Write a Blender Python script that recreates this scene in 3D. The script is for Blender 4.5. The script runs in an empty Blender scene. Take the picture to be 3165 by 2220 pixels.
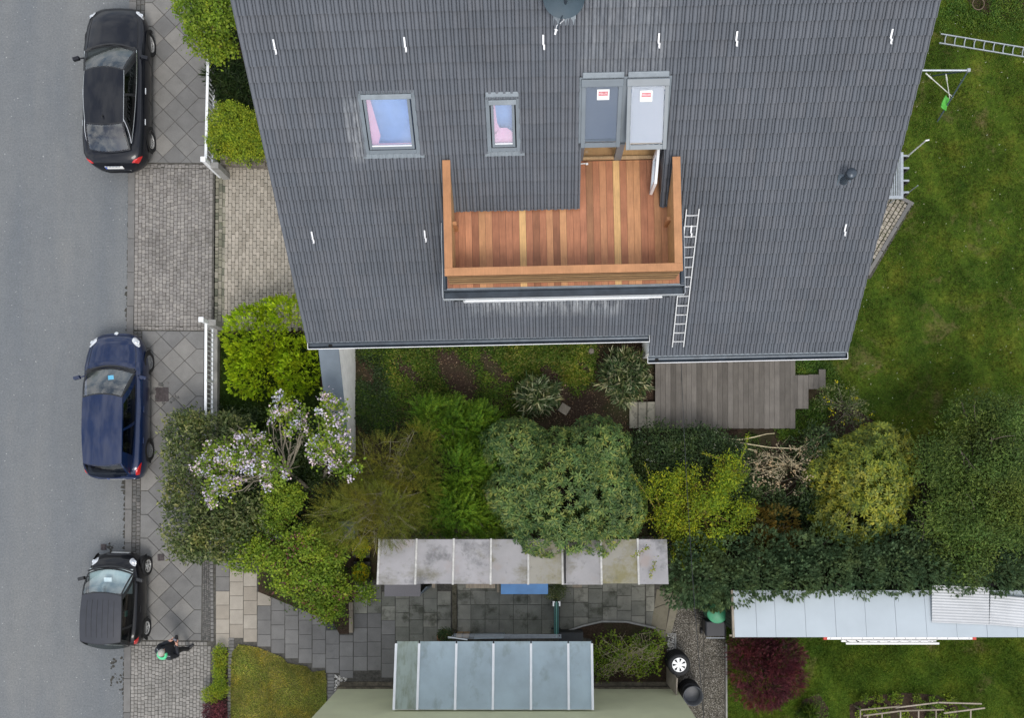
import bpy, math, random
import numpy as np
from mathutils import Vector, Matrix
R = math.radians
rng = random.Random(7)
nrg = np.random.default_rng(11)
scn = bpy.context.scene
COL = scn.collection

# ------------------------------------------------------------------ camera
CAMH, FPX, NX, NY, IW, IH = 26.5, 2773.0, 1650.0, 1470.0, 3165.0, 2220.0
cd = bpy.data.cameras.new('camera'); cam = bpy.data.objects.new('camera', cd); COL.objects.link(cam)
cam.location = (0, 0, CAMH); cam.rotation_euler = (0, 0, 0)          # straight down, an off-centre crop
cd.sensor_width = 36; cd.lens = FPX / IW * 36
cd.shift_x = (IW / 2 - NX) / IW; cd.shift_y = (NY - IH / 2) / IW
cd.clip_start = 0.1; cd.clip_end = 1500
scn.camera = cam
# ------------------------------------------------------------------ sky and sun
SUN_EL, SUN_AZ = R(58), R(163)       # azimuth clockwise from +Y
w = bpy.data.worlds.new('World'); scn.world = w; w.use_nodes = True
nt = w.node_tree; nt.nodes.clear()
wo = nt.nodes.new('ShaderNodeOutputWorld'); bg = nt.nodes.new('ShaderNodeBackground')
sky = nt.nodes.new('ShaderNodeTexSky'); sky.sky_type = 'NISHITA'; sky.sun_disc = False
sky.sun_elevation = SUN_EL; sky.sun_rotation = SUN_AZ; sky.air_density = 1.0; sky.dust_density = 2.0
tc = nt.nodes.new('ShaderNodeTexCoord')
no = nt.nodes.new('ShaderNodeTexNoise'); no.inputs['Scale'].default_value = 5.5; no.inputs['Detail'].default_value = 9; no.inputs['Roughness'].default_value = .60
rp = nt.nodes.new('ShaderNodeValToRGB'); rp.color_ramp.elements[0].position = .38; rp.color_ramp.elements[1].position = .60
rp.color_ramp.elements[0].color = (.12, .12, .12, 1); rp.color_ramp.elements[1].color = (1, 1, 1, 1)
mx = nt.nodes.new('ShaderNodeMix'); mx.data_type = 'RGBA'
mx.inputs['B'].default_value = (8.7, 8.9, 9.2, 1)                   # cloud deck
nt.links.new(tc.outputs['Generated'], no.inputs['Vector']); nt.links.new(no.outputs['Fac'], rp.inputs['Fac'])
nt.links.new(rp.outputs['Color'], mx.inputs['Factor']); nt.links.new(sky.outputs['Color'], mx.inputs['A'])
nt.links.new(mx.outputs['Result'], bg.inputs['Color']); bg.inputs['Strength'].default_value = 0.145
nt.links.new(bg.outputs['Background'], wo.inputs['Surface'])
sd = bpy.data.lights.new('sun', 'SUN'); sd.energy = 1.5; sd.angle = R(20); sd.color = (1, .965, .91)
so = bpy.data.objects.new('sun', sd); COL.objects.link(so)
dv = Vector((math.sin(SUN_AZ) * math.cos(SUN_EL), math.cos(SUN_AZ) * math.cos(SUN_EL), math.sin(SUN_EL)))
so.rotation_euler = dv.to_track_quat('Z', 'Y').to_euler(); so.location = dv * 40
vs = scn.view_settings; vs.view_transform = 'Standard'; vs.look = 'None'; vs.exposure = 0.2; vs.gamma = 1; vs.use_curve_mapping = False

# ------------------------------------------------------------------ helpers
def P(px, py, z=0.0):
    k = (CAMH - z) / FPX
    return Vector(((px - NX) * k, (NY - py) * k, z))
def P2(px, py, z=0.0):
    v = P(px, py, z); return (v.x, v.y)
def lerp(a, b, t): return a + (b - a) * t

class MB:
    def __init__(s): s.v = []; s.f = []
    def add(s, vs, fs):
        o = len(s.v); s.v += [tuple(p) for p in vs]; s.f += [tuple(i + o for i in f) for f in fs]; return s
    def box(s, c, size, rz=0.0, M=None):
        hx, hy, hz = size[0] / 2, size[1] / 2, size[2] / 2
        pts = [Vector((x, y, z)) for z in (-hz, hz) for y in (-hy, hy) for x in (-hx, hx)]
        if M is None: M = Matrix.Rotation(rz, 3, 'Z')
        c = Vector(c)
        return s.add([c + M @ p for p in pts], [(0, 2, 3, 1), (4, 5, 7, 6), (0, 1, 5, 4), (2, 6, 7, 3), (0, 4, 6, 2), (1, 3, 7, 5)])
    def bx(s, x0, x1, y0, y1, z0, z1):
        return s.box(((x0 + x1) / 2, (y0 + y1) / 2, (z0 + z1) / 2), (abs(x1 - x0), abs(y1 - y0), abs(z1 - z0)))
    def bar(s, p0, p1, w, h, up=(0, 0, 1)):
        p0, p1 = Vector(p0), Vector(p1); d = p1 - p0; L = d.length; d.normalize()
        up = Vector(up)
        if abs(d.dot(up)) > .98: up = Vector((0, 1, 0))
        sx = d.cross(up).normalized(); uz = sx.cross(d).normalized()
        M = Matrix((sx, d, uz)).transposed()
        return s.box((p0 + p1) / 2, (w, L, h), M=M)
    def tube(s, pts, r, n=6, caps=True):
        pts = [Vector(p) for p in pts]; m = len(pts)
        if not isinstance(r, (list, tuple)): r = [r] * m
        vs = []; prev = None
        for i, p in enumerate(pts):
            d = (pts[min(i + 1, m - 1)] - pts[max(i - 1, 0)]).normalized()
            if prev is None:
                a = d.orthogonal().normalized()
            else:
                a = (prev - d * prev.dot(d))
                a = a.normalized() if a.length > 1e-5 else d.orthogonal().normalized()
            prev = a; b = d.cross(a)
            for k in range(n):
                t = 2 * math.pi * k / n; vs.append(p + (a * math.cos(t) + b * math.sin(t)) * r[i])
        fs = [(i * n + k, i * n + (k + 1) % n, (i + 1) * n + (k + 1) % n, (i + 1) * n + k) for i in range(m - 1) for k in range(n)]
        if caps: fs += [tuple(range(n - 1, -1, -1)), tuple((m - 1) * n + k for k in range(n))]
        return s.add(vs, fs)
    def lathe(s, prof, c, axis=(0, 0, 1), n=24):
        c = Vector(c); ax = Vector(axis).normalized(); a = ax.orthogonal().normalized(); b = ax.cross(a); m = len(prof)
        vs = [c + ax * h + (a * math.cos(2 * math.pi * k / n) + b * math.sin(2 * math.pi * k / n)) * r for r, h in prof for k in range(n)]
        fs = [(i * n + k, i * n + (k + 1) % n, (i + 1) * n + (k + 1) % n, (i + 1) * n + k) for i in range(m - 1) for k in range(n)]
        return s.add(vs, fs)
    def prism(s, pts, z0, z1, ch=0.0):
        n = len(pts); cx = sum(p[0] for p in pts) / n; cy = sum(p[1] for p in pts) / n
        A = sum(pts[i][0] * pts[(i + 1) % n][1] - pts[(i + 1) % n][0] * pts[i][1] for i in range(n))
        if A < 0: pts = pts[::-1]
        if ch > 0:
            def ins(p):
                dx, dy = p[0] - cx, p[1] - cy; l = math.hypot(dx, dy) or 1; k = max(0, (l - ch * 1.3) / l); return (cx + dx * k, cy + dy * k)
            rings = [[(p[0], p[1], z0) for p in pts], [(p[0], p[1], z1 - ch) for p in pts], [(*ins(p), z1) for p in pts]]
        else:
            rings = [[(p[0], p[1], z0) for p in pts], [(p[0], p[1], z1) for p in pts]]
        vs = sum(rings, []); m = len(rings)
        fs = [(i * n + k, i * n + (k + 1) % n, (i + 1) * n + (k + 1) % n, (i + 1) * n + k) for i in range(m - 1) for k in range(n)]
        fs += [tuple((m - 1) * n + k for k in range(n)), tuple(range(n - 1, -1, -1))]
        return s.add(vs, fs)
    def grid(s, fn, nu, nv):
        vs = [fn(i / nu, j / nv) for j in range(nv + 1) for i in range(nu + 1)]
        fs = [(j * (nu + 1) + i, j * (nu + 1) + i + 1, (j + 1) * (nu + 1) + i + 1, (j + 1) * (nu + 1) + i) for j in range(nv) for i in range(nu)]
        return s.add(vs, fs)
    def mesh(s, name, org=(0, 0, 0), smooth=False):
        me = bpy.data.meshes.new(name)
        me.from_pydata([(v[0] - org[0], v[1] - org[1], v[2] - org[2]) for v in s.v], [], s.f)
        if smooth: me.polygons.foreach_set('use_smooth', [True] * len(me.polygons))
        me.update(); return me

ORG = {}
def link(o, parent=None):
    COL.objects.link(o)
    if parent is not None: o.parent = parent
    return o
def thing(name, label, cat, loc, group=None, rot=(0, 0, 0)):
    o = bpy.data.objects.new(name, None); o.empty_display_size = .2; COL.objects.link(o)
    o.location = loc; o.rotation_euler = rot
    o['label'] = label; o['category'] = cat
    if group: o['group'] = group
    ORG[o.name] = tuple(loc) if tuple(rot) == (0, 0, 0) else (0, 0, 0)
    return o
def mk(name, mb, mat, parent=None, smooth=False, bev=0, label=None, cat=None, group=None, kind=None, local=False):
    """one mesh object; vertices are given in world space (or in the root's space when local)"""
    org = (0, 0, 0)
    if parent is not None and not local: org = ORG.get(parent.name, (0, 0, 0))
    me = mb if isinstance(mb, bpy.types.Mesh) else mb.mesh(name, org, smooth)
    o = bpy.data.objects.new(name, me); link(o, parent); ORG[o.name] = org
    if mat is not None and not me.materials: me.materials.append(mat)
    if bev:
        b = o.modifiers.new('bevel', 'BEVEL'); b.width = bev; b.segments = 2; b.limit_method = 'ANGLE'
    if label: o['label'] = label
    if cat: o['category'] = cat
    if group: o['group'] = group
    if kind: o['kind'] = kind
    return o
def inst(name, me, parent, loc=(0, 0, 0), rz=0.0, sc=(1, 1, 1), rot=None):
    """object sharing mesh data; loc is in world space, parent's origin is removed"""
    o = bpy.data.objects.new(name, me); org = ORG.get(parent.name, (0, 0, 0)) if parent else (0, 0, 0)
    o.location = (loc[0] - org[0], loc[1] - org[1], loc[2] - org[2])
    o.rotation_euler = rot if rot is not None else (0, 0, rz)
    o.scale = sc; link(o, parent); return o
def np_mesh(name, V, F, smooth=False):
    me = bpy.data.meshes.new(name); V = np.asarray(V, np.float32); F = np.asarray(F, np.int32)
    k = F.shape[1]
    me.vertices.add(len(V)); me.vertices.foreach_set('co', V.ravel())
    me.loops.add(F.size); me.loops.foreach_set('vertex_index', F.ravel())
    me.polygons.add(len(F)); me.polygons.foreach_set('loop_start', np.arange(0, F.size, k, dtype=np.int32))
    me.polygons.foreach_set('loop_total', np.full(len(F), k, np.int32))
    me.update(calc_edges=True); return me
def copy_tree(o, parent=None):
    c = o.copy(); COL.objects.link(c); c.parent = parent; ORG[c.name] = ORG.get(o.name, (0, 0, 0))
    for ch in o.children: copy_tree(ch, c)
    return c
def clip_rect(poly, x0, x1, y0, y1):
    def cl(pts, ins, it):
        out = []
        for i in range(len(pts)):
            a, b = pts[i - 1], pts[i]
            if ins(b):
                if not ins(a): out.append(it(a, b))
                out.append(b)
            elif ins(a): out.append(it(a, b))
        return out
    def ix(x): return lambda a, b: (x, a[1] + (b[1] - a[1]) * (x - a[0]) / (b[0] - a[0]))
    def iy(y): return lambda a, b: (a[0] + (b[0] - a[0]) * (y - a[1]) / (b[1] - a[1]), y)
    for ins, it in ((lambda p: p[0] >= x0, ix(x0)), (lambda p: p[0] <= x1, ix(x1)), (lambda p: p[1] >= y0, iy(y0)), (lambda p: p[1] <= y1, iy(y1))):
        if len(poly) < 3: return []
        poly = cl(poly, ins, it)
    return poly

# ------------------------------------------------------------------ materials
def s2l(c): return tuple(((x / 255) / 12.92 if x / 255 <= .04045 else ((x / 255 + .055) / 1.055) ** 2.4) for x in c)
class NT:
    def __init__(s, name):
        s.m = bpy.data.materials.new(name); s.m.use_nodes = True; s.t = s.m.node_tree; s.t.nodes.clear()
    def n(s, typ, **kw):
        x = s.t.nodes.new(typ)
        for k, v in kw.items(): setattr(x, k, v)
        return x
    def l(s, a, b): s.t.links.new(a, b)
    def val(s, op, a, b=None):
        x = s.n('ShaderNodeMath', operation=op)
        for i, q in enumerate((a, b)):
            if q is None: continue
            if isinstance(q, (int, float)): x.inputs[i].default_value = q
            else: s.l(q, x.inputs[i])
        return x.outputs[0]
    def mix(s, fac, a, b, bt='MIX'):
        x = s.n('ShaderNodeMix', data_type='RGBA', blend_type=bt)
        for k, q in (('Factor', fac), ('A', a), ('B', b)):
            if isinstance(q, (int, float)): x.inputs[k].default_value = q
            elif isinstance(q, tuple): x.inputs[k].default_value = (*q[:3], 1)
            else: s.l(q, x.inputs[k])
        return x.outputs['Result']
    def ramp(s, fac, stops, const=False):
        x = s.n('ShaderNodeValToRGB'); cr = x.color_ramp
        if const: cr.interpolation = 'CONSTANT'
        while len(cr.elements) < len(stops): cr.elements.new(.5)
        for e, (p, c) in zip(cr.elements, stops):
            e.position = p; e.color = (*c[:3], 1) if isinstance(c, tuple) else (c, c, c, 1)
        s.l(fac, x.inputs[0]); return x.outputs[0]
    def noise(s, scale, detail=4, rough=.55, vec=None, stretch=None, dist=0):
        x = s.n('ShaderNodeTexNoise'); x.inputs['Scale'].default_value = scale; x.inputs['Detail'].default_value = detail
        x.inputs['Roughness'].default_value = rough; x.inputs['Distortion'].default_value = dist
        if vec is None: vec = s.pos()
        if stretch:
            mp = s.n('ShaderNodeMapping'); mp.inputs['Scale'].default_value = stretch; s.l(vec, mp.inputs[0]); vec = mp.outputs[0]
        s.l(vec, x.inputs['Vector']); return x.outputs['Fac']
    def pos(s):
        if not hasattr(s, '_g'): s._g = s.n('ShaderNodeNewGeometry')
        return s._g.outputs['Position']
    def obco(s): return s.n('ShaderNodeTexCoord').outputs['Object']
    def rand(s):
        s.pos(); oi = s.n('ShaderNodeObjectInfo')
        return s.val('FRACT', s.val('ADD', oi.outputs['Random'], s._g.outputs['Random Per Island']))
    def out(s, sh):
        o = s.n('ShaderNodeOutputMaterial'); s.l(sh, o.inputs['Surface']); return s.m
    def bsdf(s, col, rough=.7, metal=0, spec=.5, coat=0, bump=None, bstr=.3, bdist=.02, **kw):
        b = s.n('ShaderNodeBsdfPrincipled')
        for k, q in (('Base Color', col), ('Roughness', rough), ('Metallic', metal), ('Specular IOR Level', spec), ('Coat Weight', coat)):
            if isinstance(q, tuple): b.inputs[k].default_value = (*q[:3], 1)
            elif isinstance(q, (int, float)): b.inputs[k].default_value = q
            else: s.l(q, b.inputs[k])
        for k, q in kw.items(): b.inputs[k.replace('_', ' ')].default_value = q
        if bump is not None:
            bp = s.n('ShaderNodeBump'); bp.inputs['Strength'].default_value = bstr; bp.inputs['Distance'].default_value = bdist
            s.l(bump, bp.inputs['Height']); s.l(bp.outputs[0], b.inputs['Normal'])
        return b.outputs[0]
def plain(name, col, rough=.6, metal=0, spec=.5, coat=0, ns=None, na=.15, bs=None, bstr=.25, var=0.0, bdist=.01):
    """colour with world-space mottling, optional per-piece variation and fine relief"""
    t = NT(name); c = tuple(col)
    src = None
    if ns:
        n = t.noise(ns, 6, .6)
        src = t.mix(t.ramp(n, [(.3, 0.0), (.7, 1.0)]), tuple(x * (1 - na) for x in c), tuple(x * (1 + na) for x in c))
    if var:
        r = t.rand(); k = t.val('ADD', t.val('MULTIPLY', r, 2 * var), 1 - var)
        kk = t.n('ShaderNodeCombineColor'); [t.l(k, kk.inputs[i]) for i in range(3)]
        src = t.mix(1.0, src if src is not None else c, kk.outputs[0], 'MULTIPLY')
    bump = t.noise(bs, 5, .6) if bs else None
    return t.out(t.bsdf(src if src is not None else c, rough, metal, spec, coat, bump, bstr, bdist))
def pieces(name, stops, rough=.85, ns=6, na=.2, fine=120, fa=.12, bs=60, bstr=.3, stain=None):
    """masonry pieces: a colour per piece from a palette, weathering across them, fine grain"""
    t = NT(name); r = t.rand()
    c = t.ramp(r, stops)
    n = t.noise(ns, 6, .65); c = t.mix(1.0, c, t.ramp(n, [(.25, 1 - na), (.75, 1 + na * .6)]), 'MULTIPLY')
    f = t.noise(fine, 3, .7); c = t.mix(1.0, c, t.ramp(f, [(.3, 1 - fa), (.7, 1 + fa)]), 'MULTIPLY')
    if stain:
        q = t.noise(stain[1], 5, .7); c = t.mix(t.ramp(q, [(stain[2], 0.0), (stain[2] + .14, stain[3])]), c, stain[0])
    return t.out(t.bsdf(c, rough, 0, .3, 0, t.noise(bs, 4, .7), bstr, .006))
def leafm(name, cols, clump=1.6, ca=.35, rough=.55, trans=.30, spec=.25, gain=1.0, bl=.72):
    cols = [(min(.95, c[0] * gain), min(.95, c[1] * gain), min(.95, c[2] * gain * bl)) for c in cols]; t = NT(name); r = t.rand()
    k = len(cols); c = t.ramp(r, [(i / max(1, k - 1), q) for i, q in enumerate(cols)])
    n = t.noise(clump, 3, .6); c = t.mix(1.0, c, t.ramp(n, [(.3, 1 - ca), (.7, 1 + ca)]), 'MULTIPLY')
    h = t.noise(clump * .8 + .3, 4, .65, dist=.5); c = t.mix(1.0, c, t.ramp(h, [(.32, (.80, .95, 1.0)), (.5, (1.0, 1.0, 1.0)), (.68, (1.28, 1.08, .85))]), 'MULTIPLY')
    b = t.bsdf(c, rough, 0, spec)
    tr = t.n('ShaderNodeBsdfTranslucent'); t.l(c, tr.inputs[0])
    m = t.n('ShaderNodeMixShader'); m.inputs[0].default_value = trans; t.l(b, m.inputs[1]); t.l(tr.outputs[0], m.inputs[2])
    return t.out(m.outputs[0])
def glassm(name, tint=(.8, .9, .95), trans=.6, refl_rough=.02, base=(.02, .025, .03), refl=.14):
    """window glass: clear (tinted) through-view, thin dark body and sky reflection"""
    t = NT(name)
    tr = t.n('ShaderNodeBsdfTransparent'); tr.inputs[0].default_value = (*tint, 1)
    tr.inputs[0].default_value = tuple(x * trans for x in tint) + (1,)
    g = t.n('ShaderNodeBsdfGlossy'); g.inputs['Roughness'].default_value = refl_rough; g.inputs['Color'].default_value = (refl, refl, refl, 1)
    m = t.n('ShaderNodeAddShader'); t.l(g.outputs[0], m.inputs[0]); t.l(tr.outputs[0], m.inputs[1])
    return t.out(m.outputs[0])
# ------------------------------------------------------------------ material library
def asphalt():
    t = NT('asphalt')
    a = t.noise(.35, 4, .6, stretch=(2.2, .35, 1)); b = t.noise(2.5, 6, .65); f = t.noise(90, 3, .8); v = t.n('ShaderNodeTexVoronoi')
    v.inputs['Scale'].default_value = 38; t.l(t.pos(), v.inputs['Vector'])
    c = t.ramp(a, [(.25, (.126, .138, .150)), (.75, (.174, .178, .176))])
    c = t.mix(1.0, c, t.ramp(b, [(.3, .95), (.7, 1.05)]), 'MULTIPLY')
    c = t.mix(1.0, c, t.ramp(f, [(.25, .6), (.75, 1.4)]), 'MULTIPLY')
    c = t.mix(t.ramp(v.outputs['Distance'], [(.05, .55), (.11, 0.0)]), c, (.42, .42, .41))
    gr = t.noise(20, 4, .75); c = t.mix(1.0, c, t.ramp(gr, [(.3, .80), (.7, 1.22)]), 'MULTIPLY'); sp = t.noise(15, 2, .5); c = t.mix(t.ramp(sp, [(.715, 0.0), (.745, .7)]), c, (.55, .55, .53)); st = t.noise(1.1, 6, .75); c = t.mix(t.ramp(st, [(.68, 0.0), (.76, .22)]), c, (.08, .08, .08))
    return t.out(t.bsdf(c, .9, 0, .25, 0, f, .5, .006))
def soil():
    t = NT('soil'); a = t.noise(.8, 6, .65); f = t.noise(26, 6, .75); g = t.noise(2.2, 6, .7)
    c = t.ramp(f, [(.3, (.018, .011, .008)), (.55, (.055, .036, .025)), (.8, (.12, .085, .06))])
    c = t.mix(t.ramp(a, [(.45, 0.0), (.6, .6)]), c, (.03, .04, .012))
    c = t.mix(t.ramp(g, [(.62, 0.0), (.7, .5)]), c, (.14, .10, .07))
    return t.out(t.bsdf(c, .95, 0, .2, 0, f, .8, .03))
def lawnm(name, c1, c2, c3, bare=(.11, .09, .05), sc=1.1, bt=.64):
    t = NT(name); a = t.noise(sc, 6, .65); f = t.noise(40, 5, .75); g = t.noise(sc * .5 + .17, 5, .7, dist=.6); h = t.noise(6, 4, .7)
    c = t.ramp(a, [(.32, c1), (.52, c2), (.7, c3)])
    c = t.mix(1.0, c, t.ramp(h, [(.3, .75), (.7, 1.25)]), 'MULTIPLY')
    c = t.mix(1.0, c, t.ramp(f, [(.28, .45), (.72, 1.5)]), 'MULTIPLY')
    c = t.mix(t.ramp(g, [(bt, 0.0), (bt + .12, .75)]), c, bare)
    return t.out(t.bsdf(c, .95, 0, .15, 0, f, .9, .04))
def gravelm():
    t = NT('washed_concrete'); v = t.n('ShaderNodeTexVoronoi'); v.inputs['Scale'].default_value = 55; t.l(t.pos(), v.inputs['Vector'])
    hs = t.n('ShaderNodeSeparateColor'); t.l(v.outputs['Color'], hs.inputs[0])
    c = t.ramp(hs.outputs[0], [(0, (.05, .045, .035)), (.45, (.17, .15, .12)), (.8, (.36, .33, .28)), (1, (.6, .57, .52))])
    c = t.mix(t.ramp(v.outputs['Distance'], [(.35, 0.0), (.6, .85)]), c, (.03, .027, .02))
    n = t.noise(1.3, 5, .65); c = t.mix(1.0, c, t.ramp(n, [(.3, .55), (.7, 1.15)]), 'MULTIPLY')
    return t.out(t.bsdf(c, .85, 0, .3, 0, v.outputs['Distance'], -.5, .01))
def woodm(name, stops, grain=(55, 2.2, 55), ga=.3, rough=.6, axis='Y', knots=True):
    t = NT(name); r = t.rand(); c = t.ramp(r, stops)
    st = (grain[0], grain[1], grain[2]) if axis == 'Y' else (grain[1], grain[0], grain[2])
    ro = t.n('ShaderNodeCombineXYZ'); t.l(t.val('MULTIPLY', r, 37.0), ro.inputs[0]); t.l(t.val('MULTIPLY', r, 19.0), ro.inputs[1])
    ad = t.n('ShaderNodeVectorMath', operation='ADD'); t.l(t.pos(), ad.inputs[0]); t.l(ro.outputs[0], ad.inputs[1])
    g = t.noise(1, 5, .65, vec=ad.outputs[0], stretch=st, dist=.4)
    c = t.mix(1.0, c, t.ramp(g, [(.28, 1 - ga), (.72, 1 + ga * .7)]), 'MULTIPLY')
    g2 = t.noise(2.3, 4, .6, vec=ad.outputs[0]); c = t.mix(1.0, c, t.ramp(g2, [(.3, .82), (.7, 1.14)]), 'MULTIPLY')
    return t.out(t.bsdf(c, rough, 0, .35, 0, g, .2, .004))
def region(t, x0, x1, y0, y1, e):
    sp = t.n('ShaderNodeSeparateXYZ'); t.l(t.pos(), sp.inputs[0]); m = None
    for o, a, b_ in ((sp.outputs[0], x0, x1), (sp.outputs[1], y0, y1)):
        for lo, hi in ((a - e, a + e), (b_ + e, b_ - e)):
            r = t.n('ShaderNodeMapRange'); r.inputs['From Min'].default_value = lo; r.inputs['From Max'].default_value = hi; t.l(o, r.inputs['Value'])
            m = r.outputs[0] if m is None else t.val('MULTIPLY', m, r.outputs[0])
    return m
def tilem():
    t = NT('roof_tile_grey'); r = t.rand()
    c = t.ramp(r, [(0, (.096, .106, .122)), (.5, (.101, .110, .126)), (1, (.107, .114, .128))])
    n = t.noise(1.1, 5, .65); c = t.mix(1.0, c, t.ramp(n, [(.3, .87), (.7, 1.12)]), 'MULTIPLY')
    f = t.noise(75, 3, .7); c = t.mix(1.0, c, t.ramp(f, [(.3, .82), (.7, 1.16)]), 'MULTIPLY')
    s = t.noise(3.0, 5, .75, stretch=(3.5, .5, 1)); c = t.mix(t.ramp(s, [(.70, 0.0), (.80, .28)]), c, (.36, .37, .38))
    k = t.noise(1.0, 6, .75, stretch=(9, 2.2, 1)); kk = t.ramp(k, [(.40, 0.0), (.66, .75)])                       # lime run-off below the balcony and beside a skylight
    for box, am in (((-1.5, 2.1, 3.98, 4.28, .14), .7), ((-3.92, -3.62, 6.75, 7.7, .06), .55), ((.9, 2.7, 8.1, 9.3, .15), .25)):
        c = t.mix(t.val('MULTIPLY', t.val('MULTIPLY', kk, region(t, *box)), am), c, (.55, .57, .58))
    return t.out(t.bsdf(c, .62, 0, .35, 0, f, .25, .004))
M = {}
M['asphalt'] = asphalt(); M['soil'] = soil(); M['gravel'] = gravelm(); M['tile'] = tilem()
M['lawn'] = lawnm('lawn_green', (.030, .064, .006), (.066, .110, .010), (.13, .155, .018), bare=(.17, .13, .06), bt=.57)
M['lawn_dark'] = lawnm('lawn_dark', (.014, .032, .005), (.026, .050, .008), (.042, .066, .012), bt=.7)
M['lawn_dry'] = lawnm('lawn_dry', (.095, .110, .026), (.165, .155, .045), (.23, .205, .070), bare=(.070, .100, .018), bt=.60)
M['joint'] = plain('joint_sand', (.075, .070, .060), .95, ns=14, na=.5)
M['slab'] = pieces('pavement_slab', [(0, (0.161, 0.158, 0.153)), (.6, (0.187, 0.183, 0.175)), (1, (0.232, 0.222, 0.205))], ns=2.6, na=.2, fine=70, fa=.14, stain=((.07, .065, .055), 3.2, .66, .5))
M['kerb'] = pieces('kerb_granite', [(0, (0.144, 0.140, 0.136)), (1, (0.178, 0.172, 0.163))], ns=3, na=.22)
M['cobble'] = pieces('driveway_cobble', [(0, (0.194, 0.179, 0.164)), (.5, (0.237, 0.222, 0.207)), (1, (0.285, 0.265, 0.240))], ns=1.4, na=.26, fine=90, fa=.16, stain=((.085, .08, .06), .9, .58, .55))
M['cobble_grey'] = pieces('crossing_cobble', [(0, (0.213, 0.203, 0.185)), (.5, (0.250, 0.238, 0.220)), (1, (0.299, 0.282, 0.259))], ns=1.4, na=.2, fine=90, fa=.15)
M['cobble_dark'] = pieces('gutter_cobble', [(0, (.10, .10, .095)), (1, (.18, .17, .16))], ns=4, na=.3)
M['brick'] = pieces('driveway_brick', [(0, (0.283, 0.251, 0.205)), (.5, (0.343, 0.309, 0.257)), (1, (0.391, 0.348, 0.289))], ns=2, na=.18, fine=80, fa=.12)
M['brick_moss'] = pieces('driveway_brick_mossy', [(0, (.10, .105, .075)), (.35, (.2, .19, .14)), (1, (.285, .262, .21))], ns=2, na=.3, fine=80, fa=.14, stain=((.07, .08, .02), 4, .6, .6))
M['patio_beige'] = pieces('patio_beige', [(0, (0.304, 0.268, 0.221)), (1, (0.378, 0.341, 0.289))], ns=3, na=.16, fine=60, fa=.1)
M['patio_grey'] = pieces('patio_grey', [(0, (.160, .154, .147)), (1, (.212, .204, .193))], ns=2.2, na=.22, fine=60, fa=.14, stain=((.07, .075, .07), 1.8, .6, .5))
M['patio_dark'] = pieces('patio_dark', [(0, (0.166, 0.166, 0.140)), (.5, (0.219, 0.216, 0.184)), (1, (0.293, 0.284, 0.239))], ns=1.7, na=.38, fine=60, fa=.16, stain=((.045, .047, .03), 1.6, .52, .75))
M['patio_black'] = pieces('patio_black', [(0, (.045, .047, .05)), (1, (.07, .07, .075))], ns=6, na=.4)
M['flag'] = pieces('flagstone', [(0, (.20, .18, .13)), (1, (.26, .235, .18))], ns=3, na=.35, stain=((.09, .09, .04), 3, .55, .6))
M['stone'] = pieces('rough_stone', [(0, (.16, .14, .115)), (.5, (.24, .21, .175)), (1, (.33, .29, .245))], ns=5, na=.4, fine=40, fa=.25, bs=25, bstr=.8)
M['step'] = pieces('step_slab', [(0, (.25, .235, .19)), (1, (.33, .31, .25))], ns=4, na=.25, stain=((.05, .05, .04), 7, .54, .85))
M['pebble'] = pieces('pebble', [(0, (.35, .32, .27)), (.5, (.6, .57, .52)), (1, (.8, .78, .74))], ns=20, na=.2)
M['deck'] = woodm('balcony_larch', [(0, (.225, .098, .050)), (.14, (.36, .148, .078)), (.3, (.43, .185, .096)), (.45, (.30, .122, .066)), (.6, (.50, .225, .118)), (.74, (.39, .16, .088)), (.85, (.54, .275, .13)), (1, (.27, .128, .066))], ga=.24)
M['deck_pale'] = woodm('balcony_larch_pale', [(0, (.60, .36, .15)), (1, (.70, .44, .20))], ga=.28)
M['rail'] = woodm('rail_larch', [(0, (.41, .19, .085)), (1, (.47, .235, .11))], ga=.16)
M['rail_in'] = woodm('rail_larch_light', [(0, (.47, .28, .125)), (1, (.52, .32, .15))], ga=.2)
M['slatwood'] = woodm('slat_weathered', [(0, (.07, .035, .016)), (.5, (.17, .085, .038)), (.8, (.40, .24, .11)), (1, (.56, .36, .18))], ga=.6, axis='X')
M['terrace'] = woodm('terrace_weathered', [(0, (.100, .090, .078)), (.5, (.130, .117, .102)), (1, (.165, .150, .133))], ga=.22, rough=.8)
M['oldwood'] = woodm('old_wood', [(0, (.25, .21, .16)), (1, (.36, .31, .25))], ga=.4, rough=.85)
M['darkwood'] = woodm('dark_boards', [(0, (.035, .035, .03)), (1, (.06, .058, .05))], ga=.4, rough=.85)
M['timber'] = woodm('fresh_timber', [(0, (.45, .30, .16)), (1, (.55, .38, .22))], ga=.3)
M['bark'] = plain('bark', (.105, .085, .062), .9, ns=18, na=.5, bs=40, bstr=.6)
M['bark_grey'] = plain('bark_grey', (.25, .22, .165), .9, ns=18, na=.4, bs=40, bstr=.6)
M['bark_dark'] = plain('bark_dark', (.05, .037, .03), .9, ns=18, na=.4)
M['twig_yellow'] = plain('twig_yellow', (.26, .19, .045), .85, ns=12, na=.4)
M['twig_tan'] = plain('twig_tan', (.50, .43, .27), .85, ns=12, na=.35)
M['white'] = plain('white_paint', (.80, .81, .82), .45, ns=3, na=.06)
M['plaster'] = plain('white_plaster', (.74, .74, .72), .9, ns=2.2, na=.10, bs=60, bstr=.3)
M['oldwhite'] = plain('weathered_white_wall', (.84, .83, .80), .9, ns=3.2, na=.12, bs=30, bstr=.4)
M['concrete'] = plain('concrete', (.27, .265, .25), .9, ns=3, na=.3, bs=50, bstr=.4)
M['metal_grey'] = plain('window_cladding_grey', (.145, .170, .190), .42, spec=.5, ns=2.5, na=.10)
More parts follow.
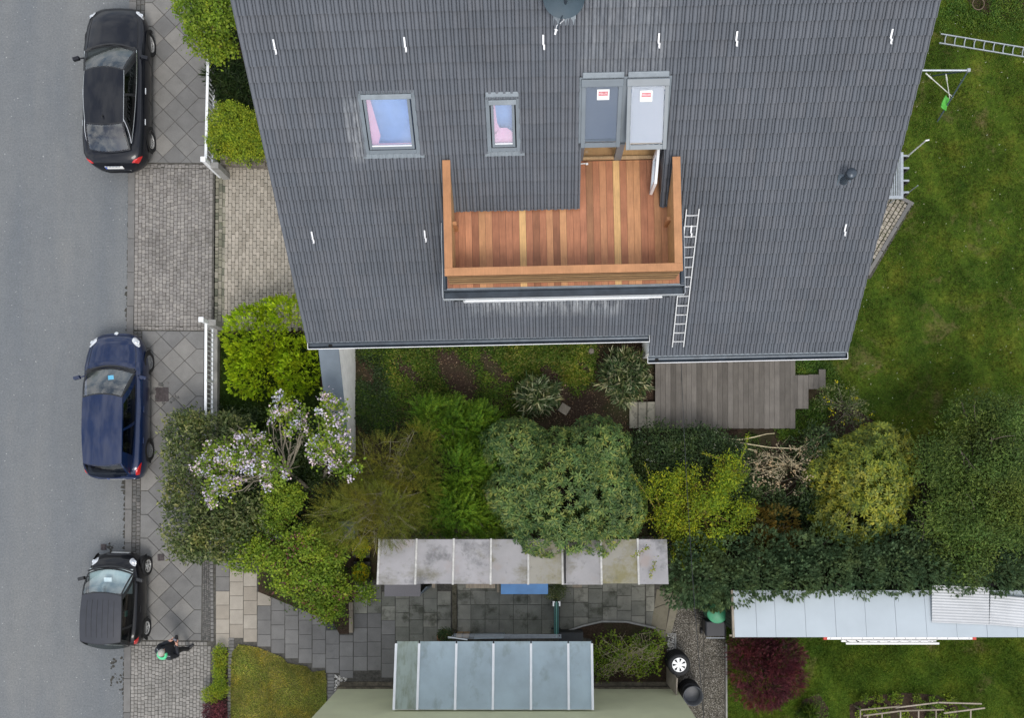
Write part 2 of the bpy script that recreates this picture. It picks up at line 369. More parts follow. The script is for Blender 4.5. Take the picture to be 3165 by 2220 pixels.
M['lead'] = plain('lead_flashing', (.21, .24, .262), .5, metal=.15, ns=6, na=.14, bs=30, bstr=.3)
M['zinc_dark'] = plain('dark_zinc', (.055, .070, .088), .33, metal=.35, ns=3, na=.3)
M['zinc_edge'] = plain('zinc_edge', (.55, .58, .6), .35, metal=.5)
M['cover_grey'] = plain('wall_cover_sheet', (.115, .145, .175), .42, metal=.2, ns=1.5, na=.16)
M['alu'] = plain('aluminium', (.70, .70, .69), .42, metal=.55, ns=8, na=.1)
M['alu_white'] = plain('aluminium_bright', (.80, .80, .80), .38, metal=.3, ns=8, na=.06)
M['galv'] = plain('galvanised', (.40, .43, .46), .45, metal=.6, ns=9, na=.15)
M['black_plastic'] = plain('black_plastic', (.018, .019, .021), .5, ns=9, na=.3)
M['rubber'] = plain('rubber', (.013, .013, .014), .75, ns=20, na=.3)
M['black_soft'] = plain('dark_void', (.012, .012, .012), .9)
M['dish'] = plain('dish_petrol', (.045, .072, .092), .5, ns=4, na=.12)
M['wall_green'] = plain('pale_green_render', (.60, .61, .40), .92, ns=1.1, na=.07, bs=70, bstr=.25)
M['plinth'] = plain('brown_plinth', (.115, .098, .070), .95, ns=7, na=.55, bs=14, bstr=.9, bdist=.04)
M['red'] = plain('red_plastic', (.55, .05, .03), .5)
M['swing_green'] = plain('lime_plastic', (.09, .42, .05), .45)
M['rope'] = plain('rope_white', (.62, .62, .58), .8)
M['barrel_green'] = plain('green_barrel', (.05, .27, .14), .5, ns=9, na=.15)
M['chest_blue'] = plain('chest_blue', (.075, .22, .48), .5, ns=3, na=.12)
M['chest_grey'] = plain('chest_grey', (.135, .13, .14), .8, ns=40, na=.15)
M['table_green'] = plain('table_green', (.02, .095, .085), .45)
M['terracotta'] = plain('terracotta', (.33, .135, .07), .85, ns=8, na=.25)
M['iron'] = plain('cast_iron', (.075, .062, .062), .65, metal=.3, ns=12, na=.4, bs=70, bstr=.6)
M['room_pink'] = plain('pink_fabric', (.92, .42, .48), .9, ns=2, na=.08)
M['room_blue'] = plain('blue_room', (.30, .42, .66), .9, ns=1.5, na=.2)  # milky sky reflection of the skylights, put into the colour behind the glass
M['room_wood'] = woodm('room_floor', [(0, (.42, .25, .11)), (1, (.55, .34, .16))], ga=.2)
M['blind_dark'] = plain('dark_screen', (.10, .125, .165), .8, ns=60, na=.1)
M['blind_light'] = plain('white_screen', (.40, .415, .47), .85, ns=20, na=.04)  # pale sheet just under the tilted pane of the balcony window
M['window_glass'] = glassm('window_glass', (.9, .95, 1.0), .85, refl=.16)
M['sticker'] = plain('sticker_white', (.86, .86, .85), .5)
M['sticker_red'] = plain('sticker_red', (.50, .10, .12), .5)

# ------------------------------------------------------------------ ground, road, pavement
def sheet(name, pts, z, mat, kind='structure', sub=None):
    b = MB(); b.add([(p[0], p[1], z) for p in pts], [tuple(range(len(pts)))])
    A = sum(pts[i][0] * pts[(i + 1) % len(pts)][1] - pts[(i + 1) % len(pts)][0] * pts[i][1] for i in range(len(pts)))
    if A < 0: b.f = [tuple(reversed(b.f[0]))]
    return mk(name, b, mat, kind=kind)
def SP(s, t): return (-12.04 + s + .0088 * t, t - .0088 * s)        # street frame: s across from the kerb, t along
ZP = .05
sheet('ground', [(-400, -400), (400, -400), (400, 400), (-400, 400)], -.012, M['soil'])
sheet('road', [SP(-7.2, -60), SP(-.012, -60), SP(-.012, 60), SP(-7.2, 60)], 0.0, M['asphalt'])
pave = MB(); pave.prism([SP(0, -60), SP(2.66, -60), SP(2.66, 60), SP(0, 60)], -.01, .032)
sidewalk = mk('sidewalk', pave, M['joint'], kind='structure')

# dirt and weeds gathered along the kerb joint
def kerb_line():
    b = MB(); r = random.Random(3)
    for t0, t1, amp in ((4.25, 5.6, .09), (5.6, 9.2, .025), (-2.2, -.2, .14), (-9, -4.9, .05), (9.2, 16, .02)):
        t = t0
        while t < t1:
            l = r.uniform(.05, .22); wd = amp * r.uniform(.25, 1.1)
            q = [SP(-.012, t), SP(-.012, t + l), SP(-.012 - wd * r.uniform(.3, 1), t + l * .8), SP(-.012 - wd, t + l * .3)]
            b.add([(x, y, .004) for x, y in q], [(0, 1, 2, 3)]); t += l * r.uniform(.8, 1.3)
    for _ in range(70):
        c0 = r.choice(((360, 2045), (352, 2062), (346, 2050), (362, 2100), (375, 2110), (350, 2096), (345, 2112), (380, 2130), (338, 1690), (345, 1698))); x, y = P2(c0[0] + r.gauss(0, 5), c0[1] + r.gauss(0, 8)); s_ = r.uniform(.012, .05); n = 7
        b.add([(x + s_ * r.uniform(.6, 1.2) * math.cos(6.283 * k / n), y + s_ * r.uniform(.6, 1.2) * math.sin(6.283 * k / n), .004 + .0001 * _) for k in range(n)], [tuple(range(n))])
    o = mk('gutter_dirt', b, plain('gutter_dirt', (.05, .047, .04), .95, ns=20, na=.5)); o['kind'] = 'stuff'; o['label'] = 'dark dirt gathered along the kerb joint of the road'; o['category'] = 'dirt'
kerb_line()

# kerb stones, one metre each
kerb = thing('kerb', 'row of grey granite kerb stones along the road', 'kerb', (0, 0, 0)); del kerb['category']; del kerb['label']; kerb['kind'] = 'structure'
t = -9.0
while t < 16:
    low = (4.2 < t < 9.2) or t < -4.6
    b = MB(); b.prism([SP(0, t + .006), SP(.2, t + .006), SP(.2, t + .994), SP(0, t + .994)], -.01, (.048 if low else .062) + rng.uniform(-.003, .003), .012)
    mk('kerb_stone', b, M['kerb'], kerb); t += 1.0

# big diamond-laid slabs
def slab_section(t0, t1, phase, s0=.45, skip=None):
    d = .35; sc = s0 + .915; edge = .915
    tt = phase
    while tt > t0 - 1: tt -= 2 * d
    polys = []
    while tt < t1 + 1:
        for u in (-d, d): polys.append([(u - d, tt), (u, tt - d), (u + d, tt), (u, tt + d)])
        polys.append([(-d, tt + d), (0, tt), (d, tt + d), (0, tt + 2 * d)])
        polys.append([(2 * d, tt), (edge, tt), (edge, tt + 2 * d), (2 * d, tt + 2 * d), (d, tt + d)])
        polys.append([(-edge, tt), (-2 * d, tt), (-d, tt + d), (-2 * d, tt + 2 * d), (-edge, tt + 2 * d)])
        tt += 2 * d
    for q in polys:
        q = clip_rect(q, -9, 9, t0, t1)
        if len(q) < 3: continue
        A = abs(sum(q[i - 1][0] * q[i][1] - q[i][0] * q[i - 1][1] for i in range(len(q)))) / 2
        if A < .008: continue
        cx = sum(p[0] for p in q) / len(q); cy = sum(p[1] for p in q) / len(q)
        if skip and skip(sc + cx, cy): continue
        g = .007; q = [(cx + (p[0] - cx) * (1 - g / .3), cy + (p[1] - cy) * (1 - g / .3)) for p in q]
        b = MB(); z = ZP + rng.uniform(-.004, .004)
        b.prism([SP(sc + p[0], p[1]) for p in q], .02, z, .008)
        mk('paving_slab', b, M['slab'], sidewalk)
slab_section(9.24, 15.0, 11.86)
slab_section(-4.86, 4.27, 3.75)

# cobble shapes shared by all cobbles
def cobble_mesh(name, mat, seed):
    r = random.Random(seed); b = MB()
    pts = [(-.5, -.42), (-.42, -.5), (.42, -.5), (.5, -.42), (.5, .42), (.42, .5), (-.42, .5), (-.5, .42)]
    pts = [(x + r.uniform(-.035, .035), y + r.uniform(-.035, .035)) for x, y in pts]
    n = 8; vs = [(x, y, 0) for x, y in pts] + [(x * .98, y * .98, .75) for x, y in pts] + [(x * .82, y * .82, 1.0) for x, y in pts]
    fs = [(i * n + k, i * n + (k + 1) % n, (i + 1) * n + (k + 1) % n, (i + 1) * n + k) for i in range(2) for k in range(n)] + [tuple(2 * n + k for k in range(n))]
    b.add(vs, fs); me = b.mesh(name); me.materials.append(mat); return me
def lay(name, parent, cells, mat, zb, h, stuffname, limit=300, seed=1):
    """cells: (x, y, wx, wy, angle); the largest in view become objects, the rest one joined part"""
    vis = []
    for c in cells:
        px = NX + c[0] * FPX / CAMH; py = NY - c[1] * FPX / CAMH
        inside = -10 < px < IW + 10 and -10 < py < IH + 10
        vis.append((0 if inside else 1, -c[2] * c[3] + rng.uniform(0, .0001), c))
    vis.sort(key=lambda q: (q[0], q[1]))
    meshes = [cobble_mesh(name, mat, seed * 10 + k) for k in range(5)]
    for i, (_, _, c) in enumerate(vis):
        if i >= limit: break
        inst(name, meshes[i % 5], parent, (c[0], c[1], zb), c[4] + (math.pi if i % 2 else 0), (c[2], c[3], h + rng.uniform(-.004, .004)))
    rest = vis[limit:]
    if rest:
        mb = MB()
        for i, (_, _, c) in enumerate(rest):
            me = meshes[i % 5]; ca, sa = math.cos(c[4]), math.sin(c[4]); hz = h + rng.uniform(-.004, .004)
            vs = [(c[0] + v.co.x * c[2] * ca - v.co.y * c[3] * sa, c[1] + v.co.x * c[2] * sa + v.co.y * c[3] * ca, zb + v.co.z * hz) for v in me.vertices]
            mb.add(vs, [tuple(p.vertices) for p in me.polygons])
        o = mk(stuffname, mb, mat, parent); o['kind'] = 'stuff'
def columns(s0, s1, t0, t1, cw, lmin, lmax, gap, keep=None, jitter=.004):
    cells = []; n = round((s1 - s0) / cw); cw = (s1 - s0) / n
    for i in range(n):
        t = t0 + rng.uniform(-.08, 0)
        while t < t1:
            l = rng.uniform(lmin, lmax); a, b_ = max(t, t0), min(t + l, t1)
            if b_ - a > .03:
                s = s0 + (i + .5) * cw; x, y = SP(s + rng.uniform(-jitter, jitter), (a + b_) / 2)
                if keep is None or keep(s, (a + b_) / 2): cells.append((x, y, cw - gap, b_ - a - gap, rng.uniform(-.03, .03)))
            t += l
    return cells
crossing = MB(); crossing.prism([SP(.2, 4.29), SP(2.66, 4.29), SP(2.66, 9.22), SP(.2, 9.22)], .0, .036)
crossing = mk('driveway_crossing', crossing, M['joint'], kind='structure')
cells = columns(.21, 2.50, 4.42, 9.08, .104, .10, .135, .007) + columns(.45, 2.50, 9.09, 9.20, .104, .1, .101, .007) + columns(.21, 2.50, 4.30, 4.41, .104, .11, .111, .007)
lay('cobble', crossing, cells, M['cobble'], .02, .032, 'cobbles', seed=1)
cross2 = MB(); cross2.prism([SP(.2, -12), SP(2.62, -12), SP(2.62, -4.88), SP(.2, -4.88)], .0, .036)
cross2 = mk('lower_driveway_crossing', cross2, M['joint'], kind='structure')
cells = columns(.21, 2.56, -9, -5.02, .1035, .098, .125, .007) + [(*SP(.26 + .107 * i, -4.95), .099, .105, 0) for i in range(21)]
lay('cobble', cross2, cells, M['cobble_grey'], .02, .033, 'cobbles', seed=2)
lay('cobble', sidewalk, columns(.205, .445, -4.8, 4.25, .118, .09, .13, .012) + columns(.205, .445, 9.3, 15, .118, .09, .2, .012), M['cobble_dark'], .02, .03, 'gutter_cobbles', limit=170, seed=3)
lay('cobble', sidewalk, columns(2.30, 2.53, -4.86, -2.2, .055, .045, .07, .006), M['cobble_dark'], .02, .03, 'edge_cobbles', limit=0, seed=4)
# inner driveway of concrete bricks
drive = MB(); drive.prism([SP(2.55, 4.3), (-5.3, 4.3), (-5.3, 9.2), SP(2.55, 9.2)], .0, .036)
drive = mk('driveway', drive, M['joint'], kind='structure')
cells = []; i = 0; s = 2.86
while s < 6.3:
    t = 4.3 + (.1 if i % 2 else 0)
    while t < 9.12:
        x, y = SP(s + .05, t + .1); cells.append((x, y, .098, .196, 0)); t += .2035
    s += .1045; i += 1
cells.sort(key=lambda c: c[0])
lay('paving_brick', drive, cells, M['brick'], .02, .034, 'paving_bricks', limit=300, seed=5)
cells = []
for i, s in enumerate((2.58, 2.685, 2.79)):
    t = 4.3 + rng.uniform(0, .1)
    while t < 8.9:
        l = rng.choice((.1, .1, .2)) if i < 2 else .2
        x, y = SP(s + .05, t + l / 2); cells.append((x, y, .097, l - .007, 0)); t += l + .003
lay('paving_brick', drive, cells, M['brick_moss'], .02, .033, 'mossy_bricks', limit=140, seed=6)

# access covers
def cover(name, label, px, py, w, rz, z):
    p = P(px, py, z); root = thing(name, label, 'cover', p)
    b = MB(); b.box((p.x, p.y, z - .01), (w, w * 1.05, .03), rz); mk('rim', b, M['iron'], root, bev=.004)
    b = MB(); n = max(3, int(w / .05))
    for k in range(n): b.box(p + Matrix.Rotation(rz, 3, 'Z') @ Vector(((k + .5 - n / 2) * w * .84 / n, 0, .009)), (w * .84 / n * .6, w * .84, .012), rz)
    mk('grate', b, M['iron'], root)
cover('drain_cover', 'square ribbed iron drain cover set in small cobbles on the pavement', 500, 1220, .40, .02, .055)
cover('valve_cover', 'small iron valve cover in the pavement beside the laurel hedge', 497, 1724, .19, .03, .058)
cover('valve_cover', 'small square iron valve cover in the road surface', 320, 1692, .17, .0, .006)
b = []
for (u, v) in [(rng.uniform(-.38, .42), rng.uniform(-.3, .35)) for _ in range(70)]:
    if abs(u) < .24 and abs(v) < .25: continue
    if abs(u) + abs(v) > .5: continue
    x, y, _ = P(512, 1218); b.append((x + u, y + v, .075, .06, rng.uniform(0, 3)))
lay('cobble', sidewalk, b, M['cobble_dark'], .035, .03, 'cover_cobbles', limit=0, seed=7)

# ------------------------------------------------------------------ lawns
LAWNS = {}
def px_poly(pts, z=0): return [P2(x, y, z) for x, y in pts]
def lawn(name, pts, z, mat): LAWNS[name] = pts; return sheet(name, pts, z, mat)
lawn('rear_lawn', [P2(2420, 860), P2(2600, 1235), P2(2700, 1300), P2(2860, 1420), P2(2900, 1700), (34, -2), (34, 34), (6.5, 34), (6.5, 6)], .004, M['lawn'])
lawn('front_lawn', [SP(2.75, 4.2), (-6.3, 4.2), (-6.3, -.2), SP(2.75, -.2)], .004, M['lawn_dark'])
lawn('neighbour_front_lawn', px_poly([(742, 1992), (800, 2002), (875, 2032), (890, 2050), (950, 2060), (965, 2078), (1006, 2072), (1010, 2100), (1012, 2500), (712, 2500), (716, 2060), (720, 2015)]), .056, M['lawn_dry'])
lawn('neighbour_rear_lawn', px_poly([(2244, 1940), (3600, 1940), (3600, 2900), (2244, 2900)]), .008, M['lawn'])
b = MB(); 
sheet('flower_bed', px_poly([(2455, 2220), (2480, 2165), (2530, 2145), (2560, 2190), (2555, 2400), (2455, 2400)]), .014, M['soil'])
sheet('vegetable_bed', px_poly([(2625, 2180), (2700, 2150), (2800, 2142), (2900, 2150), (2960, 2185), (2965, 2400), (2630, 2400)]), .014, M['soil'])
sheet('upper_bed', px_poly([(2930, -80), (3250, -80), (3165, 60), (3090, 62), (3010, 30)]), .012, M['soil'])

# ------------------------------------------------------------------ neighbour's patio
patio = MB(); patio.prism(px_poly([(655, 1660), (2075, 1660), (2075, 1965), (2040, 2135), (1010, 2150), (880, 2060), (735, 2010), (655, 2010)]), -.005, .034)
patio = mk('patio', patio, M['joint'], kind='structure')
def pslab(x0, x1, y0, y1, mat, ang=0):
    """slab from pixel extents on the ground"""
    a = P(x0, y1, ZP); c = P(x1, y0, ZP); g = .004
    b = MB(); dz = rng.uniform(-.004, .004); k = .010
    q = [(a.x + g, a.y + g), (c.x - g, a.y + g), (c.x - g, c.y - g), (a.x + g, c.y - g)]
    q = [(x + k * y, y) for x, y in q]                              # the paving runs a little askew
    b.prism(q, .02, ZP + dz, .006); mk('patio_slab', b, mat, patio)
def c8(x): return 600 + x / 2.733
def c8y(y): return 1640 + y / 2.733
PG, PB, PD, PK = M['patio_grey'], M['patio_beige'], M['patio_dark'], M['patio_black']
KX = .0105 * 1.0
def col8(j, x0, x1, ys, mats):
    for a, b_, m in zip(ys[:-1], ys[1:], mats):
        xm = c8(x0), c8(x1); ym = (c8y(a) + c8y(b_)) / 2
        sh = (ym - 1470) * KX                                        # undo the skew added in pslab
        pslab(xm[0] + sh, xm[1] + sh, c8y(a), c8y(b_), m)
col8(0, 182, 297, [160, 275, 393, 515, 633, 752, 873, 990], [PG, PG, PG, PB, PB, PB, PB])
col8(1, 299, 414, [80, 200, 318, 437, 555, 673, 795, 912], [PG, PG, PB, PB, PB, PB, PB])
col8(2, 416, 531, [355, 475, 595, 715, 835, 945], [PB, PB, PB, PB, PB])
col8(3, 533, 648, [460, 520, 638, 760, 882, 985], [PK, PB, PG, PG, PG])
col8(4, 650, 765, [565, 680, 800, 922, 1043], [PG] * 4)
col8(5, 767, 880, [603, 720, 842, 963, 1085], [PG] * 4)
col8(6, 882, 995, [640, 760, 882, 1003, 1125], [PG] * 4)
col8(7, 997, 1110, [680, 800, 925, 1045, 1165], [PG] * 4)
col8(8, 1112, 1225, [785, 845, 963, 1085, 1208], [PK, PG, PG, PG])
col8(9, 1228, 1343, [885, 945, 1065, 1187, 1250], [PG, PG, PG, PG])
for j in range(7):
    x0 = 1346 + 118 * j; off = (460, 700 - 121 * 2, 640 - 121, 575 - 121, 635 - 121, 575 - 121, 635 - 121)[j]; ys = []; y = off
    while y < 1270: ys.append(y); y += 121.5
    col8(10 + j, x0, min(x0 + 116, 2176), ys, [PG if (j < 3 and k > 1) else PD for k in range(len(ys))])
def k1(x): return 1150 + x / 2.417
def k1y(y): return 1640 + y / 2.417
for i in range(7):
    xs = (637, 738, 845, 950, 1057, 1163, 1268, 1372)
    for a, b_ in ((345, 450), (450, 556), (556, 666), (666, 776)): pslab(k1(xs[i]) + (k1y(a) - 1470) * KX, k1(xs[i + 1]) + (k1y(a) - 1470) * KX, k1y(a), k1y(b_), PD)
for i, (xa, xb, off) in enumerate(((1400, 1507, 430), (1507, 1615, 430), (1615, 1722, 437), (1722, 1830, 462), (1830, 1937, 490), (1937, 2040, 420), (2046, 2110, 388))):
    y = off - 110
    while y < 690 + (40 if i > 4 else 0):
        pslab(k1(xa) + (k1y(y) - 1470) * KX, k1(xb) + (k1y(y) - 1470) * KX, k1y(y), k1y(y + 109), PD if i < 6 else M['patio_dark']); y += 110
for pts in ([(2030, 1822), (2078, 1832), (2070, 1862), (2022, 1880)], [(2021, 1882), (2069, 1864), (2058, 1950), (2012, 1938)], [(2011, 1940), (2057, 1952), (2060, 1985), (2014, 1980)]):
    q = px_poly(pts, ZP); b = MB(); b.prism(q, .02, ZP + .003, .006); mk('patio_slab', b, M['flag'], patio)
b = MB(); b.prism(px_poly([(2082, 1822), (2108, 1838), (2074, 1960), (2056, 1960)], .06), .0, .065, .006); mk('patio_slab', b, M['flag'], patio)
# low mossy dividing kerb and dark joint strip
b = MB(); b.prism(px_poly([(1398, 1790), (1412, 1790), (1413, 1962), (1399, 1962)]), .0, .10, .01)
mk('low_divider', b, pieces('mossy_divider', [(0, (.10, .09, .06)), (1, (.17, .15, .11))], ns=9, na=.6, stain=((.03, .032, .015), 8, .5, .9)), label='low mossy concrete divider across the paved yard', cat='divider')
# small brick edging strips
edge = thing('edging', '', '', P(0, 0, 0)); del edge['label']; del edge['category']; edge['kind'] = 'structure'
eb = cobble_mesh('edging_brick', M['patio_grey'], 41)
for k in range(26): p = P(716 - .1 * k, 1976 + 10.4 * k); inst('edging_brick', eb, edge, (p.x, p.y, .015), 0, (.175, .094, .04))
for k in range(16): p = P(1024, 2088 + 10.4 * k); inst('edging_brick', eb, edge, (p.x, p.y, .02), 0, (.205, .094, .04))
for k in range(20): p = P(656 + .1 * k, 1740 + 12.5 * k); inst('edging_brick', eb, edge, (p.x, p.y, .012), 0, (.09, .11, .05))
# washed-concrete garden path slabs
gp = MB(); gp.prism(px_poly([(2062, 1845), (2244, 1845), (2246, 2700), (2062, 2700)]), -.005, .03)
gp = mk('garden_path', gp, M['joint'], kind='structure')
for xa, xb, ys in ((2086, 2130, (1850, 1885, 1929, 1995, 2060, 2125, 2190, 2255)), (2130, 2174, (1850, 1885, 1929, 1995, 2060, 2125, 2190, 2255)), (2176, 2240, (1850, 1900, 1975, 2032, 2096, 2160, 2225, 2290)), (2062, 2086, (1929, 1960, 2040, 2110, 2180, 2255))):
    for a, b_ in zip(ys[:-1], ys[1:]):
        q = px_poly([(xa, b_), (xb, b_), (xb, a), (xa, a)], ZP); b = MB()
        cx = sum(p[0] for p in q) / 4; cy = sum(p[1] for p in q) / 4
        b.prism([(cx + (p[0] - cx) * .985, cy + (p[1] - cy) * .985) for p in q], .01, ZP - .008 + rng.uniform(-.003, .003), .005); mk('path_slab', b, M['gravel'], gp)
b = MB()
for q in (((2241, 1990), (2246, 1990), (2247, 2220), (2242, 2220)), ((2084, 1962), (2089, 1962), (2089, 2010), (2084, 2010)), ((2062, 1958), (2088, 1958), (2088, 1962), (2062, 1962))): b.prism(px_poly(q), .0, .07)
o = mk('path_edging', b, M['concrete'], kind='structure')
# pebbles
def pebbles(name, label, poly, n, size):
    pts = px_poly(poly); xs = [p[0] for p in pts]; ys = [p[1] for p in pts]; b = MB(); k = 0
    def ins(x, y):
        c = False
        for i in range(len(pts)):
            (x1, y1), (x2, y2) = pts[i - 1], pts[i]
            if (y1 > y) != (y2 > y) and x < (x2 - x1) * (y - y1) / (y2 - y1) + x1: c = not c
        return c
    while k < n:
        x, y = rng.uniform(min(xs), max(xs)), rng.uniform(min(ys), max(ys))
        if not ins(x, y): continue
        s = size * rng.uniform(.6, 1.3); a = rng.uniform(0, 3); z = rng.uniform(.03, .06)
        vs = [Vector((math.cos(a + i * 1.047) * s * (1 if i % 2 else .8), math.sin(a + i * 1.047) * s * .8, 0)) + Vector((x, y, z)) for i in range(6)] + [Vector((x, y, z + s * .6))]
        b.add(vs, [(i, (i + 1) % 6, 6) for i in range(6)]); k += 1
    o = mk(name, b, M['pebble'], label=label, cat='pebbles', kind='stuff')
pebbles('pebbles', 'white pebbles in the corner beside the pale green wall', [(1036, 2085), (1075, 2098), (1060, 2120), (1036, 2150)], 190, .022)
pebbles('pebbles', 'pale pebbles in a narrow strip beside the stacked tyres', [(2063, 1965), (2082, 1965), (2082, 2010), (2063, 2010)], 120, .024)
# ------------------------------------------------------------------ the main house
HA, PITCH = R(1.25), R(42.4)
HO = Vector((-5.655, 3.376, 4.158)); ca, sa = math.cos(HA), math.sin(HA); cp, sp_ = math.cos(PITCH), math.sin(PITCH)
UM = 13.62                                                     # length of the eave
def HW(u, w, z): return Vector((HO.x + u * ca - w * sa, HO.y + u * sa + w * ca, z))
def RF(u, v, h=0.0):                                           # roof plane: u along the eave, v up the slope, h off it
    return HW(u, v * cp - h * sp_, HO.z + v * sp_ + h * cp)
def wz(w): return HO.z + w * math.tan(PITCH)
def uw(X, Y): return ((X - HO.x) * ca + (Y - HO.y) * sa, -(X - HO.x) * sa + (Y - HO.y) * ca)
def roof_uv(px, py, h=0.0):
    """where the photograph's ray meets the roof plane"""
    d = Vector(((px - NX) / FPX, (NY - py) / FPX, -1.0)); o = Vector((0, 0, CAMH))
    n = (RF(0, 0, 1) - RF(0, 0, 0)); k = (RF(0, 0, h) - o).dot(n) / d.dot(n); q = o + d * k
    u, w_ = uw(q.x, q.y); return u, (w_ + h * sp_) / cp
house = thing('house', 'white house with a dark grey tiled roof and a timber roof balcony', 'house', HW(UM / 2, 6, 0))
TW, TE = .30, .313
WR = 7.2; VR = WR / cp                                         # ridge
U_EXT = roof_uv(2008, 1062)[0]                                 # the right part of the eave reaches further down
# openings in the roof
def rect(a, b): 
    (u0, v0), (u1, v1) = a, b; return (min(u0, u1), max(u0, u1), min(v0, v1), max(v0, v1))
W1 = rect(roof_uv(1103, 288), roof_uv(1298, 468)); W1 = (roof_uv(1106, 288)[0], roof_uv(1290, 380)[0], roof_uv(1140, 470)[1], roof_uv(1200, 278)[1])
W2 = (roof_uv(1500, 292)[0], roof_uv(1606, 380)[0], roof_uv(1550, 462)[1], roof_uv(1550, 296)[1])
BX0, BX1, BW0, BW1, ZD = None, None, None, None, 6.4
def pu(px, py, z):                                             # pixel at known height -> house frame
    q = P(px, py, z); return uw(q.x, q.y)
BU0, BU1 = pu(1374, 800, 6.4)[0], pu(2106, 800, 6.4)[0]          # balcony box
BWF = pu(1740, 886, 6.4)[1]                                     # its front
BWB = pu(1500, 641, 6.45)[1]                             # where the deck meets the roof
NU0, NU1 = pu(1790, 560, 6.4)[0], pu(2036, 560, 6.4)[0]          # door niche
NWB = pu(1830, 490, 6.4)[1]
WD = (roof_uv(1794, 300)[0], NU1, NWB / cp - .02, roof_uv(1900, 236)[1])
OPEN = [W1, W2, (NU0, NU1, BWB / cp - .05, WD[2]), WD, (BU0 + .05, BU1 - .05, BWF / cp + .05, BWB / cp - .02)]

def tile_geo(mb, u0, u1, v0, v1, lip=True):
    """double-roll pantile clipped to u0..u1; lower end stands on the course below"""
    f0 = u0; pts = []
    prof = []
    for k in range(int(math.floor(u0 / .15)) , int(math.ceil(u1 / .15)) + 1):
        for du, h in ((0, -.010), (.008, .018), (.026, .034), (.047, .038), (.068, .034), (.086, .018), (.094, -.010), (.103, .008), (.122, .013), (.141, .008)):
            q = k * .15 + du
            if u0 + .004 < q < u1 - .004: prof.append((q, h))
    def hh(q):
        d = q % .15; xs = (0, .008, .026, .047, .068, .086, .094, .103, .122, .141, .15); hs = (-.010, .018, .034, .038, .034, .018, -.010, .008, .013, .008, -.010)
        return float(np.interp(d, xs, hs))
    prof = [(u0 + .001, hh(u0 + .001))] + prof + [(u1 - .001, hh(u1 - .001))]
    jv, jh = rng.uniform(-.005, .005), rng.uniform(-.003, .003); v0 += jv; n = len(prof); lo, hi = .060 + jh, .004
    a = [RF(u, v0 - .035, h + lo - .022) for u, h in prof]; b = [RF(u, v0 - .035, h + lo) for u, h in prof]; c = [RF(u, v1, h + hi) for u, h in prof]
    vs = a + b + c
    fs = [(i, i + 1, n + i + 1, n + i) for i in range(n - 1)] + [(n + i, n + i + 1, 2 * n + i + 1, 2 * n + i) for i in range(n - 1)]
    mb.add(vs, fs)
tiles = []; under = MB()
NC, NRW = int(UM / TW), int(VR / TE) + 1
for r_ in range(-2, NRW):
    v0 = r_ * TE; v1 = min(v0 + TE, VR)
    for c_ in range(NC + 1):
        u0 = c_ * TW; u1 = min(u0 + TW, UM)
        if u1 - u0 < .05: continue
        if r_ < 0:
            if u1 < U_EXT + .03: continue
            u0 = max(u0, U_EXT)
        boxes = [(u0, u1, v0, v1)]
        for (a, b_, c2, d) in OPEN:
            nb = []
            for (x0, x1, y0, y1) in boxes:
                if x1 <= a or x0 >= b_ or y1 <= c2 or y0 >= d: nb.append((x0, x1, y0, y1)); continue
                if x0 < a: nb.append((x0, a, y0, y1))
                if x1 > b_: nb.append((b_, x1, y0, y1))
                m0, m1 = max(x0, a), min(x1, b_)
                if y0 < c2: nb.append((m0, m1, y0, c2))
                if y1 > d: nb.append((m0, m1, d, y1))
            boxes = [q for q in nb if q[1] - q[0] > .025 and q[3] - q[2] > .03]
        for q in boxes: tiles.append((q, r_))
for q, r_ in tiles:
    under.add([RF(q[0], q[2], -.03), RF(q[1], q[2], -.03), RF(q[1], q[3], -.03), RF(q[0], q[3], -.03)], [(0, 1, 2, 3)])
# rear slope
under.add([HW(0, WR, wz(WR) - .01), HW(UM, WR, wz(WR) - .01), HW(UM, 2 * WR, HO.z), HW(0, 2 * WR, HO.z)], [(0, 1, 2, 3)])
roof = mk('roof', under, M['tile'], house)
def onscreen(q):
    p = RF((q[0] + q[1]) / 2, (q[2] + q[3]) / 2); k = FPX / (CAMH - p.z); x, y = NX + p.x * k, NY - p.y * k
    return (8 < x < IW - 8 and 8 < y < IH), k * (q[1] - q[0]) * (q[3] - q[2])
sel = sorted([(onscreen(q)[0], onscreen(q)[1], i) for i, (q, _) in enumerate(tiles)], key=lambda a: (-a[0], -a[1]))
solo = set(i for _, _, i in sel[:300]); restm = MB()
for i, (q, _) in enumerate(tiles):
    if i in solo:
        b = MB(); tile_geo(b, *q); mk('roof_tile', b, M['tile'], roof)
    else: tile_geo(restm, *q)
o = mk('roof_tiles', restm, M['tile'], roof); o['kind'] = 'stuff'
# verge: cut tile ends close off the gable edges
for nm, u0, u1 in (('verge', -.012, .012), ('verge', UM - .012, UM + .012)):
    b = MB(); v0 = 0 if u0 < 1 else -2 * TE
    pts = [RF(u, v, h) for v in (v0 - .03, VR) for h in (-.10, .012) for u in (u0, u1)]
    b.add(pts, [(0, 2, 3, 1), (4, 5, 7, 6), (0, 1, 5, 4), (2, 6, 7, 3), (0, 4, 6, 2), (1, 3, 7, 5)]); mk(nm, b, M['tile'], roof)
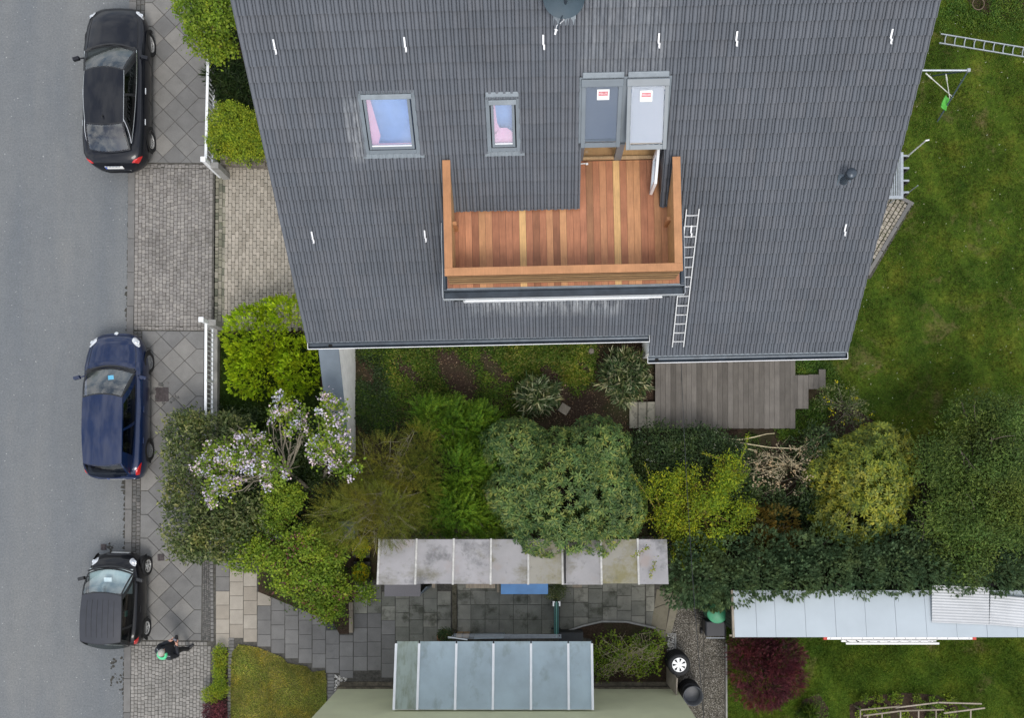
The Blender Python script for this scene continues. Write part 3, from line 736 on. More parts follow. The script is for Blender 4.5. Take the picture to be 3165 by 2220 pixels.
# walls (gables follow the roof)
def wallmesh():
    b = MB()
    def gable(u0, u1):
        prof = [(.55, 0), (2 * WR - .55, 0), (2 * WR - .55, wz(.55) - .15), (WR, wz(WR) - .15), (.55, wz(.55) - .15)]
        n = 5; vs = [HW(u, w_, z) for u in (u0, u1) for w_, z in prof]
        b.add(vs, [tuple(range(n - 1, -1, -1)), tuple(n + i for i in range(n))] + [(i, (i + 1) % n, n + (i + 1) % n, n + i) for i in range(n)])
    gable(.30, .62); gable(UM - .62, UM - .30)
    def hb(u0, u1, w0, w1, z0, z1):
        pts = [HW(u, w_, z) for z in (z0, z1) for w_ in (w0, w1) for u in (u0, u1)]
        b.add(pts, [(0, 2, 3, 1), (4, 5, 7, 6), (0, 1, 5, 4), (2, 6, 7, 3), (0, 4, 6, 2), (1, 3, 7, 5)])
    hb(.62, UM - .62, .55, .85, 0, wz(.55) - .15); hb(.62, UM - .62, 2 * WR - .85, 2 * WR - .55, 0, 4.3)
    hb(U_EXT + .30, UM - .35, -.12, .56, 0, wz(-.12) - .18)
    hb(.62, UM - .62, 2.0, 2 * WR - 2.0, 4.9, 5.1)                # attic floor
    return b
mk('wall', wallmesh(), M['plaster'], house)
def hbox(b, u0, u1, w0, w1, z0, z1):
    pts = [HW(u, w_, z) for z in (z0, z1) for w_ in (w0, w1) for u in (u0, u1)]
    return b.add(pts, [(0, 2, 3, 1), (4, 5, 7, 6), (0, 1, 5, 4), (2, 6, 7, 3), (0, 4, 6, 2), (1, 3, 7, 5)])
# eaves: flashing strip, half-round gutter with a bright rim, downpipe hole
def gutter(parent, u0, u1, w_, z, r=.075):
    g = MB(); n = 9
    prof = [(r * math.cos(a), r * math.sin(a)) for a in [math.pi + math.pi * i / n for i in range(n + 1)]]
    g.grid(lambda i, j: HW(lerp(u0, u1, i), w_ + prof[round(j * n)][0], z + prof[round(j * n)][1]), 1, n)
    for u in (u0, u1): g.add([HW(u, w_ + a, z + c) for a, c in prof], [tuple(range(n + 1))])
    o = mk('gutter', g, M['zinc_dark'], parent, smooth=True)
    b = MB(); b.tube([HW(u0, w_ - r, z), HW(u1, w_ - r, z)], .011, 6)
    b.tube([HW(u0, w_ - r, z), HW(u0, w_ + r, z)], .008, 6); b.tube([HW(u1, w_ - r, z), HW(u1, w_ + r, z)], .008, 6)
    mk('gutter_rim', b, M['white'], o); return o
g1 = gutter(house, .0, U_EXT - .02, -.135, HO.z - .085, .085)
b = MB(); b.add([HW(0, .02, wz(.02) + .004), HW(U_EXT - .02, .02, wz(.02) + .004), HW(U_EXT - .02, -.07, wz(-.07) - .01), HW(0, -.07, wz(-.07) - .01)], [(0, 1, 2, 3)]); mk('eave_flashing', b, M['lead'], house)
we = -2 * TE * cp
g2 = gutter(house, U_EXT - .02, UM + .02, we - .155, wz(we) - .085, .085)
b = MB(); b.add([HW(U_EXT, we + .02, wz(we + .02) + .004), HW(UM, we + .02, wz(we + .02) + .004), HW(UM, we - .09, wz(we - .09) + .004), HW(U_EXT, we - .09, wz(we - .09) + .004)], [(0, 1, 2, 3)]); mk('eave_flashing', b, M['lead'], house)
for u_, w_, z_, g in ((.55, -.135, HO.z - .166, g1), (U_EXT + .22, we - .155, wz(we) - .166, g2)):
    b = MB(); b.lathe([(.052, 0), (.052, .006), (0.0005, .006)], HW(u_, w_, z_), n=16); mk('outlet', b, M['black_soft'], g)
b = MB(); hbox(b, U_EXT - .012, U_EXT + .012, we + .02, .02, wz(we) - .30, wz(we) - .02); mk('side_board', b, M['white'], house)

# ------------------------------------------------------------------ skylights
def rbar(b, u0, u1, v0, v1, h0, h1):
    pts = [RF(u, v, h) for h in (h0, h1) for v in (v0, v1) for u in (u0, u1)]
    return b.add(pts, [(0, 2, 3, 1), (4, 5, 7, 6), (0, 1, 5, 4), (2, 6, 7, 3), (0, 4, 6, 2), (1, 3, 7, 5)])
def ring(b, u0, u1, v0, v1, wl, wr, wb, wt, h0, h1):
    rbar(b, u0, u0 + wl, v0, v1, h0, h1); rbar(b, u1 - wr, u1, v0, v1, h0, h1)
    rbar(b, u0 + wl, u1 - wr, v0, v0 + wb, h0, h1 - .002); rbar(b, u0 + wl, u1 - wr, v1 - wt, v1, h0, h1 - .002)
def apron(b, u0, u1, v, d=.10):
    n = 40
    b.grid(lambda i, j: RF(lerp(u0, u1, i), v - d * j + .004 * math.sin(i * (u1 - u0) / .15 * 6.283) * j, .062 - .008 * j + .012 * math.cos((lerp(u0, u1, i) / .15 - .37) * 6.283)), n, 2)
def skylight(parent, op, label, curtain=None, roll=0.0):
    u0, u1, v0, v1 = op
    s = thing_part('skylight', parent, label)
    b = MB(); ring(b, u0 - .01, u1 + .01, v0 - .03, v1 + .01, .085, .085, .09, .06, -.05, .062); mk('flashing_frame', b, M['metal_grey'], s, bev=.006)
    b = MB(); ring(b, u0 + .10, u1 - .10, v0 + .085, v1 - .07, .055, .055, .06, .05, .02, .088); mk('sash', b, M['metal_grey'], s, bev=.005)
    b = MB(); rbar(b, u0 + .055, u1 - .055, v1 - .15, v1 - .045, .05, .112); mk('hood', b, M['lead'], s, bev=.012)
    b = MB(); apron(b, u0 - .07, u1 + .09, v0 - .02); mk('apron', b, M['lead'], s)
    b = MB(); rbar(b, u0 + .15, u1 - .15, v0 + .14, v0 + .165, .03, .078); mk('glazing_bead', b, M['white'], s)
    b = MB(); rbar(b, u0 + .145, u1 - .145, v0 + .14, v1 - .12, .050, .058); mk('pane', b, M['window_glass'], s)
    b = MB(); b.add([RF(u0 + .1, v0 + .05, -.30), RF(u1 - .1, v0 + .05, -.30), RF(u1 - .1, v1 - .05, -.30), RF(u0 + .1, v1 - .05, -.30)], [(0, 1, 2, 3)])
    for (a, c) in (((u0 + .1, v0 + .05), (u1 - .1, v0 + .05)), ((u1 - .1, v0 + .05), (u1 - .1, v1 - .05)), ((u1 - .1, v1 - .05), (u0 + .1, v1 - .05)), ((u0 + .1, v1 - .05), (u0 + .1, v0 + .05))):
        b.add([RF(*a, -.30), RF(*c, -.30), RF(*c, .02), RF(*a, .02)], [(0, 1, 2, 3)])
    mk('room_lining', b, M['room_blue'], s)  # shallow box under the pane; its blue stands in for reflected sky
    if curtain:
        for poly in curtain:
            b = MB(); b.add([RF(lerp(u0 + .1, u1 - .1, x), lerp(v1 - .08, v0 + .1, y), -.02 - .12 * (i % 2) * 0) for i, (x, y) in enumerate(poly)], [tuple(range(len(poly) - 1, -1, -1))]); mk('curtain', b, M['room_pink'], s)
    return s
def thing_part(name, parent, label=None):
    """a part made of pieces only: an empty under its thing"""
    o = bpy.data.objects.new(name, None); o.empty_display_size = .1; link(o, parent); ORG[o.name] = ORG[parent.name]
    if label: o['label'] = label
    return o
skylight(house, W1, 'large square skylight with pink curtain behind the glass', [[(.0, .0), (.12, .0), (.26, .78), (.16, 1.0), (.0, 1.0)], [(.16, .93), (1, .93), (1, 1), (.16, 1)]])
s2 = skylight(house, W2, 'narrow skylight with pink cushion behind the glass', [[(.0, .0), (.16, .0), (.24, .5), (.34, .62), (.18, .75), (0, .75)], [(.0, .82), (.12, .72), (.35, .62), (.65, .62), (.9, .72), (1, .8), (1, 1), (0, 1)]])
b = MB(); rbar(b, W2[0], W2[1], W2[3] + .0, W2[3] + .11, .02, .09); mk('top_flashing', b, M['lead'], s2, bev=.02)

# pair of tall windows over the balcony door
um = (WD[0] + WD[1]) / 2 - .01
dw = thing_part('balcony_window', house, 'pair of tall roof windows above the balcony door')
b = MB(); v0, v1 = WD[2], WD[3]
for a, c in ((WD[0] - .03, WD[0] + .06), (um - .05, um + .09), (WD[1] - .05, WD[1] + .03)): rbar(b, a, c, v0 + .02, v1 + .02, -.08, .07)
rbar(b, WD[0] + .06, um - .05, v1 - .06, v1 + .02, -.05, .068); rbar(b, um + .09, WD[1] - .05, v1 - .06, v1 + .02, -.05, .068)
mk('window_frame', b, M['metal_grey'], dw, bev=.006)
b = MB()
for a, c in ((WD[0] + .03, um - .02), (um + .05, WD[1] - .03)): rbar(b, a, c, v1 + .0, v1 + .12, .03, .105)
mk('top_flashing', b, M['lead'], dw, bev=.02)
def sash_fn(u0, u1, v0, v1, tilt):
    """sash hinged at its top edge, swung out by tilt"""
    ct, st = math.cos(tilt), math.sin(tilt)
    def f(u, d, h): return RF(u, v1 - d * ct + h * st * 0, .05 + d * st + h)
    def bar_(b, a, c, d0, d1, h0, h1):
        pts = [f(u, d, h) for h in (h0, h1) for d in (d1, d0) for u in (a, c)]
        b.add(pts, [(0, 2, 3, 1), (4, 5, 7, 6), (0, 1, 5, 4), (2, 6, 7, 3), (0, 4, 6, 2), (1, 3, 7, 5)])
    return f, bar_
def text_mesh(name, txt, size):
    cu = bpy.data.curves.new(name, 'FONT'); cu.body = txt; cu.size = size; cu.align_x = 'CENTER'; cu.align_y = 'CENTER'; cu.offset = .0
    ob = bpy.data.objects.new(name, cu); COL.objects.link(ob)
    dg = bpy.context.evaluated_depsgraph_get(); me = bpy.data.meshes.new_from_object(ob.evaluated_get(dg)); bpy.data.objects.remove(ob); bpy.data.curves.remove(cu)
    me.name = name; return me
def tall_sash(u0, u1, v0, v1, tilt, pane_sheet, su, sd_, bright):
    f, bar_ = sash_fn(u0, u1, v0, v1, tilt); L = v1 - v0
    b = MB()
    bar_(b, u0, u0 + .085, .0, L, 0, .05); bar_(b, u1 - .085, u1, .0, L, 0, .05); bar_(b, u0 + .085, u1 - .085, L - .10, L, 0, .048)
    o = mk('sash', b, M['metal_grey'], dw, bev=.006)
    b = MB(); bar_(b, u0 - .012, u1 + .012, -.05, .10, .02, .075); mk('hood', b, M['metal_grey'], dw, bev=.012)
    b = MB(); bar_(b, u0 + .08, u1 - .08, .08, L - .09, .022, .028); mk('pane', b, glassm('sash_glass', (.92, .95, .98), .9, refl=.008 if bright else .06), dw)
    b = MB(); bar_(b, u0 + .08, u1 - .08, .08, L - .12, .0, .006); mk('blind', b, pane_sheet, dw)
    if not bright:
        b = MB(); bar_(b, u0 + .08, u1 - .08, L - .17, L - .12, .004, .02); mk('blind_rail', b, M['dish'], dw)
    b = MB(); cu = lerp(u0, u1, su); bar_(b, cu - .125, cu + .125, sd_, sd_ + .21, .0285, .0305); st = mk('sticker', b, M['sticker'], dw)
    b = MB(); bar_(b, cu - .098, cu + .098, sd_ + .04, sd_ + .125, .0308, .0320); mk('sticker_print', b, M['sticker_red'], dw)
    tm = text_mesh('lettering', 'VELUX', .062); c0 = f(cu, sd_ + .0825, .0332)
    ex = (f(cu + 1, 0, 0) - f(cu, 0, 0)); ey = (f(cu, 0, 0) - f(cu, 1, 0)); ez = ex.cross(ey).normalized()
    o2 = bpy.data.objects.new('lettering', tm); tm.materials.append(M['sticker'])
    org = Vector(ORG[dw.name]); link(o2, dw)
    o2.matrix_local = Matrix.Translation(c0 - org) @ Matrix((ex, ey, ez)).transposed().to_4x4() @ Matrix.Diagonal((1, 1, 1, 1))
VS = roof_uv(1860, 450)[1]
tall_sash(WD[0] + .02, um - .045, VS, v1 - .06, 0.0, M['blind_dark'], .53, .16, False)
tall_sash(um + .045, WD[1] - .02, VS + .03, v1 - .06, R(15), M['blind_light'], .46, .19, True)
# upright lower elements: left fixed pane, right opening with a white frame, room behind
zt = HO.z + VS * sp_; 
b = MB(); hbox(b, NU0 + .0, NU0 + .09, NWB - .05, NWB + .03, ZD, zt); hbox(b, um - .08, um + .08, NWB - .05, NWB + .03, ZD, zt); hbox(b, NU1 - .06, NU1, NWB - .05, NWB + .03, ZD, zt)
hbox(b, NU0 + .09, um - .08, NWB - .05, NWB + .02, zt - .06, zt); mk('door_post', b, M['metal_grey'], dw, bev=.005)
b = MB(); hbox(b, NU0 + .09, um - .08, NWB - .04, NWB + .02, ZD + .0, ZD + .09); hbox(b, um + .08, NU1 - .06, NWB - .04, NWB + .03, ZD, ZD + .05); mk('threshold', b, M['timber'], dw, bev=.004)
b = MB(); hbox(b, NU0 + .09, um - .08, NWB - .015, NWB - .005, ZD + .09, zt - .06); mk('pane', b, glassm('door_glass', (.95, .96, .96), .95, refl=.06), dw)
b = MB(); hbox(b, WD[0] + .0, WD[1] - .0, NWB + .03, NWB + 1.6, ZD - .06, ZD - .01); mk('room_floor', b, M['room_wood'], dw)
b = MB(); hbox(b, WD[0] - .05, WD[0] - .01, NWB + .03, NWB + 1.6, ZD - .06, zt + .05); hbox(b, WD[1] + .01, WD[1] + .05, NWB + .03, NWB + 1.6, ZD - .06, zt + .05); hbox(b, WD[0], WD[1], NWB + 1.6, NWB + 1.64, ZD - .06, wz(NWB + 1.6) - .2); mk('room_wall', b, M['plaster'], dw)
b = MB(); hbox(b, NU1 + .0, NU1 + .05, BWB - .05, NWB, ZD - .02, ZD + .02)
b.add([HW(NU1, BWB - .02, ZD), HW(NU1, NWB, ZD), HW(NU1, NWB, wz(NWB) + .03), HW(NU1, BWB - .02, wz(BWB) + .03)], [(0, 1, 2, 3)])
b.add([HW(NU0, BWB - .02, ZD), HW(NU0, NWB, ZD), HW(NU0, NWB, wz(NWB) + .03), HW(NU0, BWB - .02, wz(BWB) + .03)], [(3, 2, 1, 0)])
mk('niche_cheek', b, M['zinc_dark'], dw)
# open white door leaf
hd = HW(NU1 - .10, NWB - .03, 0); ed = HW(NU1 - .19, NWB - .86, 0); dl = (ed - hd).normalized(); nl = Vector((-dl.y, dl.x, 0)); L = (ed - hd).length
b = MB()
def leaf_bar(d0, d1, z0, z1, th=.06): 
    m = hd + dl * (d0 + d1) / 2; b.box((m.x, m.y, (z0 + z1) / 2), (th, d1 - d0, z1 - z0), math.atan2(dl.y, dl.x) - math.pi / 2)
leaf_bar(0, .10, ZD + .05, zt - .12); leaf_bar(L - .10, L, ZD + .05, zt - .12); leaf_bar(.10, L - .10, ZD + .05, ZD + .16); leaf_bar(.10, L - .10, zt - .22, zt - .12)
mk('door_leaf', b, M['white'], dw, bev=.008)
b = MB(); leaf_bar(.09, L - .09, ZD + .15, zt - .2, .02); mk('pane', b, M['window_glass'], dw)
b = MB(); q = HW(NU0 + .02, NWB - .14, ZD + .08); b.tube([q, q + Vector((.12, .01, 0)), q + Vector((.15, -.02, 0))], .012, 6); b.box(q + Vector((.16, -.0, 0)), (.05, .04, .03)); mk('handle', b, M['white'], dw)

# ------------------------------------------------------------------ roof balcony
bal = thing_part('balcony', house, 'timber roof balcony with reddish deck boards and slatted railing')
b = MB(); hbox(b, BU0 + .03, BU1 - .03, BWF + .03, BWB - .01, wz(BWF) - .15, ZD - .045); mk('box', b, M['zinc_dark'], bal)
b = MB(); hbox(b, BU0 + .30, BU1 - .55, BWF - .02, BWF + .025, wz(BWF) - .02, wz(BWF) + .95); mk('fascia', b, M['white'], bal)
bw = .1515; nb = int((BU1 - BU0 - .1) / bw) + 1; shift = (NU0 - BU0 - .05) % bw
pale = {11, 25}
u = BU0 + .05 - (bw - shift if shift > .03 else 0); k = 0
while u < BU1 - .06:
    a, c = max(u, BU0 + .05), min(u + bw, BU1 - .05)
    if c - a > .02:
        mid = (a + c) / 2; w1 = NWB - .055 if NU0 - .02 < mid < NU1 + .02 else BWB - .02
        if mid > NU1 - .0: w1 = BWB - .02
        b = MB(); hbox(b, a + .0025, c - .0025, BWF + .02, w1, ZD - .03, ZD + rng.uniform(-.0015, .0015)); mk('deck_board', b, M['deck_pale'] if k in pale else M['deck'], bal)
    u += bw; k += 1
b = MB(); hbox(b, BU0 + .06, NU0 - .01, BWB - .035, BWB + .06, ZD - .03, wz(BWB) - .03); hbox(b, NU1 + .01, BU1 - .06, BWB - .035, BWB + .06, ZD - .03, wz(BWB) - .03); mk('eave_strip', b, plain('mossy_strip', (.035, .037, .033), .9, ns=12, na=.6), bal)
RZ = 7.4
fo, fi = pu(1740, 845, RZ)[1], pu(1740, 820, RZ)[1]             # front rail, outer and inner edge
lo_, li = pu(1374, 845, RZ)[0], pu(1399, 845, RZ)[0]; ro, ri = pu(2111, 835, RZ)[0], pu(2086, 835, RZ)[0]
wend = (RZ - HO.z) / math.tan(PITCH) + .04
b = MB(); hbox(b, lo_, ro, fo, fi, RZ - .04, RZ); mk('handrail', b, M['rail'], bal, bev=.006)
b = MB(); hbox(b, lo_ + .002, li, fi + .002, pu(1380, 494, RZ)[1], RZ - .04, RZ); mk('handrail', b, M['rail'], bal, bev=.006)
b = MB(); hbox(b, ri, ro - .002, fi + .002, pu(2098, 483, RZ)[1], RZ - .04, RZ); mk('handrail', b, M['rail'], bal, bev=.006)
# slatted skins outside, boarded skins inside
z = ZD + .06; r2 = random.Random(5)
while z < RZ - .07:
    b = MB(); hbox(b, lo_ + .03, ro - .03, fo + .02 - r2.uniform(0, .006), fo + .045, z, z + .058); mk('railing_slat', b, M['slatwood'], bal); z += .068
for s_, (ua, ub) in enumerate(((lo_ + .03, lo_ + .055), (ro - .055, ro - .03))):
    z = ZD + .06
    while z < RZ - .07:
        wq = (z - HO.z) / math.tan(PITCH)
        if wq > fo + .3: b = MB(); hbox(b, ua, ub, fo + .05, min(max(fo + .3, wq + .02), pu(1380, 498, RZ)[1]), z, z + .058); mk('railing_slat', b, M['slatwood'], bal)
        z += .068
b = MB(); hbox(b, lo_ + .06, ro - .06, fi - .035, fi - .012, ZD + .03, RZ - .05); mk('inner_board', b, M['rail_in'], bal)
for ua, ub in ((li - .035, li - .012), (ri + .012, ri + .035)):
    b = MB(); pts = [(fi, ZD + .03), (BWB - .06, ZD + .03), (pu(1380, 520, RZ)[1], RZ - .05), (fi, RZ - .05)]
    vs = [HW(u_, w_, z_) for u_ in (ua, ub) for w_, z_ in pts]; b.add(vs, [(3, 2, 1, 0), (4, 5, 6, 7)] + [(i, (i + 1) % 4, 4 + (i + 1) % 4, 4 + i) for i in range(4)]); mk('inner_board', b, M['rail_in'], bal)
for ua, ub in ((li - .02, li + .07), (ri - .07, ri + .02)):
    b = MB(); hbox(b, ua, ub, pu(1740, 690, 6.9)[1], pu(1740, 690, 6.9)[1] + .08, ZD + .001, RZ - .45); mk('rail_post', b, M['rail'], bal, bev=.004)
for ua in (lo_ + .45 + .8 * i for i in range(6)):
    b = MB(); hbox(b, ua, ua + .07, fo + .048, fi - .036, ZD + .001, RZ - .042); mk('rail_post', b, M['rail'], bal)
# box gutter round the balcony
b = MB()
hbox(b, BU0 - .05, BU1 + .07, BWF - .03, BWF + .018, ZD - .30, ZD - .02); hbox(b, BU0 - .05, BU1 + .07, BWF - .19, BWF - .03, ZD - .28, ZD - .20)
hbox(b, BU0 - .05, BU0 + .02, BWF + .018, BWB - .2, ZD - .25, ZD - .04); hbox(b, BU1 - .02, BU1 + .07, BWF + .018, BWB - .4, ZD - .25, ZD - .04)
mk('edge_gutter', b, M['zinc_dark'], bal, bev=.012)
b = MB(); hbox(b, BU0 - .06, BU1 + .08, BWF - .205, BWF - .188, ZD - .30, ZD - .17); hbox(b, BU0 - .065, BU0 - .052, BWF - .188, BWB - .3, ZD - .27, ZD - .03); hbox(b, BU1 + .072, BU1 + .083, BWF - .188, BWB - .5, ZD - .27, ZD - .03); mk('gutter_edge', b, M['zinc_edge'], bal)
b = MB(); hbox(b, BU0 + .04, BU1 - .04, BWF - .012, BWF + .016, ZD - .06, ZD - .004); mk('drip_strip', b, M['lead'], bal)
b = MB(); hbox(b, BU0 + .42, BU1 - .40, BWF - .232, BWF - .207, ZD - .36, ZD - .31); mk('light_strip', b, M['white'], bal)

# ------------------------------------------------------------------ roof hooks, vent, dish
hk = MB(); hk.box((0, .10, .02), (.034, .22, .012)); hk.box((0, -.01, .035), (.034, .02, .045)); hk.box((.016, -.06, .055), (.034, .10, .012)); hk.box((.016, -.115, .07), (.034, .014, .05))
hkm = hk.mesh('roof_hook'); hkm.materials.append(M['alu_white'])
E = Matrix((RF(1, 0) - RF(0, 0), RF(0, 1) - RF(0, 0), (RF(0, 0, 1) - RF(0, 0, 0)))).transposed()
rot = E.to_euler()
for px, py in ((850, 147), (1252, 140), (1679, 133), (2035, 128), (2275, 122), (2752, 115), (967, 735), (1314, 731), (2135, 716), (2610, 712)):
    q = RF(*roof_uv(px, py, .08), .078); inst('roof_hook', hkm, house, q, rot=rot, sc=(1, .78, 1))
def roof_thing(px, py, h=.03): u, v = roof_uv(px, py, h); return u, v
u, v = roof_uv(2607, 560, .04); q = RF(u, v, .03)
vent = thing('roof_vent', 'dark cowled vent pipe standing on the right side of the roof', 'vent', q)
b = MB()
b.grid(lambda i, j: RF(u - .15 + .30 * i, v - .10 + .32 * j, .062 + .014 * math.cos(((u - .15 + .30 * i) / .15 - .37) * 6.283)), 16, 2); mk('base_plate', b, M['cover_grey'], vent)
b = MB(); b.lathe([(.09, -.05), (.088, .08), (.07, .13), (.058, .16), (.058, .40)], q, n=20); mk('pipe', b, M['zinc_dark'], vent, smooth=True)
b = MB(); b.lathe([(.06, .38), (.112, .40), (.116, .52), (.10, .55), (.001, .56)], q, n=24); mk('cowl', b, M['zinc_dark'], vent, smooth=True)
u, v = roof_uv(1745, 62, .1)
q = RF(u, v, .03); dish = thing('satellite_dish', 'petrol blue satellite dish on the upper edge of the roof', 'satellite dish', q)
b = MB(); b.grid(lambda i, j: RF(u - .22 + .44 * i, v - .10 + .34 * j, .066 + .014 * math.cos(((u - .22 + .44 * i) / .15 - .37) * 6.283)), 20, 2); mk('base_plate', b, M['lead'], dish)
top = q + Vector((0, 0, .75)); b = MB(); b.tube([q, top], .028, 10); mk('mast', b, M['zinc_dark'], dish)
fd = Vector((-.06, -.88, .47)).normalized(); cc = P(1740, 2, top.z - .02) + Vector((.02, .10, 0)); a1 = fd.cross(Vector((0, 0, 1))).normalized(); a2 = a1.cross(fd)
b = MB()
def dishp(i, j):
    r_ = .385 * i; t = j * 2 * math.pi; return cc + a1 * r_ * math.cos(t) + a2 * r_ * 1.06 * math.sin(t) + fd * (.62 * r_ * r_ )
b.grid(dishp, 10, 36); mk('reflector', b, M['dish'], dish, smooth=True)
lnb = P(1716, 103, top.z - .25); b = MB(); b.bar(cc - a2 * .36 + fd * .05, lnb, .022, .03); mk('feed_arm', b, M['zinc_dark'], dish)
b = MB(); fdir = (cc - lnb).normalized(); b.lathe([(.0005, -.02), (.02, -.02), (.022, .05), (.036, .055), (.036, .075), (.0005, .08)], lnb, fdir, 14); mk('receiver', b, M['alu_white'], dish)
b = MB(); m_ = cc - a2 * .3; b.tube([m_, m_ + Vector((.02, -.12, -.12)), lnb + Vector((.10, .22, -.04)), lnb + Vector((.03, .16, -.02)), lnb], .009, 5); mk('cable', b, M['white'], dish)

# ladders --------------------------------------------------------------
def ladder(name, label, p0, p1, wdt, n, up, mat, rail=.05, loc=None, rw=.026, group=None):
    p0, p1 = Vector(p0), Vector(p1); root = thing(name, label, 'ladder', p0, group); d = (p1 - p0); L = d.length; d.normalize(); up = Vector(up); sx = d.cross(up).normalized()
    for s_ in (-1, 1):
        b = MB(); b.bar(p0 + sx * s_ * wdt / 2, p1 + sx * s_ * wdt / 2, rw, rail, up); mk('rail', b, mat, root, bev=.004)
    for k in range(n):
        q = p0 + d * L * ((k + .6) / (n + .2)); sg = -up * .0
        b = MB(); b.tube([q - sx * wdt / 2, q - sx * wdt * .2 - up * .012 - d * .012, q + sx * wdt * .2 - up * .012 - d * .012, q + sx * wdt / 2], .017, 6); mk('rung', b, mat, root)
    return root
nrm = E @ Vector((0, 0, 1))
q0 = RF(*roof_uv(2095, 1072, .1), .10); q1 = RF(*roof_uv(2141, 645, .1), .10)
ladder('roof_ladder', 'aluminium ladder lying on the tiles beside the balcony', q0, q1, .28, 14, nrm, M['alu'])
ladder('lawn_ladder', 'aluminium ladder lying on the rear lawn', P(2905, 118, .09), P(3330, 188, .09), .27, 14, (0, 0, 1), M['galv'])
# overhead cable from the eave across the garden
b = MB(); pts = []
for k in range(15):
    t = k / 14; a = HW(U_EXT + .85, -.7, 3.5); c = Vector((4.12, -6.2, 4.9)); q = a.lerp(c, t); q.z -= .35 * math.sin(math.pi * t); pts.append(q)
b.tube(pts, .0085, 5); mk('cable', b, M['black_plastic'], label='thin dark cable strung from the eave over the shrubs', cat='cable')
# ------------------------------------------------------------------ garden wall with sheet cover (slopes down from the house)
gw = thing('garden_wall', 'white garden wall with a sloping grey metal cover below the eave', 'wall', P(1090, 1200))
def gz(Y): return lerp(2.55, 1.0, (3.8 - Y) / 3.0)
b = MB(); xr = P(1099, 1200).x
ya, yb_ = 3.9, .55
pts = [(xr - .20, ya), (xr, ya), (xr + .0, yb_), (xr - .20, yb_)]
vs = [(x, y, 0) for x, y in pts] + [(x, y, gz(y)) for x, y in pts]
b.add(vs, [(3, 2, 1, 0), (4, 5, 6, 7), (0, 1, 5, 4), (1, 2, 6, 5), (2, 3, 7, 6), (3, 0, 4, 7)]); mk('wall_body', b, M['oldwhite'], gw)
b = MB(); pts = [(xr - .53, ya), (xr + .02, ya), (xr + .02, yb_ - .02), (xr - .53, yb_ - .02)]
vs = [(x, y, gz(y) + .002) for x, y in pts] + [(x, y, gz(y) + .03) for x, y in pts]
b.add(vs, [(3, 2, 1, 0), (4, 5, 6, 7), (0, 1, 5, 4), (1, 2, 6, 5), (2, 3, 7, 6), (3, 0, 4, 7)]); mk('cover_sheet', b, M['cover_grey'], gw, bev=.005)
b = MB(); b.bx(xr - .50, xr - .205, yb_, ya - .1, 0, .9); mk('wall_base', b, M['oldwhite'], gw)

# ------------------------------------------------------------------ white picket railings and gate posts
def railing(label, pA, pB, zt=.86, base=.22, group='white railings along the pavement'):
    a = Vector((pA[0], pA[1], 0)); c = Vector((pB[0], pB[1], 0)); L = (c - a).length; d = (c - a).normalized()
    r = thing('railing', label, 'railing', a, group)
    b = MB(); m = (a + c) / 2; ang = math.atan2(d.y, d.x); b.box((m.x, m.y, base / 2), (L, .20, base), ang); mk('base_wall', b, M['concrete'], r, bev=.01)
    b = MB(); b.bar(a + Vector((0, 0, zt)), c + Vector((0, 0, zt)), .075, .035); mk('top_rail', b, M['white'], r, bev=.004)
    b = MB(); b.bar(a + Vector((0, 0, base + .12)), c + Vector((0, 0, base + .12)), .045, .03); mk('bottom_rail', b, M['white'], r)
    n = int(L / .135); pk = MB(); pk.box((0, 0, 0), (.028, .028, zt - base - .12)); pm = pk.mesh('picket'); pm.materials.append(M['white'])
    for k in range(n): q = a + d * (L * (k + .5) / n); inst('picket', pm, r, (q.x, q.y, (zt + base + .1) / 2), ang)
    for k in range(int(L / 1.6) + 1):
        q = a + d * min(L - .03, .03 + k * 1.6); b = MB(); b.box((q.x, q.y, zt / 2 + .06), (.05, .05, zt - .05), ang); mk('post', b, M['white'], r)
    return r
ra = P(636, 495, .86); railing('white picket railing in front of the rounded lime bush by the upper car', (ra.x, ra.y), (ra.x + .14, ra.y + 6.2))
rb = P(637, 1000, .86); railing('white picket railing running into the laurel hedge', (rb.x, rb.y), (rb.x - .04, rb.y - 6.6))
rc = P(655, 1668, 1.0); rd = P(860, 1664, 1.0); railing('white railing half hidden behind the pink-tinged shrub', (rd.x, rd.y), (rc.x, rc.y), zt=1.0, group=None)
def gatepost(label, px, py, h, rz):
    q = P(px, py, h); r = thing('gate_post', label, 'gate post', (q.x, q.y, 0), 'white gate posts at the driveway')
    b = MB(); b.box((q.x, q.y, h / 2), (.11, .11, h), rz); mk('post', b, M['white'], r, bev=.006)
    b = MB(); b.box((q.x, q.y, h + .012), (.14, .14, .03), rz); mk('cap', b, M['white'], r, bev=.006)
    b = MB(); b.box((q.x + .17, q.y - .02, h * .36), (.22, .17, h * .72), rz); mk('pier', b, M['concrete'], r, bev=.01)
gatepost('white gate post at the end of the upper picket railing', 628, 492, 1.45, 0)
gatepost('white gate post at the head of the lower picket railing', 622, 988, 1.30, 0)
# low rubble wall holding the upper bed
rw = thing('rubble_wall', 'low rough stone wall between the upper bed and the driveway', 'wall', P(760, 505))
r3 = random.Random(9)
for row in range(2):
    x = 690.0
    while x < 860:
        wpx = r3.uniform(14, 34); a = P(x, 518 - 14 * row + (x - 690) * .05); c = P(min(x + wpx, 862), 504 - 14 * row + (x - 690) * .05)
        b = MB(); q = [(a.x, a.y), (c.x - .012, a.y + r3.uniform(-.01, .01)), (c.x - .012, c.y - .012), (a.x, c.y - .012)]
        b.prism(q, 0, .30 + .08 * row + r3.uniform(-.03, .03), .02); mk('stone', b, M['stone'], rw); x += wpx

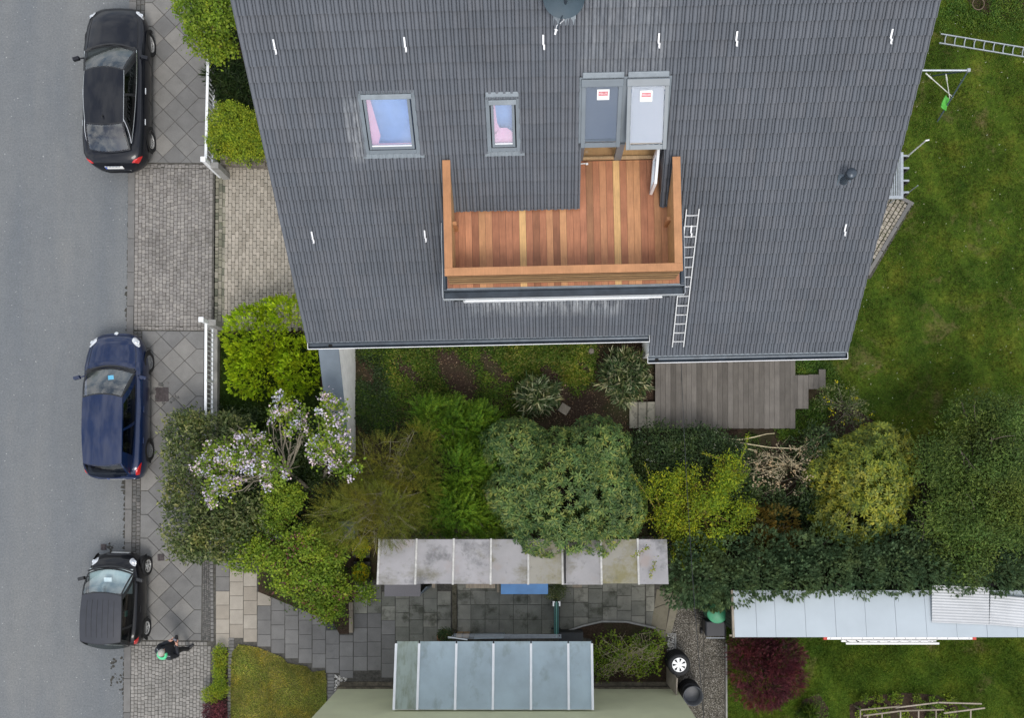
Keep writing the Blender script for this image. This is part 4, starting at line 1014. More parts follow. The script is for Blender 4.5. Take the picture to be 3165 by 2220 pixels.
# ------------------------------------------------------------------ neighbour's house below the frame
nh = thing('neighbour_house', 'pale green rendered house wall behind the glass canopy', 'house', (-.75, -8, 0))
NXL, NXR, NYF = -5.72, 4.17, -6.25
b = MB(); b.bx(NXL, NXR, -15, NYF, .0, 5.6); mk('wall', b, M['wall_green'], nh)
b = MB(); b.bx(NXL - .03, NXR + .03, NYF, NYF + .05, 0, .30); b.bx(NXL - .05, NXL, -15, NYF, 0, .30); b.bx(NXR, NXR + .05, -15, NYF, 0, .30); mk('plinth', b, M['plinth'], nh)
b = MB(); b.bx(NXL, NXR - .0, NYF + .05, NYF + .16, 0, .10); mk('splash_strip', b, M['plinth'], nh)
b = MB(); zr = 5.6
b.add([(NXL - .3, NYF + .15, zr), (NXR + .3, NYF + .15, zr), (NXR + .3, -15.3, zr), (NXL - .3, -15.3, zr), (NXL - .3, -10.6, zr + 3.6), (NXR + .3, -10.6, zr + 3.6)], [(0, 1, 5, 4), (2, 3, 4, 5), (0, 4, 3), (1, 2, 5), (3, 2, 1, 0)]); mk('roof', b, M['tile'], nh)

# ------------------------------------------------------------------ glass canopy on the green wall
def frosted(name, c, tr=.25, ns=1.3, dirt=None, corr=None):
    t = NT(name); n = t.noise(ns, 5, .65)
    col = t.mix(t.ramp(n, [(.35, 0.0), (.72, 1.0)]), tuple(x * 1.05 for x in c), tuple(x * .86 for x in c))
    if dirt:
        for dc, sc, th, am, st in dirt:
            q = t.noise(sc, 5, .7, stretch=st); col = t.mix(t.ramp(q, [(th, 0.0), (th + .16, am)]), col, dc)
    bump = None
    if corr:
        wv = t.n('ShaderNodeTexWave'); wv.inputs['Scale'].default_value = corr; wv.bands_direction = 'X'; t.l(t.pos(), wv.inputs['Vector']); bump = wv.outputs['Fac']
        col = t.mix(1.0, col, t.ramp(bump, [(0, .93), (1, 1.04)]), 'MULTIPLY')
    b = t.bsdf(col, .28, 0, .5, 0, bump, .25, .004)
    tl = t.n('ShaderNodeBsdfTranslucent'); t.l(col, tl.inputs[0]); tp = t.n('ShaderNodeBsdfTransparent'); t.l(col, tp.inputs[0])
    m1 = t.n('ShaderNodeMixShader'); m1.inputs[0].default_value = .35; t.l(b, m1.inputs[1]); t.l(tl.outputs[0], m1.inputs[2])
    m2 = t.n('ShaderNodeMixShader'); m2.inputs[0].default_value = tr; t.l(m1.outputs[0], m2.inputs[1]); t.l(tp.outputs[0], m2.inputs[2])
    return t.out(m2.outputs[0])
M['frost'] = frosted('frosted_glass', (.60, .71, .76), .20, dirt=[((.28, .34, .30), 1.6, .56, .55, (1, .6, 1))])
M['frost_green'] = frosted('frosted_glass_mossy', (.52, .60, .55), .20, dirt=[((.30, .34, .24), 2.2, .46, .7, (2, .5, 1))])
M['poly'] = frosted('twinwall_sheet', (.58, .56, .56), .22, 1.1, dirt=[((.30, .27, .16), .9, .46, .75, (1, 1.4, 1)), ((.14, .14, .12), 3.5, .58, .6, None), ((.55, .44, .36), 1.4, .58, .5, None)], corr=16)
M['poly2'] = frosted('twinwall_sheet_lilac', (.62, .60, .61), .22, 1.1, dirt=[((.20, .20, .20), 1.5, .50, .7, None), ((.60, .48, .42), 1.2, .56, .55, None), ((.27, .25, .15), .8, .52, .7, (1, 1.6, 1)), ((.13, .13, .11), 4.5, .60, .55, None)], corr=16)
M['poly3'] = frosted('twinwall_sheet_moss', (.56, .53, .46), .22, 1.1, dirt=[((.36, .32, .12), 1.0, .47, .75, None), ((.13, .13, .11), 4.5, .60, .55, None), ((.22, .22, .2), 2.4, .58, .6, None)], corr=16)
M['panel_white'] = plain('pale_roof_panel', (.42, .47, .505), .55, ns=.9, na=.06, bs=50, bstr=.1)
M['corr_sheet'] = plain('corrugated_plastic', (.47, .48, .49), .45, ns=1.5, na=.10)
gc = thing('glass_canopy', 'frosted blue glass canopy with white bars on the green wall', 'canopy', (-.1, -5.5, 0))
ZW, ZF, YF = 2.84, 2.40, -4.52
def gcz(y): return lerp(ZW, ZF, (y - NYF) / (YF - NYF))
barx = [k1(q) for q in (162, 337, 620, 902, 1187, 1470, 1649)]
bX = [(q - NX) * (CAMH - ZW) / FPX for q in barx]
for i in range(6):
    b = MB(); x0, x1 = bX[i] + .02, bX[i + 1] - .02
    vs = [(x, y, gcz(y) + dz) for dz in (-.012, 0) for x, y in ((x0, NYF + .07), (x1, NYF + .07), (x1, YF + .05), (x0, YF + .05))]
    b.add(vs, [(3, 2, 1, 0), (4, 5, 6, 7), (0, 1, 5, 4), (1, 2, 6, 5), (2, 3, 7, 6), (3, 0, 4, 7)]); mk('glass_pane', b, M['frost_green'] if i == 0 else M['frost'], gc)
for x in bX:
    b = MB(); b.bar((x, NYF + .05, gcz(NYF + .05) + .012), (x, YF + .0, gcz(YF) + .012), .065, .05); mk('glazing_bar', b, M['white'], gc, bev=.006)
    b = MB(); b.bar((x, YF + .0, gcz(YF) - .03), (x, YF + .075, gcz(YF + .075) - .03), .03, .05); mk('bar_end', b, M['black_plastic'], gc)
b = MB(); b.bx(bX[0] + .05, bX[-1] - .05, -5.38, -5.31, gcz(-5.35) - .11, gcz(-5.35) - .03); mk('cross_beam', b, M['white'], gc)
b = MB(); b.bx(bX[0] - .02, bX[-1] + .02, NYF + .052, NYF + .12, ZW - .10, ZW - .035); mk('wall_plate', b, M['white'], gc)
for x in (bX[1], bX[3], bX[5]):
    b = MB(); b.bx(x - .035, x + .035, -5.37, -5.32, .05, gcz(-5.35) - .115); mk('post', b, M['white'], gc)

# ------------------------------------------------------------------ twin-wall canopy below the hedge
pc = thing('sheet_canopy', 'weathered translucent sheet canopy with pale bars over the paved yard', 'canopy', P(1600, 1740))
px_b = [k1(q) for q in (42, 323, 604, 885, 1167, 1424, 1715, 1993, 2218)]
zb0, zf0 = 2.15, 2.45; Yb = P(1600, 1668, zb0).y; Yf = P(1600, 1807, zf0).y
def pcz(y): return lerp(zb0, zf0, (y - Yb) / (Yf - Yb))
pX = [(q - NX) * (CAMH - zf0) / FPX for q in px_b]
mats = ['poly2', 'poly2', 'poly2', 'poly', 'poly3', 'poly', 'poly3', 'poly2']
for i in range(8):
    b = MB(); x0, x1 = pX[i] + .01, pX[i + 1] - .01; dy = rng.uniform(-.02, .02)
    vs = [(x, y, pcz(y) + dz) for dz in (-.016, 0) for x, y in ((x0, Yf + dy), (x1, Yf + dy), (x1, Yb + .0), (x0, Yb + .0))]
    b.add(vs, [(3, 2, 1, 0), (4, 5, 6, 7), (0, 1, 5, 4), (1, 2, 6, 5), (2, 3, 7, 6), (3, 0, 4, 7)]); mk('sheet_panel', b, M[mats[i]], pc)
b = None
for i, x in enumerate(pX[:-1]):
    b = MB(); b.bar((x, Yf - .01, pcz(Yf) + .014), (x, Yb + .02, pcz(Yb) + .014), .055, .028); mk('cover_bar', b, plain('canopy_bar', (.48, .47, .44), .6, ns=9, na=.25) if i == 0 else bpy.data.materials['canopy_bar'], pc, bev=.004)
    b = MB(); b.bx(x - .04, x + .04, Yf + .08, Yb - .05, 2.0, 2.12); mk('rafter', b, M['oldwood'], pc)
b = MB(); b.bx(pX[5] + .05, pX[5] + .085, Yf + .02, Yb, 2.13, pcz(Yf) + .01); mk('joint_gap', b, M['black_soft'], pc)
for x in (pX[0] + .1, pX[4], pX[8] - .2):
    for y in (Yf + .12, Yb - .1):
        b = MB(); b.bx(x - .04, x + .04, y - .04, y + .04, .03, 2.0); mk('post', b, M['oldwood'], pc)
# chests and planks under it
def chest(name, label, cat, px0, px1, py0, py1, z, depth, mat, mat2):
    a = P(px0, py1, z); c = P(px1, py0, z); r = thing(name, label, cat, ((a.x + c.x) / 2, a.y + depth / 2, 0))
    b = MB(); b.bx(a.x, c.x, a.y, a.y + depth, z - .04, z); mk('lid', b, mat, r, bev=.01)
    b = MB(); b.bx(a.x + .03, c.x - .03, a.y + .03, a.y + depth - .02, .05, z - .042); mk('body', b, mat2, r)
    return r
chest('storage_chest', 'blue garden chest peeping out from under the sheet canopy', 'chest', 1548, 1694, 1812, 1838, .85, .75, M['chest_blue'], M['chest_blue'])
chest('storage_cabinet', 'grey felt-topped cabinet under the left end of the sheet canopy', 'cabinet', 1188, 1300, 1807, 1845, 1.1, .9, M['chest_grey'], M['chest_grey'])
chest('storage_box', 'grey-blue box between the wide green shrub and the feathery tree', 'box', 1042, 1096, 1632, 1668, .8, .5, M['cover_grey'], M['cover_grey'])
b = MB(); q = P(1312, 1826, .6); b.add([(q.x - .12, q.y - .12, .1), (q.x + .2, q.y + .12, .05), (q.x + .1, q.y + .16, .9), (q.x - .12, q.y - .08, 1.05), (q.x - .10, q.y - .14, .1), (q.x + .22, q.y + .10, .05), (q.x + .12, q.y + .14, .9), (q.x - .10, q.y - .10, 1.05)], [(0, 1, 2, 3), (7, 6, 5, 4), (0, 4, 5, 1), (1, 5, 6, 2), (2, 6, 7, 3), (3, 7, 4, 0)]); mk('board', b, M['cover_grey'], label='dark blue board leaning beside the grey cabinet', cat='board')
for (x0, x1, y, z, lb) in ((1440, 1530, 1813, .9, 'long weathered plank under the middle of the sheet canopy'), (1536, 1543, 1826, .5, 'short upright plank beside the blue chest'), (1335, 1345, 1812, .7, 'reddish board end beside the leaning blue board'), (1770, 1798, 1811, .6, 'dark plank end right of the potted bush')):
    a = P(x0, y, z); c = P(x1, y, z); b = MB(); b.bx(a.x, c.x, a.y - .06, a.y + .5, z - .05, z); b.bx(a.x + .01, c.x - .01, a.y + .3, a.y + .36, .05, z - .05); mk('plank', b, M['oldwood'], label=lb, cat='plank')
# folded table on edge with two white clamps
ft = thing('folded_table', 'narrow green table folded upright with white clamps on the patio', 'table', P(1720, 1905))
q = P(1720, 1860, .75); q2 = P(1720, 1962, .75)
for dx in (-.045, .045):
    b = MB(); b.bx(q.x + dx - .018, q.x + dx + .018, q2.y, q.y, .12, .80); mk('table_half', b, M['table_green'], ft, bev=.004)
    b = MB(); c = q + Vector((dx * 2.0, -.06, .06)); b.bx(c.x - .02, c.x + .02, c.y - .07, c.y + .07, .74, .83); b.bx(min(c.x, c.x - dx), max(c.x, c.x - dx), c.y + .035, c.y + .07, .80, .83); mk('clamp', b, M['white'], ft, bev=.004)
b = MB(); b.bx(q.x - .012, q.x + .012, q2.y - .1, q.y, .70, .78); mk('spine', b, plain('spine_green', (.12, .33, .26), .5), ft)
for y in (q2.y + .05, q.y - .12):
    b = MB(); b.bx(q.x - .14, q.x + .14, y - .02, y + .02, .05, .12); mk('foot', b, M['black_plastic'], ft)
# clothes airer / panels leaning under the canopy edge, black box, soil strip
b = MB()
a = P(1385, 1980, 1.2); c = P(1735, 1981, 1.2)
air = thing('airer', 'grey metal clothes airer behind the front edge of the glass canopy', 'airer', (a.x, a.y, 0))
for k in range(4): 
    b = MB(); z = 1.25 - k * .05; b.tube([(a.x + .05 * k, a.y + .03 * k + .06, z), (lerp(a.x, c.x, 1), a.y + .02 * k + .07, z - .02)], .010, 5); mk('rod', b, M['galv'], air)
for x in (a.x + .1, c.x - .1):
    b = MB(); b.tube([(x, a.y + .1, .05), (x + .05, a.y + .12, 1.25)], .014, 6); mk('leg', b, M['black_plastic'], air)
b = MB(); b.tube([(a.x, a.y + .1, 1.27), (a.x + .55, a.y + .02, 1.27)], .018, 6); mk('end_bar', b, M['white'], air)
b = MB(); q = P(1512, 1972, .7); b.box((q.x, q.y, .42), (.85, .05, .70), .02); mk('panel', b, M['galv'], label='plain grey panel standing behind the clothes airer', cat='panel')
b = MB(); q = P(1765, 1970, .6); b.box((q.x, q.y, .34), (.70, .26, .58), .0); mk('crate', b, M['black_plastic'], bev=.01, label='black box beside the twiggy bed', cat='box')
for k, x in enumerate((1419, 1440)):
    b = MB(); q = P(x, 1967, .5); b.box((q.x, q.y, .28), (.17, .1, .46), .0); mk('wooden_block', b, M['timber'], bev=.006, label=('left' if k == 0 else 'right') + ' one of two pale wooden blocks beside the terracotta pot', cat='block')
# terracotta pot with a small dark plant (plant is added below)
def pot(name, label, px, py, z, r, mat, cat='pot'):
    q = P(px, py, 0); b = MB(); b.lathe([(.001, .05), (r * .7, .05), (r * .95, z - .05), (r, z - .05), (r, z), (r * .88, z), (r * .85, z - .07), (.001, z - .08)], q, n=24); return mk(name, b, mat, smooth=True, label=label, cat=cat)
pot('flower_pot', 'terracotta pot with a dark plant at the patio edge', 1377, 1962, .42, .21, M['terracotta'])

# bed edging beside the glass canopy
b = MB()
bedp = [(1740, 1955), (1800, 1935), (1860, 1921), (1935, 1922), (2000, 1936), (2026, 1942)]
for (x0, y0), (x1, y1) in zip(bedp[:-1], bedp[1:]): b.bar(P(x0, y0, .08), P(x1, y1, .08), .05, .16)
mk('bed_edging', b, M['concrete'], kind='structure')
sheet('twig_bed', px_poly([(1745, 1958), (1800, 1938), (1862, 1924), (1935, 1925), (2022, 1945), (2060, 1990), (2062, 2110), (1838, 2118), (1825, 1975)]), .058, M['soil'])
# wooden edging beside the pink-tinged shrub
for k, (y0, y1) in enumerate(((1862, 1888), (1889, 1957))):
    b = MB(); a = P(1079, y1, .12); c = P(1091, y0, .12); b.bx(a.x, c.x, a.y, c.y, 0, .14 if k else .17); mk('edging_board', b, M['oldwood'], bev=.01, label=('longer' if k else 'shorter') + ' piece of wooden bed edging beside the grey patio slabs', cat='edging')
sheet('shrub_bed', px_poly([(805, 1665), (1180, 1665), (1180, 1790), (1100, 1800), (1080, 1960), (1050, 1960), (1030, 1925), (800, 1830)]), .054, M['soil'])
for k, y in enumerate((1693, 1772)):
    a = P(1090, y + 33, .45); c = P(1140, y - 33, .45); r = thing('planter_box', ('upper' if k == 0 else 'lower') + ' dark planter box of yellow flowers by the sheet canopy', 'planter', ((a.x + c.x) / 2, (a.y + c.y) / 2, 0), 'planters of yellow flowers')
    b = MB(); b.bx(a.x, c.x, a.y, c.y, .03, .30); mk('box', b, M['darkwood'], r, bev=.01)

# ------------------------------------------------------------------ long shed with a pale panel roof
sh = thing('shed', 'long low shed with a pale panelled roof beside the conifer hedge', 'shed', P(2700, 1900))
zs, zk = 2.30, 2.08; Yfr = P(2271, 1971, zs).y; Ybk = P(2267, 1826, zk).y; XL = P(2271, 1971, zs).x; XR = 18.5
def shz(y): return lerp(zk, zs, (Ybk - y) / (Ybk - Yfr))
xj = [XL, P(2340, 1971, zs).x, P(2399, 1971, zs).x]; 
while xj[-1] < XR: xj.append(xj[-1] + .815)
for i in range(len(xj) - 1):
    b = MB(); x0, x1 = xj[i] + .004, xj[i + 1] - .004
    vs = [(x, y, shz(y) + dz) for dz in (-.03, rng.uniform(-.002, .002)) for x, y in ((x0, Yfr), (x1, Yfr), (x1, Ybk), (x0, Ybk))]
    b.add(vs, [(3, 2, 1, 0), (4, 5, 6, 7), (0, 1, 5, 4), (1, 2, 6, 5), (2, 3, 7, 6), (3, 0, 4, 7)]); mk('roof_panel', b, M['panel_white'], sh)
b = MB(); b.bar((XL - .03, Yfr - .02, shz(Yfr) - .03), (XL - .03, Ybk, shz(Ybk) - .03), .05, .10); mk('edge_board', b, M['oldwood'], sh)
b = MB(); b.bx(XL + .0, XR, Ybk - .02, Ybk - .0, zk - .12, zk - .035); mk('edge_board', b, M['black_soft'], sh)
for k in range(12):
    y0 = lerp(Yfr + .12, Ybk - .06, k / 12); y1 = lerp(Yfr + .12, Ybk - .06, (k + 1) / 12)
    b = MB(); b.bx(XL + .02 + .006 * (k % 2), XL + .045, y0, y1 - .012, .02, shz(y0) - .05); mk('wall_board', b, M['darkwood'], sh)
b = MB(); b.bx(XL + .05, XR, Yfr + .14, Yfr + .18, .02, shz(Yfr) - .06); b.bx(XL + .05, XR, Ybk - .10, Ybk - .06, .02, zk - .06); mk('wall', b, M['darkwood'], sh)
b = MB(); q = P(2262, 1966, 1.9); b.bx(q.x - .07, q.x + .12, q.y - .02, q.y + .03, 1.88, 1.93); mk('bracket', b, M['oldwood'], sh)
# loose corrugated sheets lying on it
def corr(label, c, rz, lx, ly, z, mat):
    b = MB(); Mx = Matrix.Rotation(rz, 3, 'Z'); n = int(ly / .076 * 4)
    b.grid(lambda i, j: Vector(c) + Mx @ Vector(((i - .5) * lx, (j - .5) * ly, z + .011 * math.sin(j * ly / .076 * 6.283) - .10 * (j - .5) * ly)), 2, n); mk('corrugated_sheet', b, mat, smooth=True, label=label, cat='roof sheet', group='loose corrugated sheets on the shed roof')
c = P(2972, 1872, 2.28); corr('left one of two loose corrugated sheets on the pale shed roof', (c.x, c.y, 0), R(-2.5), 1.55, 1.0, 2.225, M['corr_sheet'])
c = P(3160, 1895, 2.3); corr('right one of two loose corrugated sheets on the pale shed roof', (c.x, c.y, 0), R(-5), 1.70, .80, 2.245, M['corr_sheet'])
# ladders hung along its front
def hung(name, label, x0, x1, y, zt, h, mat, caps, n, rw=.05):
    a = P(x0, y, zt); c = P(x1, y, zt); r = thing(name, label, 'ladder', (a.x, a.y, zt - h), 'ladders hung on the shed front')
    for z in (zt, zt - h):
        b = MB(); b.bx(a.x, c.x, a.y - rw / 2, a.y + rw / 2, z - .03, z + .03); mk('rail', b, mat, r, bev=.006)
        if caps:
            for x in (a.x, c.x): b = MB(); b.bx(x - .05, x + .05, a.y - rw / 2 - .006, a.y + rw / 2 + .006, z - .036, z + .036); mk('end_cap', b, M['red'], r)
    for k in range(n):
        x = lerp(a.x, c.x, (k + .5) / n); b = MB(); b.bx(x - .015, x + .015, a.y - .012, a.y + .012, zt - h + .03, zt - .03); mk('rung', b, mat, r)
        if caps: b = MB(); b.bx(x - .012, x + .012, a.y - .012, a.y + .012, zt + .0302, zt + .0325); mk('rung_end', b, M['black_plastic'], r)
hung('wall_ladder', 'long aluminium ladder with red end caps hung along the shed front', 2550, 3010, 1974, 2.05, .42, M['alu_white'], True, 14, .065)
hung('wall_ladder', 'shorter bright ladder hung below the long one on the shed front', 2614, 2902, 1990, 1.75, .38, M['alu_white'], False, 9, .055)
hung('wall_ladder', 'slim bent ladder rail hung between the two ladders on the shed front', 2664, 2893, 1982, 1.90, .30, M['alu_white'], False, 8, .03)

# barrel, bin, tyres, tubs
q = P(2218, 1896, 1.0); rb_ = thing('rain_barrel', 'green lidded rain barrel half under the conifer hedge', 'barrel', (q.x, q.y, 0))
b = MB(); b.lathe([(.24, .03), (.30, .35), (.30, .75), (.27, .96)], (q.x, q.y, 0), n=28); mk('body', b, plain('barrel_body', (.03, .14, .075), .5), rb_, smooth=True)
b = MB(); b.lathe([(.29, .93), (.30, .99), (.28, 1.01), (.001, 1.03)], (q.x, q.y, 0), n=28); mk('lid', b, M['barrel_green'], rb_, smooth=True)
q = P(2212, 1946, 1.0); bn = thing('wheelie_bin', 'black wheelie bin standing against the green rain barrel', 'bin', (q.x, q.y, 0))
b = MB(); b.add([(q.x + x * s, q.y + y * s, z) for z, s in ((.08, .78), (.92, 1.0)) for x, y in ((-.28, -.20), (.28, -.20), (.28, .22), (-.28, .22))], [(3, 2, 1, 0), (4, 5, 6, 7), (0, 1, 5, 4), (1, 2, 6, 5), (2, 3, 7, 6), (3, 0, 4, 7)]); mk('body', b, M['black_plastic'], bn, bev=.02)
b = MB(); b.add([(q.x + x, q.y + y, z) for z, m_ in ((.93, 1.0), (.99, .86)) for x, y in ((-.30 * m_, -.21), (.30 * m_, -.21), (.30 * m_, .24 * m_), (-.30 * m_, .24 * m_))], [(3, 2, 1, 0), (4, 5, 6, 7), (0, 1, 5, 4), (1, 2, 6, 5), (2, 3, 7, 6), (3, 0, 4, 7)]); mk('lid', b, plain('bin_lid', (.020, .021, .026), .5), bn, bev=.02)
b = MB(); b.tube([(q.x - .26, q.y - .26, .94), (q.x + .26, q.y - .26, .94)], .014, 8); mk('handle', b, M['galv'], bn)
for s_ in (-1, 1): b = MB(); b.lathe([(.001, -.03), (.09, -.03), (.09, .03), (.001, .03)], (q.x + s_ * .24, q.y - .2, .10), (1, 0, 0), 14); mk('wheel', b, M['rubber'], bn)
def tyre_mesh(b, c, R0=.32, r0=.20, h=.20):
    b.lathe([(r0, -h / 2), (R0 * .9, -h / 2), (R0, -h * .3), (R0, h * .3), (R0 * .9, h / 2), (r0 + .015, h / 2), (r0, h / 2 - .02), (r0, -h / 2)], c, n=32)
def alloy(b, c, r=.205, n=7, h=.02):
    c = Vector(c); b.lathe([(r, -.03), (r, h), (r - .02, h), (r - .022, -.02), (r, -.03)], c, n=32); b.lathe([(.001, h), (.05, h), (.055, -.01), (.001, -.012)], c, n=16)
    for k in range(n):
        a = 2 * math.pi * k / n; d = Vector((math.cos(a), math.sin(a), 0)); e = Vector((-d.y, d.x, 0))
        vs = [c + d * .045 + e * .024, c + d * .045 - e * .024, c + d * (r - .01) - e * .05, c + d * (r - .01) + e * .05]; vs = [v + Vector((0, 0, h - .004)) for v in vs] + [v + Vector((0, 0, h - .03)) for v in vs]
        b.add(vs, [(3, 2, 1, 0), (4, 5, 6, 7), (0, 1, 5, 4), (1, 2, 6, 5), (2, 3, 7, 6), (3, 0, 4, 7)])
q = P(2101, 2058, .88)
for k in range(4):
    z = .14 + .205 * k; c = (q.x + rng.uniform(-.01, .01), q.y + rng.uniform(-.01, .01), z)
    lb = ('bottom tyre of the stack under the alloy wheel', 'second tyre from the bottom of the stack under the alloy wheel', 'third tyre from the bottom of the stack under the alloy wheel', 'tyre with a silver alloy wheel on top of the stack')[k]
    r = thing('car_wheel' if k == 3 else 'spare_tyre', lb, 'wheel' if k == 3 else 'tyre', (c[0], c[1], z - .1), 'tyres stacked beside the garden path')
    b = MB(); tyre_mesh(b, c); mk('tyre', b, M['rubber'], r, smooth=True)
    b = MB(); alloy(b, (c[0], c[1], z + .07)); mk('rim', b, M['alu_white'] if k == 3 else M['galv'], r, bev=.004)
    if k == 3: b = MB(); b.lathe([(.001, z - .02), (.19, z - .02)], (c[0], c[1], 0), n=24); mk('brake_side', b, M['black_soft'], r)
q = P(2140, 2150, .80); 
for k in range(3):
    z0 = .05 + .2 * k; b = MB(); tyre_mesh(b, (q.x + .0, q.y, z0 + .09), .31, .2, .19); mk('spare_tyre', b, M['rubber'], smooth=True, label=('bottom', 'middle', 'top')[k] + ' tyre of the stack under the black tub', cat='tyre', group='tyres under the black tub')
b = MB(); b.lathe([(.001, .66), (.20, .66), (.235, .68), (.27, .95), (.285, .95), (.285, .93), (.25, .64), (.001, .64)], (q.x, q.y, 0), n=32); mk('tub', b, plain('tub_grey', (.06, .065, .075), .5, ns=6, na=.2), smooth=True, label='open dark grey tub on the tyres at the wall corner', cat='tub')
b = MB(); q = P(2083, 2115, 1.1); b.bar(P(2060, 2085, .03), P(2092, 2125, 1.1), .03, .5); mk('leaning_board', b, M['oldwood'], label='weathered board leaning at the corner of the green wall', cat='board')

# ------------------------------------------------------------------ weathered terrace by the house
tr = thing('terrace', 'weathered grey wooden terrace below the right part of the eave', 'terrace', P(2230, 1230))
ZT = .20
def tb(x0, x1, y0, y1):
    a = P(x0, y1, ZT); c = P(x1, y0, ZT); b = MB(); b.bx(a.x + .003, c.x - .003, a.y, c.y, ZT - .03, ZT + rng.uniform(-.002, .002)); mk('deck_board', b, M['terrace'], tr)
x = 2025.0; k = 0
while x < 2450: tb(x, x + 16.05, 1085, 1325 + rng.uniform(-1, 1)); x += 16.05
for x0, x1, y0, y1 in ((2452, 2466, 1160, 1264), (2466, 2482, 1160, 1264), (2482, 2499, 1160, 1264), (2499, 2516, 1158, 1203), (2516, 2531, 1158, 1203), (2531, 2552, 1142, 1199)): tb(x0, x1, y0, y1)
b = MB(); a = P(2028, 1322, 0); c = P(2448, 1090, 0); b.bx(a.x, c.x, a.y, c.y, 0, ZT - .035); mk('frame', b, M['darkwood'], tr)
for k in range(3):
    b = MB(); a = P(1946 + 27 * k, 1324, .1); c = P(1971.5 + 27 * k, 1243, .1); b.bx(a.x, c.x, a.y, c.y, 0, .07 + .045 * k); mk('stone_step', b, M['step'], bev=.006, label=('leftmost', 'middle', 'rightmost')[k] + ' of three blotched stone steps beside the wooden terrace', cat='step', group='stone steps up to the terrace')
b = MB(); q = P(1744, 1265, .06); b.box((q.x, q.y, .055), (.29, .27, .018), R(-32), None); mk('board', b, M['oldwood'], bev=.003, label='small square board lying on the bare soil', cat='board')
b = MB(); q = P(1828, 1085, .1); b.lathe([(.001, .16), (.07, .14), (.10, .08), (.09, 0)], (q.x, q.y, 0), n=9); mk('stone', b, M['stone'], label='pale stone lying in the bed under the eave', cat='stone')
# cobbled strip with kerb at the gable
gs = MB(); gq = [(2745, 600), (2825, 628), (2690, 862), (2600, 862)]; gs.prism(px_poly(gq), 0, .02); gs = mk('cobbled_strip', gs, M['joint'], kind='structure')
d = (P(2690, 850) - P(2820, 632)).normalized(); e = Vector((d.y, -d.x, 0)); o0 = P(2816, 634); cells = []
if e.x > 0: e = -e
for i in range(1, 8):
    for j in range(0, 20):
        q = o0 + d * (.07 + .125 * j + (.06 if i % 2 else 0)) + e * (.02 + .128 * i)
        if j > 14 and i < 2: continue
        cells.append((q.x, q.y, .112, .108, math.atan2(d.y, d.x) + rng.uniform(-.06, .06)))
lay('cobble', gs, cells, M['brick'], .005, .045, 'cobbles', seed=12)
for j in range(3):
    b = MB(); a = o0 + d * (.82 * j) + e * .06; c = o0 + d * (.82 * j + .80) + e * .06; b.bar(a + Vector((0, 0, .03)), c + Vector((0, 0, .03)), .11, .09); mk('edging_stone', b, M['kerb'], gs, bev=.008)
b = MB(); b.bar(P(2822, 632, .03), P(2772, 606, .03), .10, .08); mk('edging_stone', b, M['kerb'], gs, bev=.008)
# steel grate landing with brackets and rail posts
gt = thing('grate_landing', 'galvanised steel grate landing beside the gable', 'landing', P(2770, 560))
zg = .45; a = P(2700, 612, zg); c = P(2792, 470, zg)
b = MB(); b.bx(a.x, c.x, a.y - .02, a.y + .07, zg - .06, zg + .01); b.bx(c.x - .08, c.x, a.y + .07, c.y, zg - .06, zg + .01); mk('frame', b, M['galv'], gt, bev=.004)
for k in range(16):
    x = lerp(a.x, c.x - .1, k / 15); b = MB(); b.bx(x - .014, x + .014, a.y + .07, c.y, zg - .03, zg); mk('bar', b, M['galv'], gt)
for y in (480, 518, 557, 593):
    q = P(2790, y, zg); b = MB(); b.bx(q.x, q.x + .20, q.y - .025, q.y + .025, zg - .06, zg - .02); mk('bracket', b, M['galv'], gt); b = MB(); b.bx(q.x + .14, q.x + .21, q.y - .04, q.y + .04, -.01, zg - .06); mk('foot', b, M['darkwood'], gt)
q = P(2808, 480, .43); b = MB(); b.tube([q, q + Vector((.0, .0, 1.15))], .022, 8); b.tube([q + Vector((-.01, 0, 1.15)), q + Vector((.09, .02, 1.15))], .022, 8); mk('rail_post', b, M['alu_white'], gt)
q = P(2812, 592, .43); b = MB(); b.tube([q, q + Vector((0, 0, .55))], .014, 6); mk('rail_post', b, M['galv'], gt)
b = MB(); q = P(2750, 628, .1); b.tube([q, q + Vector((.10, .08, .3)), q + Vector((.32, .22, .36))], .02, 6); mk('strut', b, M['galv'], gt)

# ------------------------------------------------------------------ swing
sw = thing('swing', 'metal garden swing frame with a lime green seat on the rear lawn', 'swing', P(2890, 300))
ZS = 2.0; c1 = P(2993, 217, ZS); c0 = Vector((8.9, c1.y, ZS))
b = MB(); b.tube([c0, c1], .028, 8); mk('top_bar', b, M['galv'], sw)
for x, base in ((c1, P(2897, 375, 0)), (c1, P(2882, 234, 0)), (c0, Vector((8.9, c1.y - .6, 0))), (c0, Vector((8.9, c1.y + .75, 0)))):
    b = MB(); b.tube([x, base], .022, 8); mk('leg', b, plain('swing_frame', (.07, .10, .12), .5) if 'swing_frame' not in bpy.data.materials else bpy.data.materials['swing_frame'], sw)
b = MB(); b.box(c1, (.09, .09, .09)); mk('corner_joint', b, M['galv'], sw, bev=.01)
seat = P(2932, 312, .80)
for (x, y, end) in ((2862, 226, seat + Vector((.10, .09, .05))), (2924, 230, seat + Vector((.04, .02, 0)))):
    b = MB(); s0 = P(x, y, ZS - .03); b.tube([s0, s0.lerp(end, .12), end], [.02, .012, .012], 6); mk('rope', b, M['rope'], sw)
    b = MB(); b.tube([s0.lerp(end, .08), s0.lerp(end, .2)], .022, 6); mk('rope_fitting', b, M['rope'], sw)
b = MB()
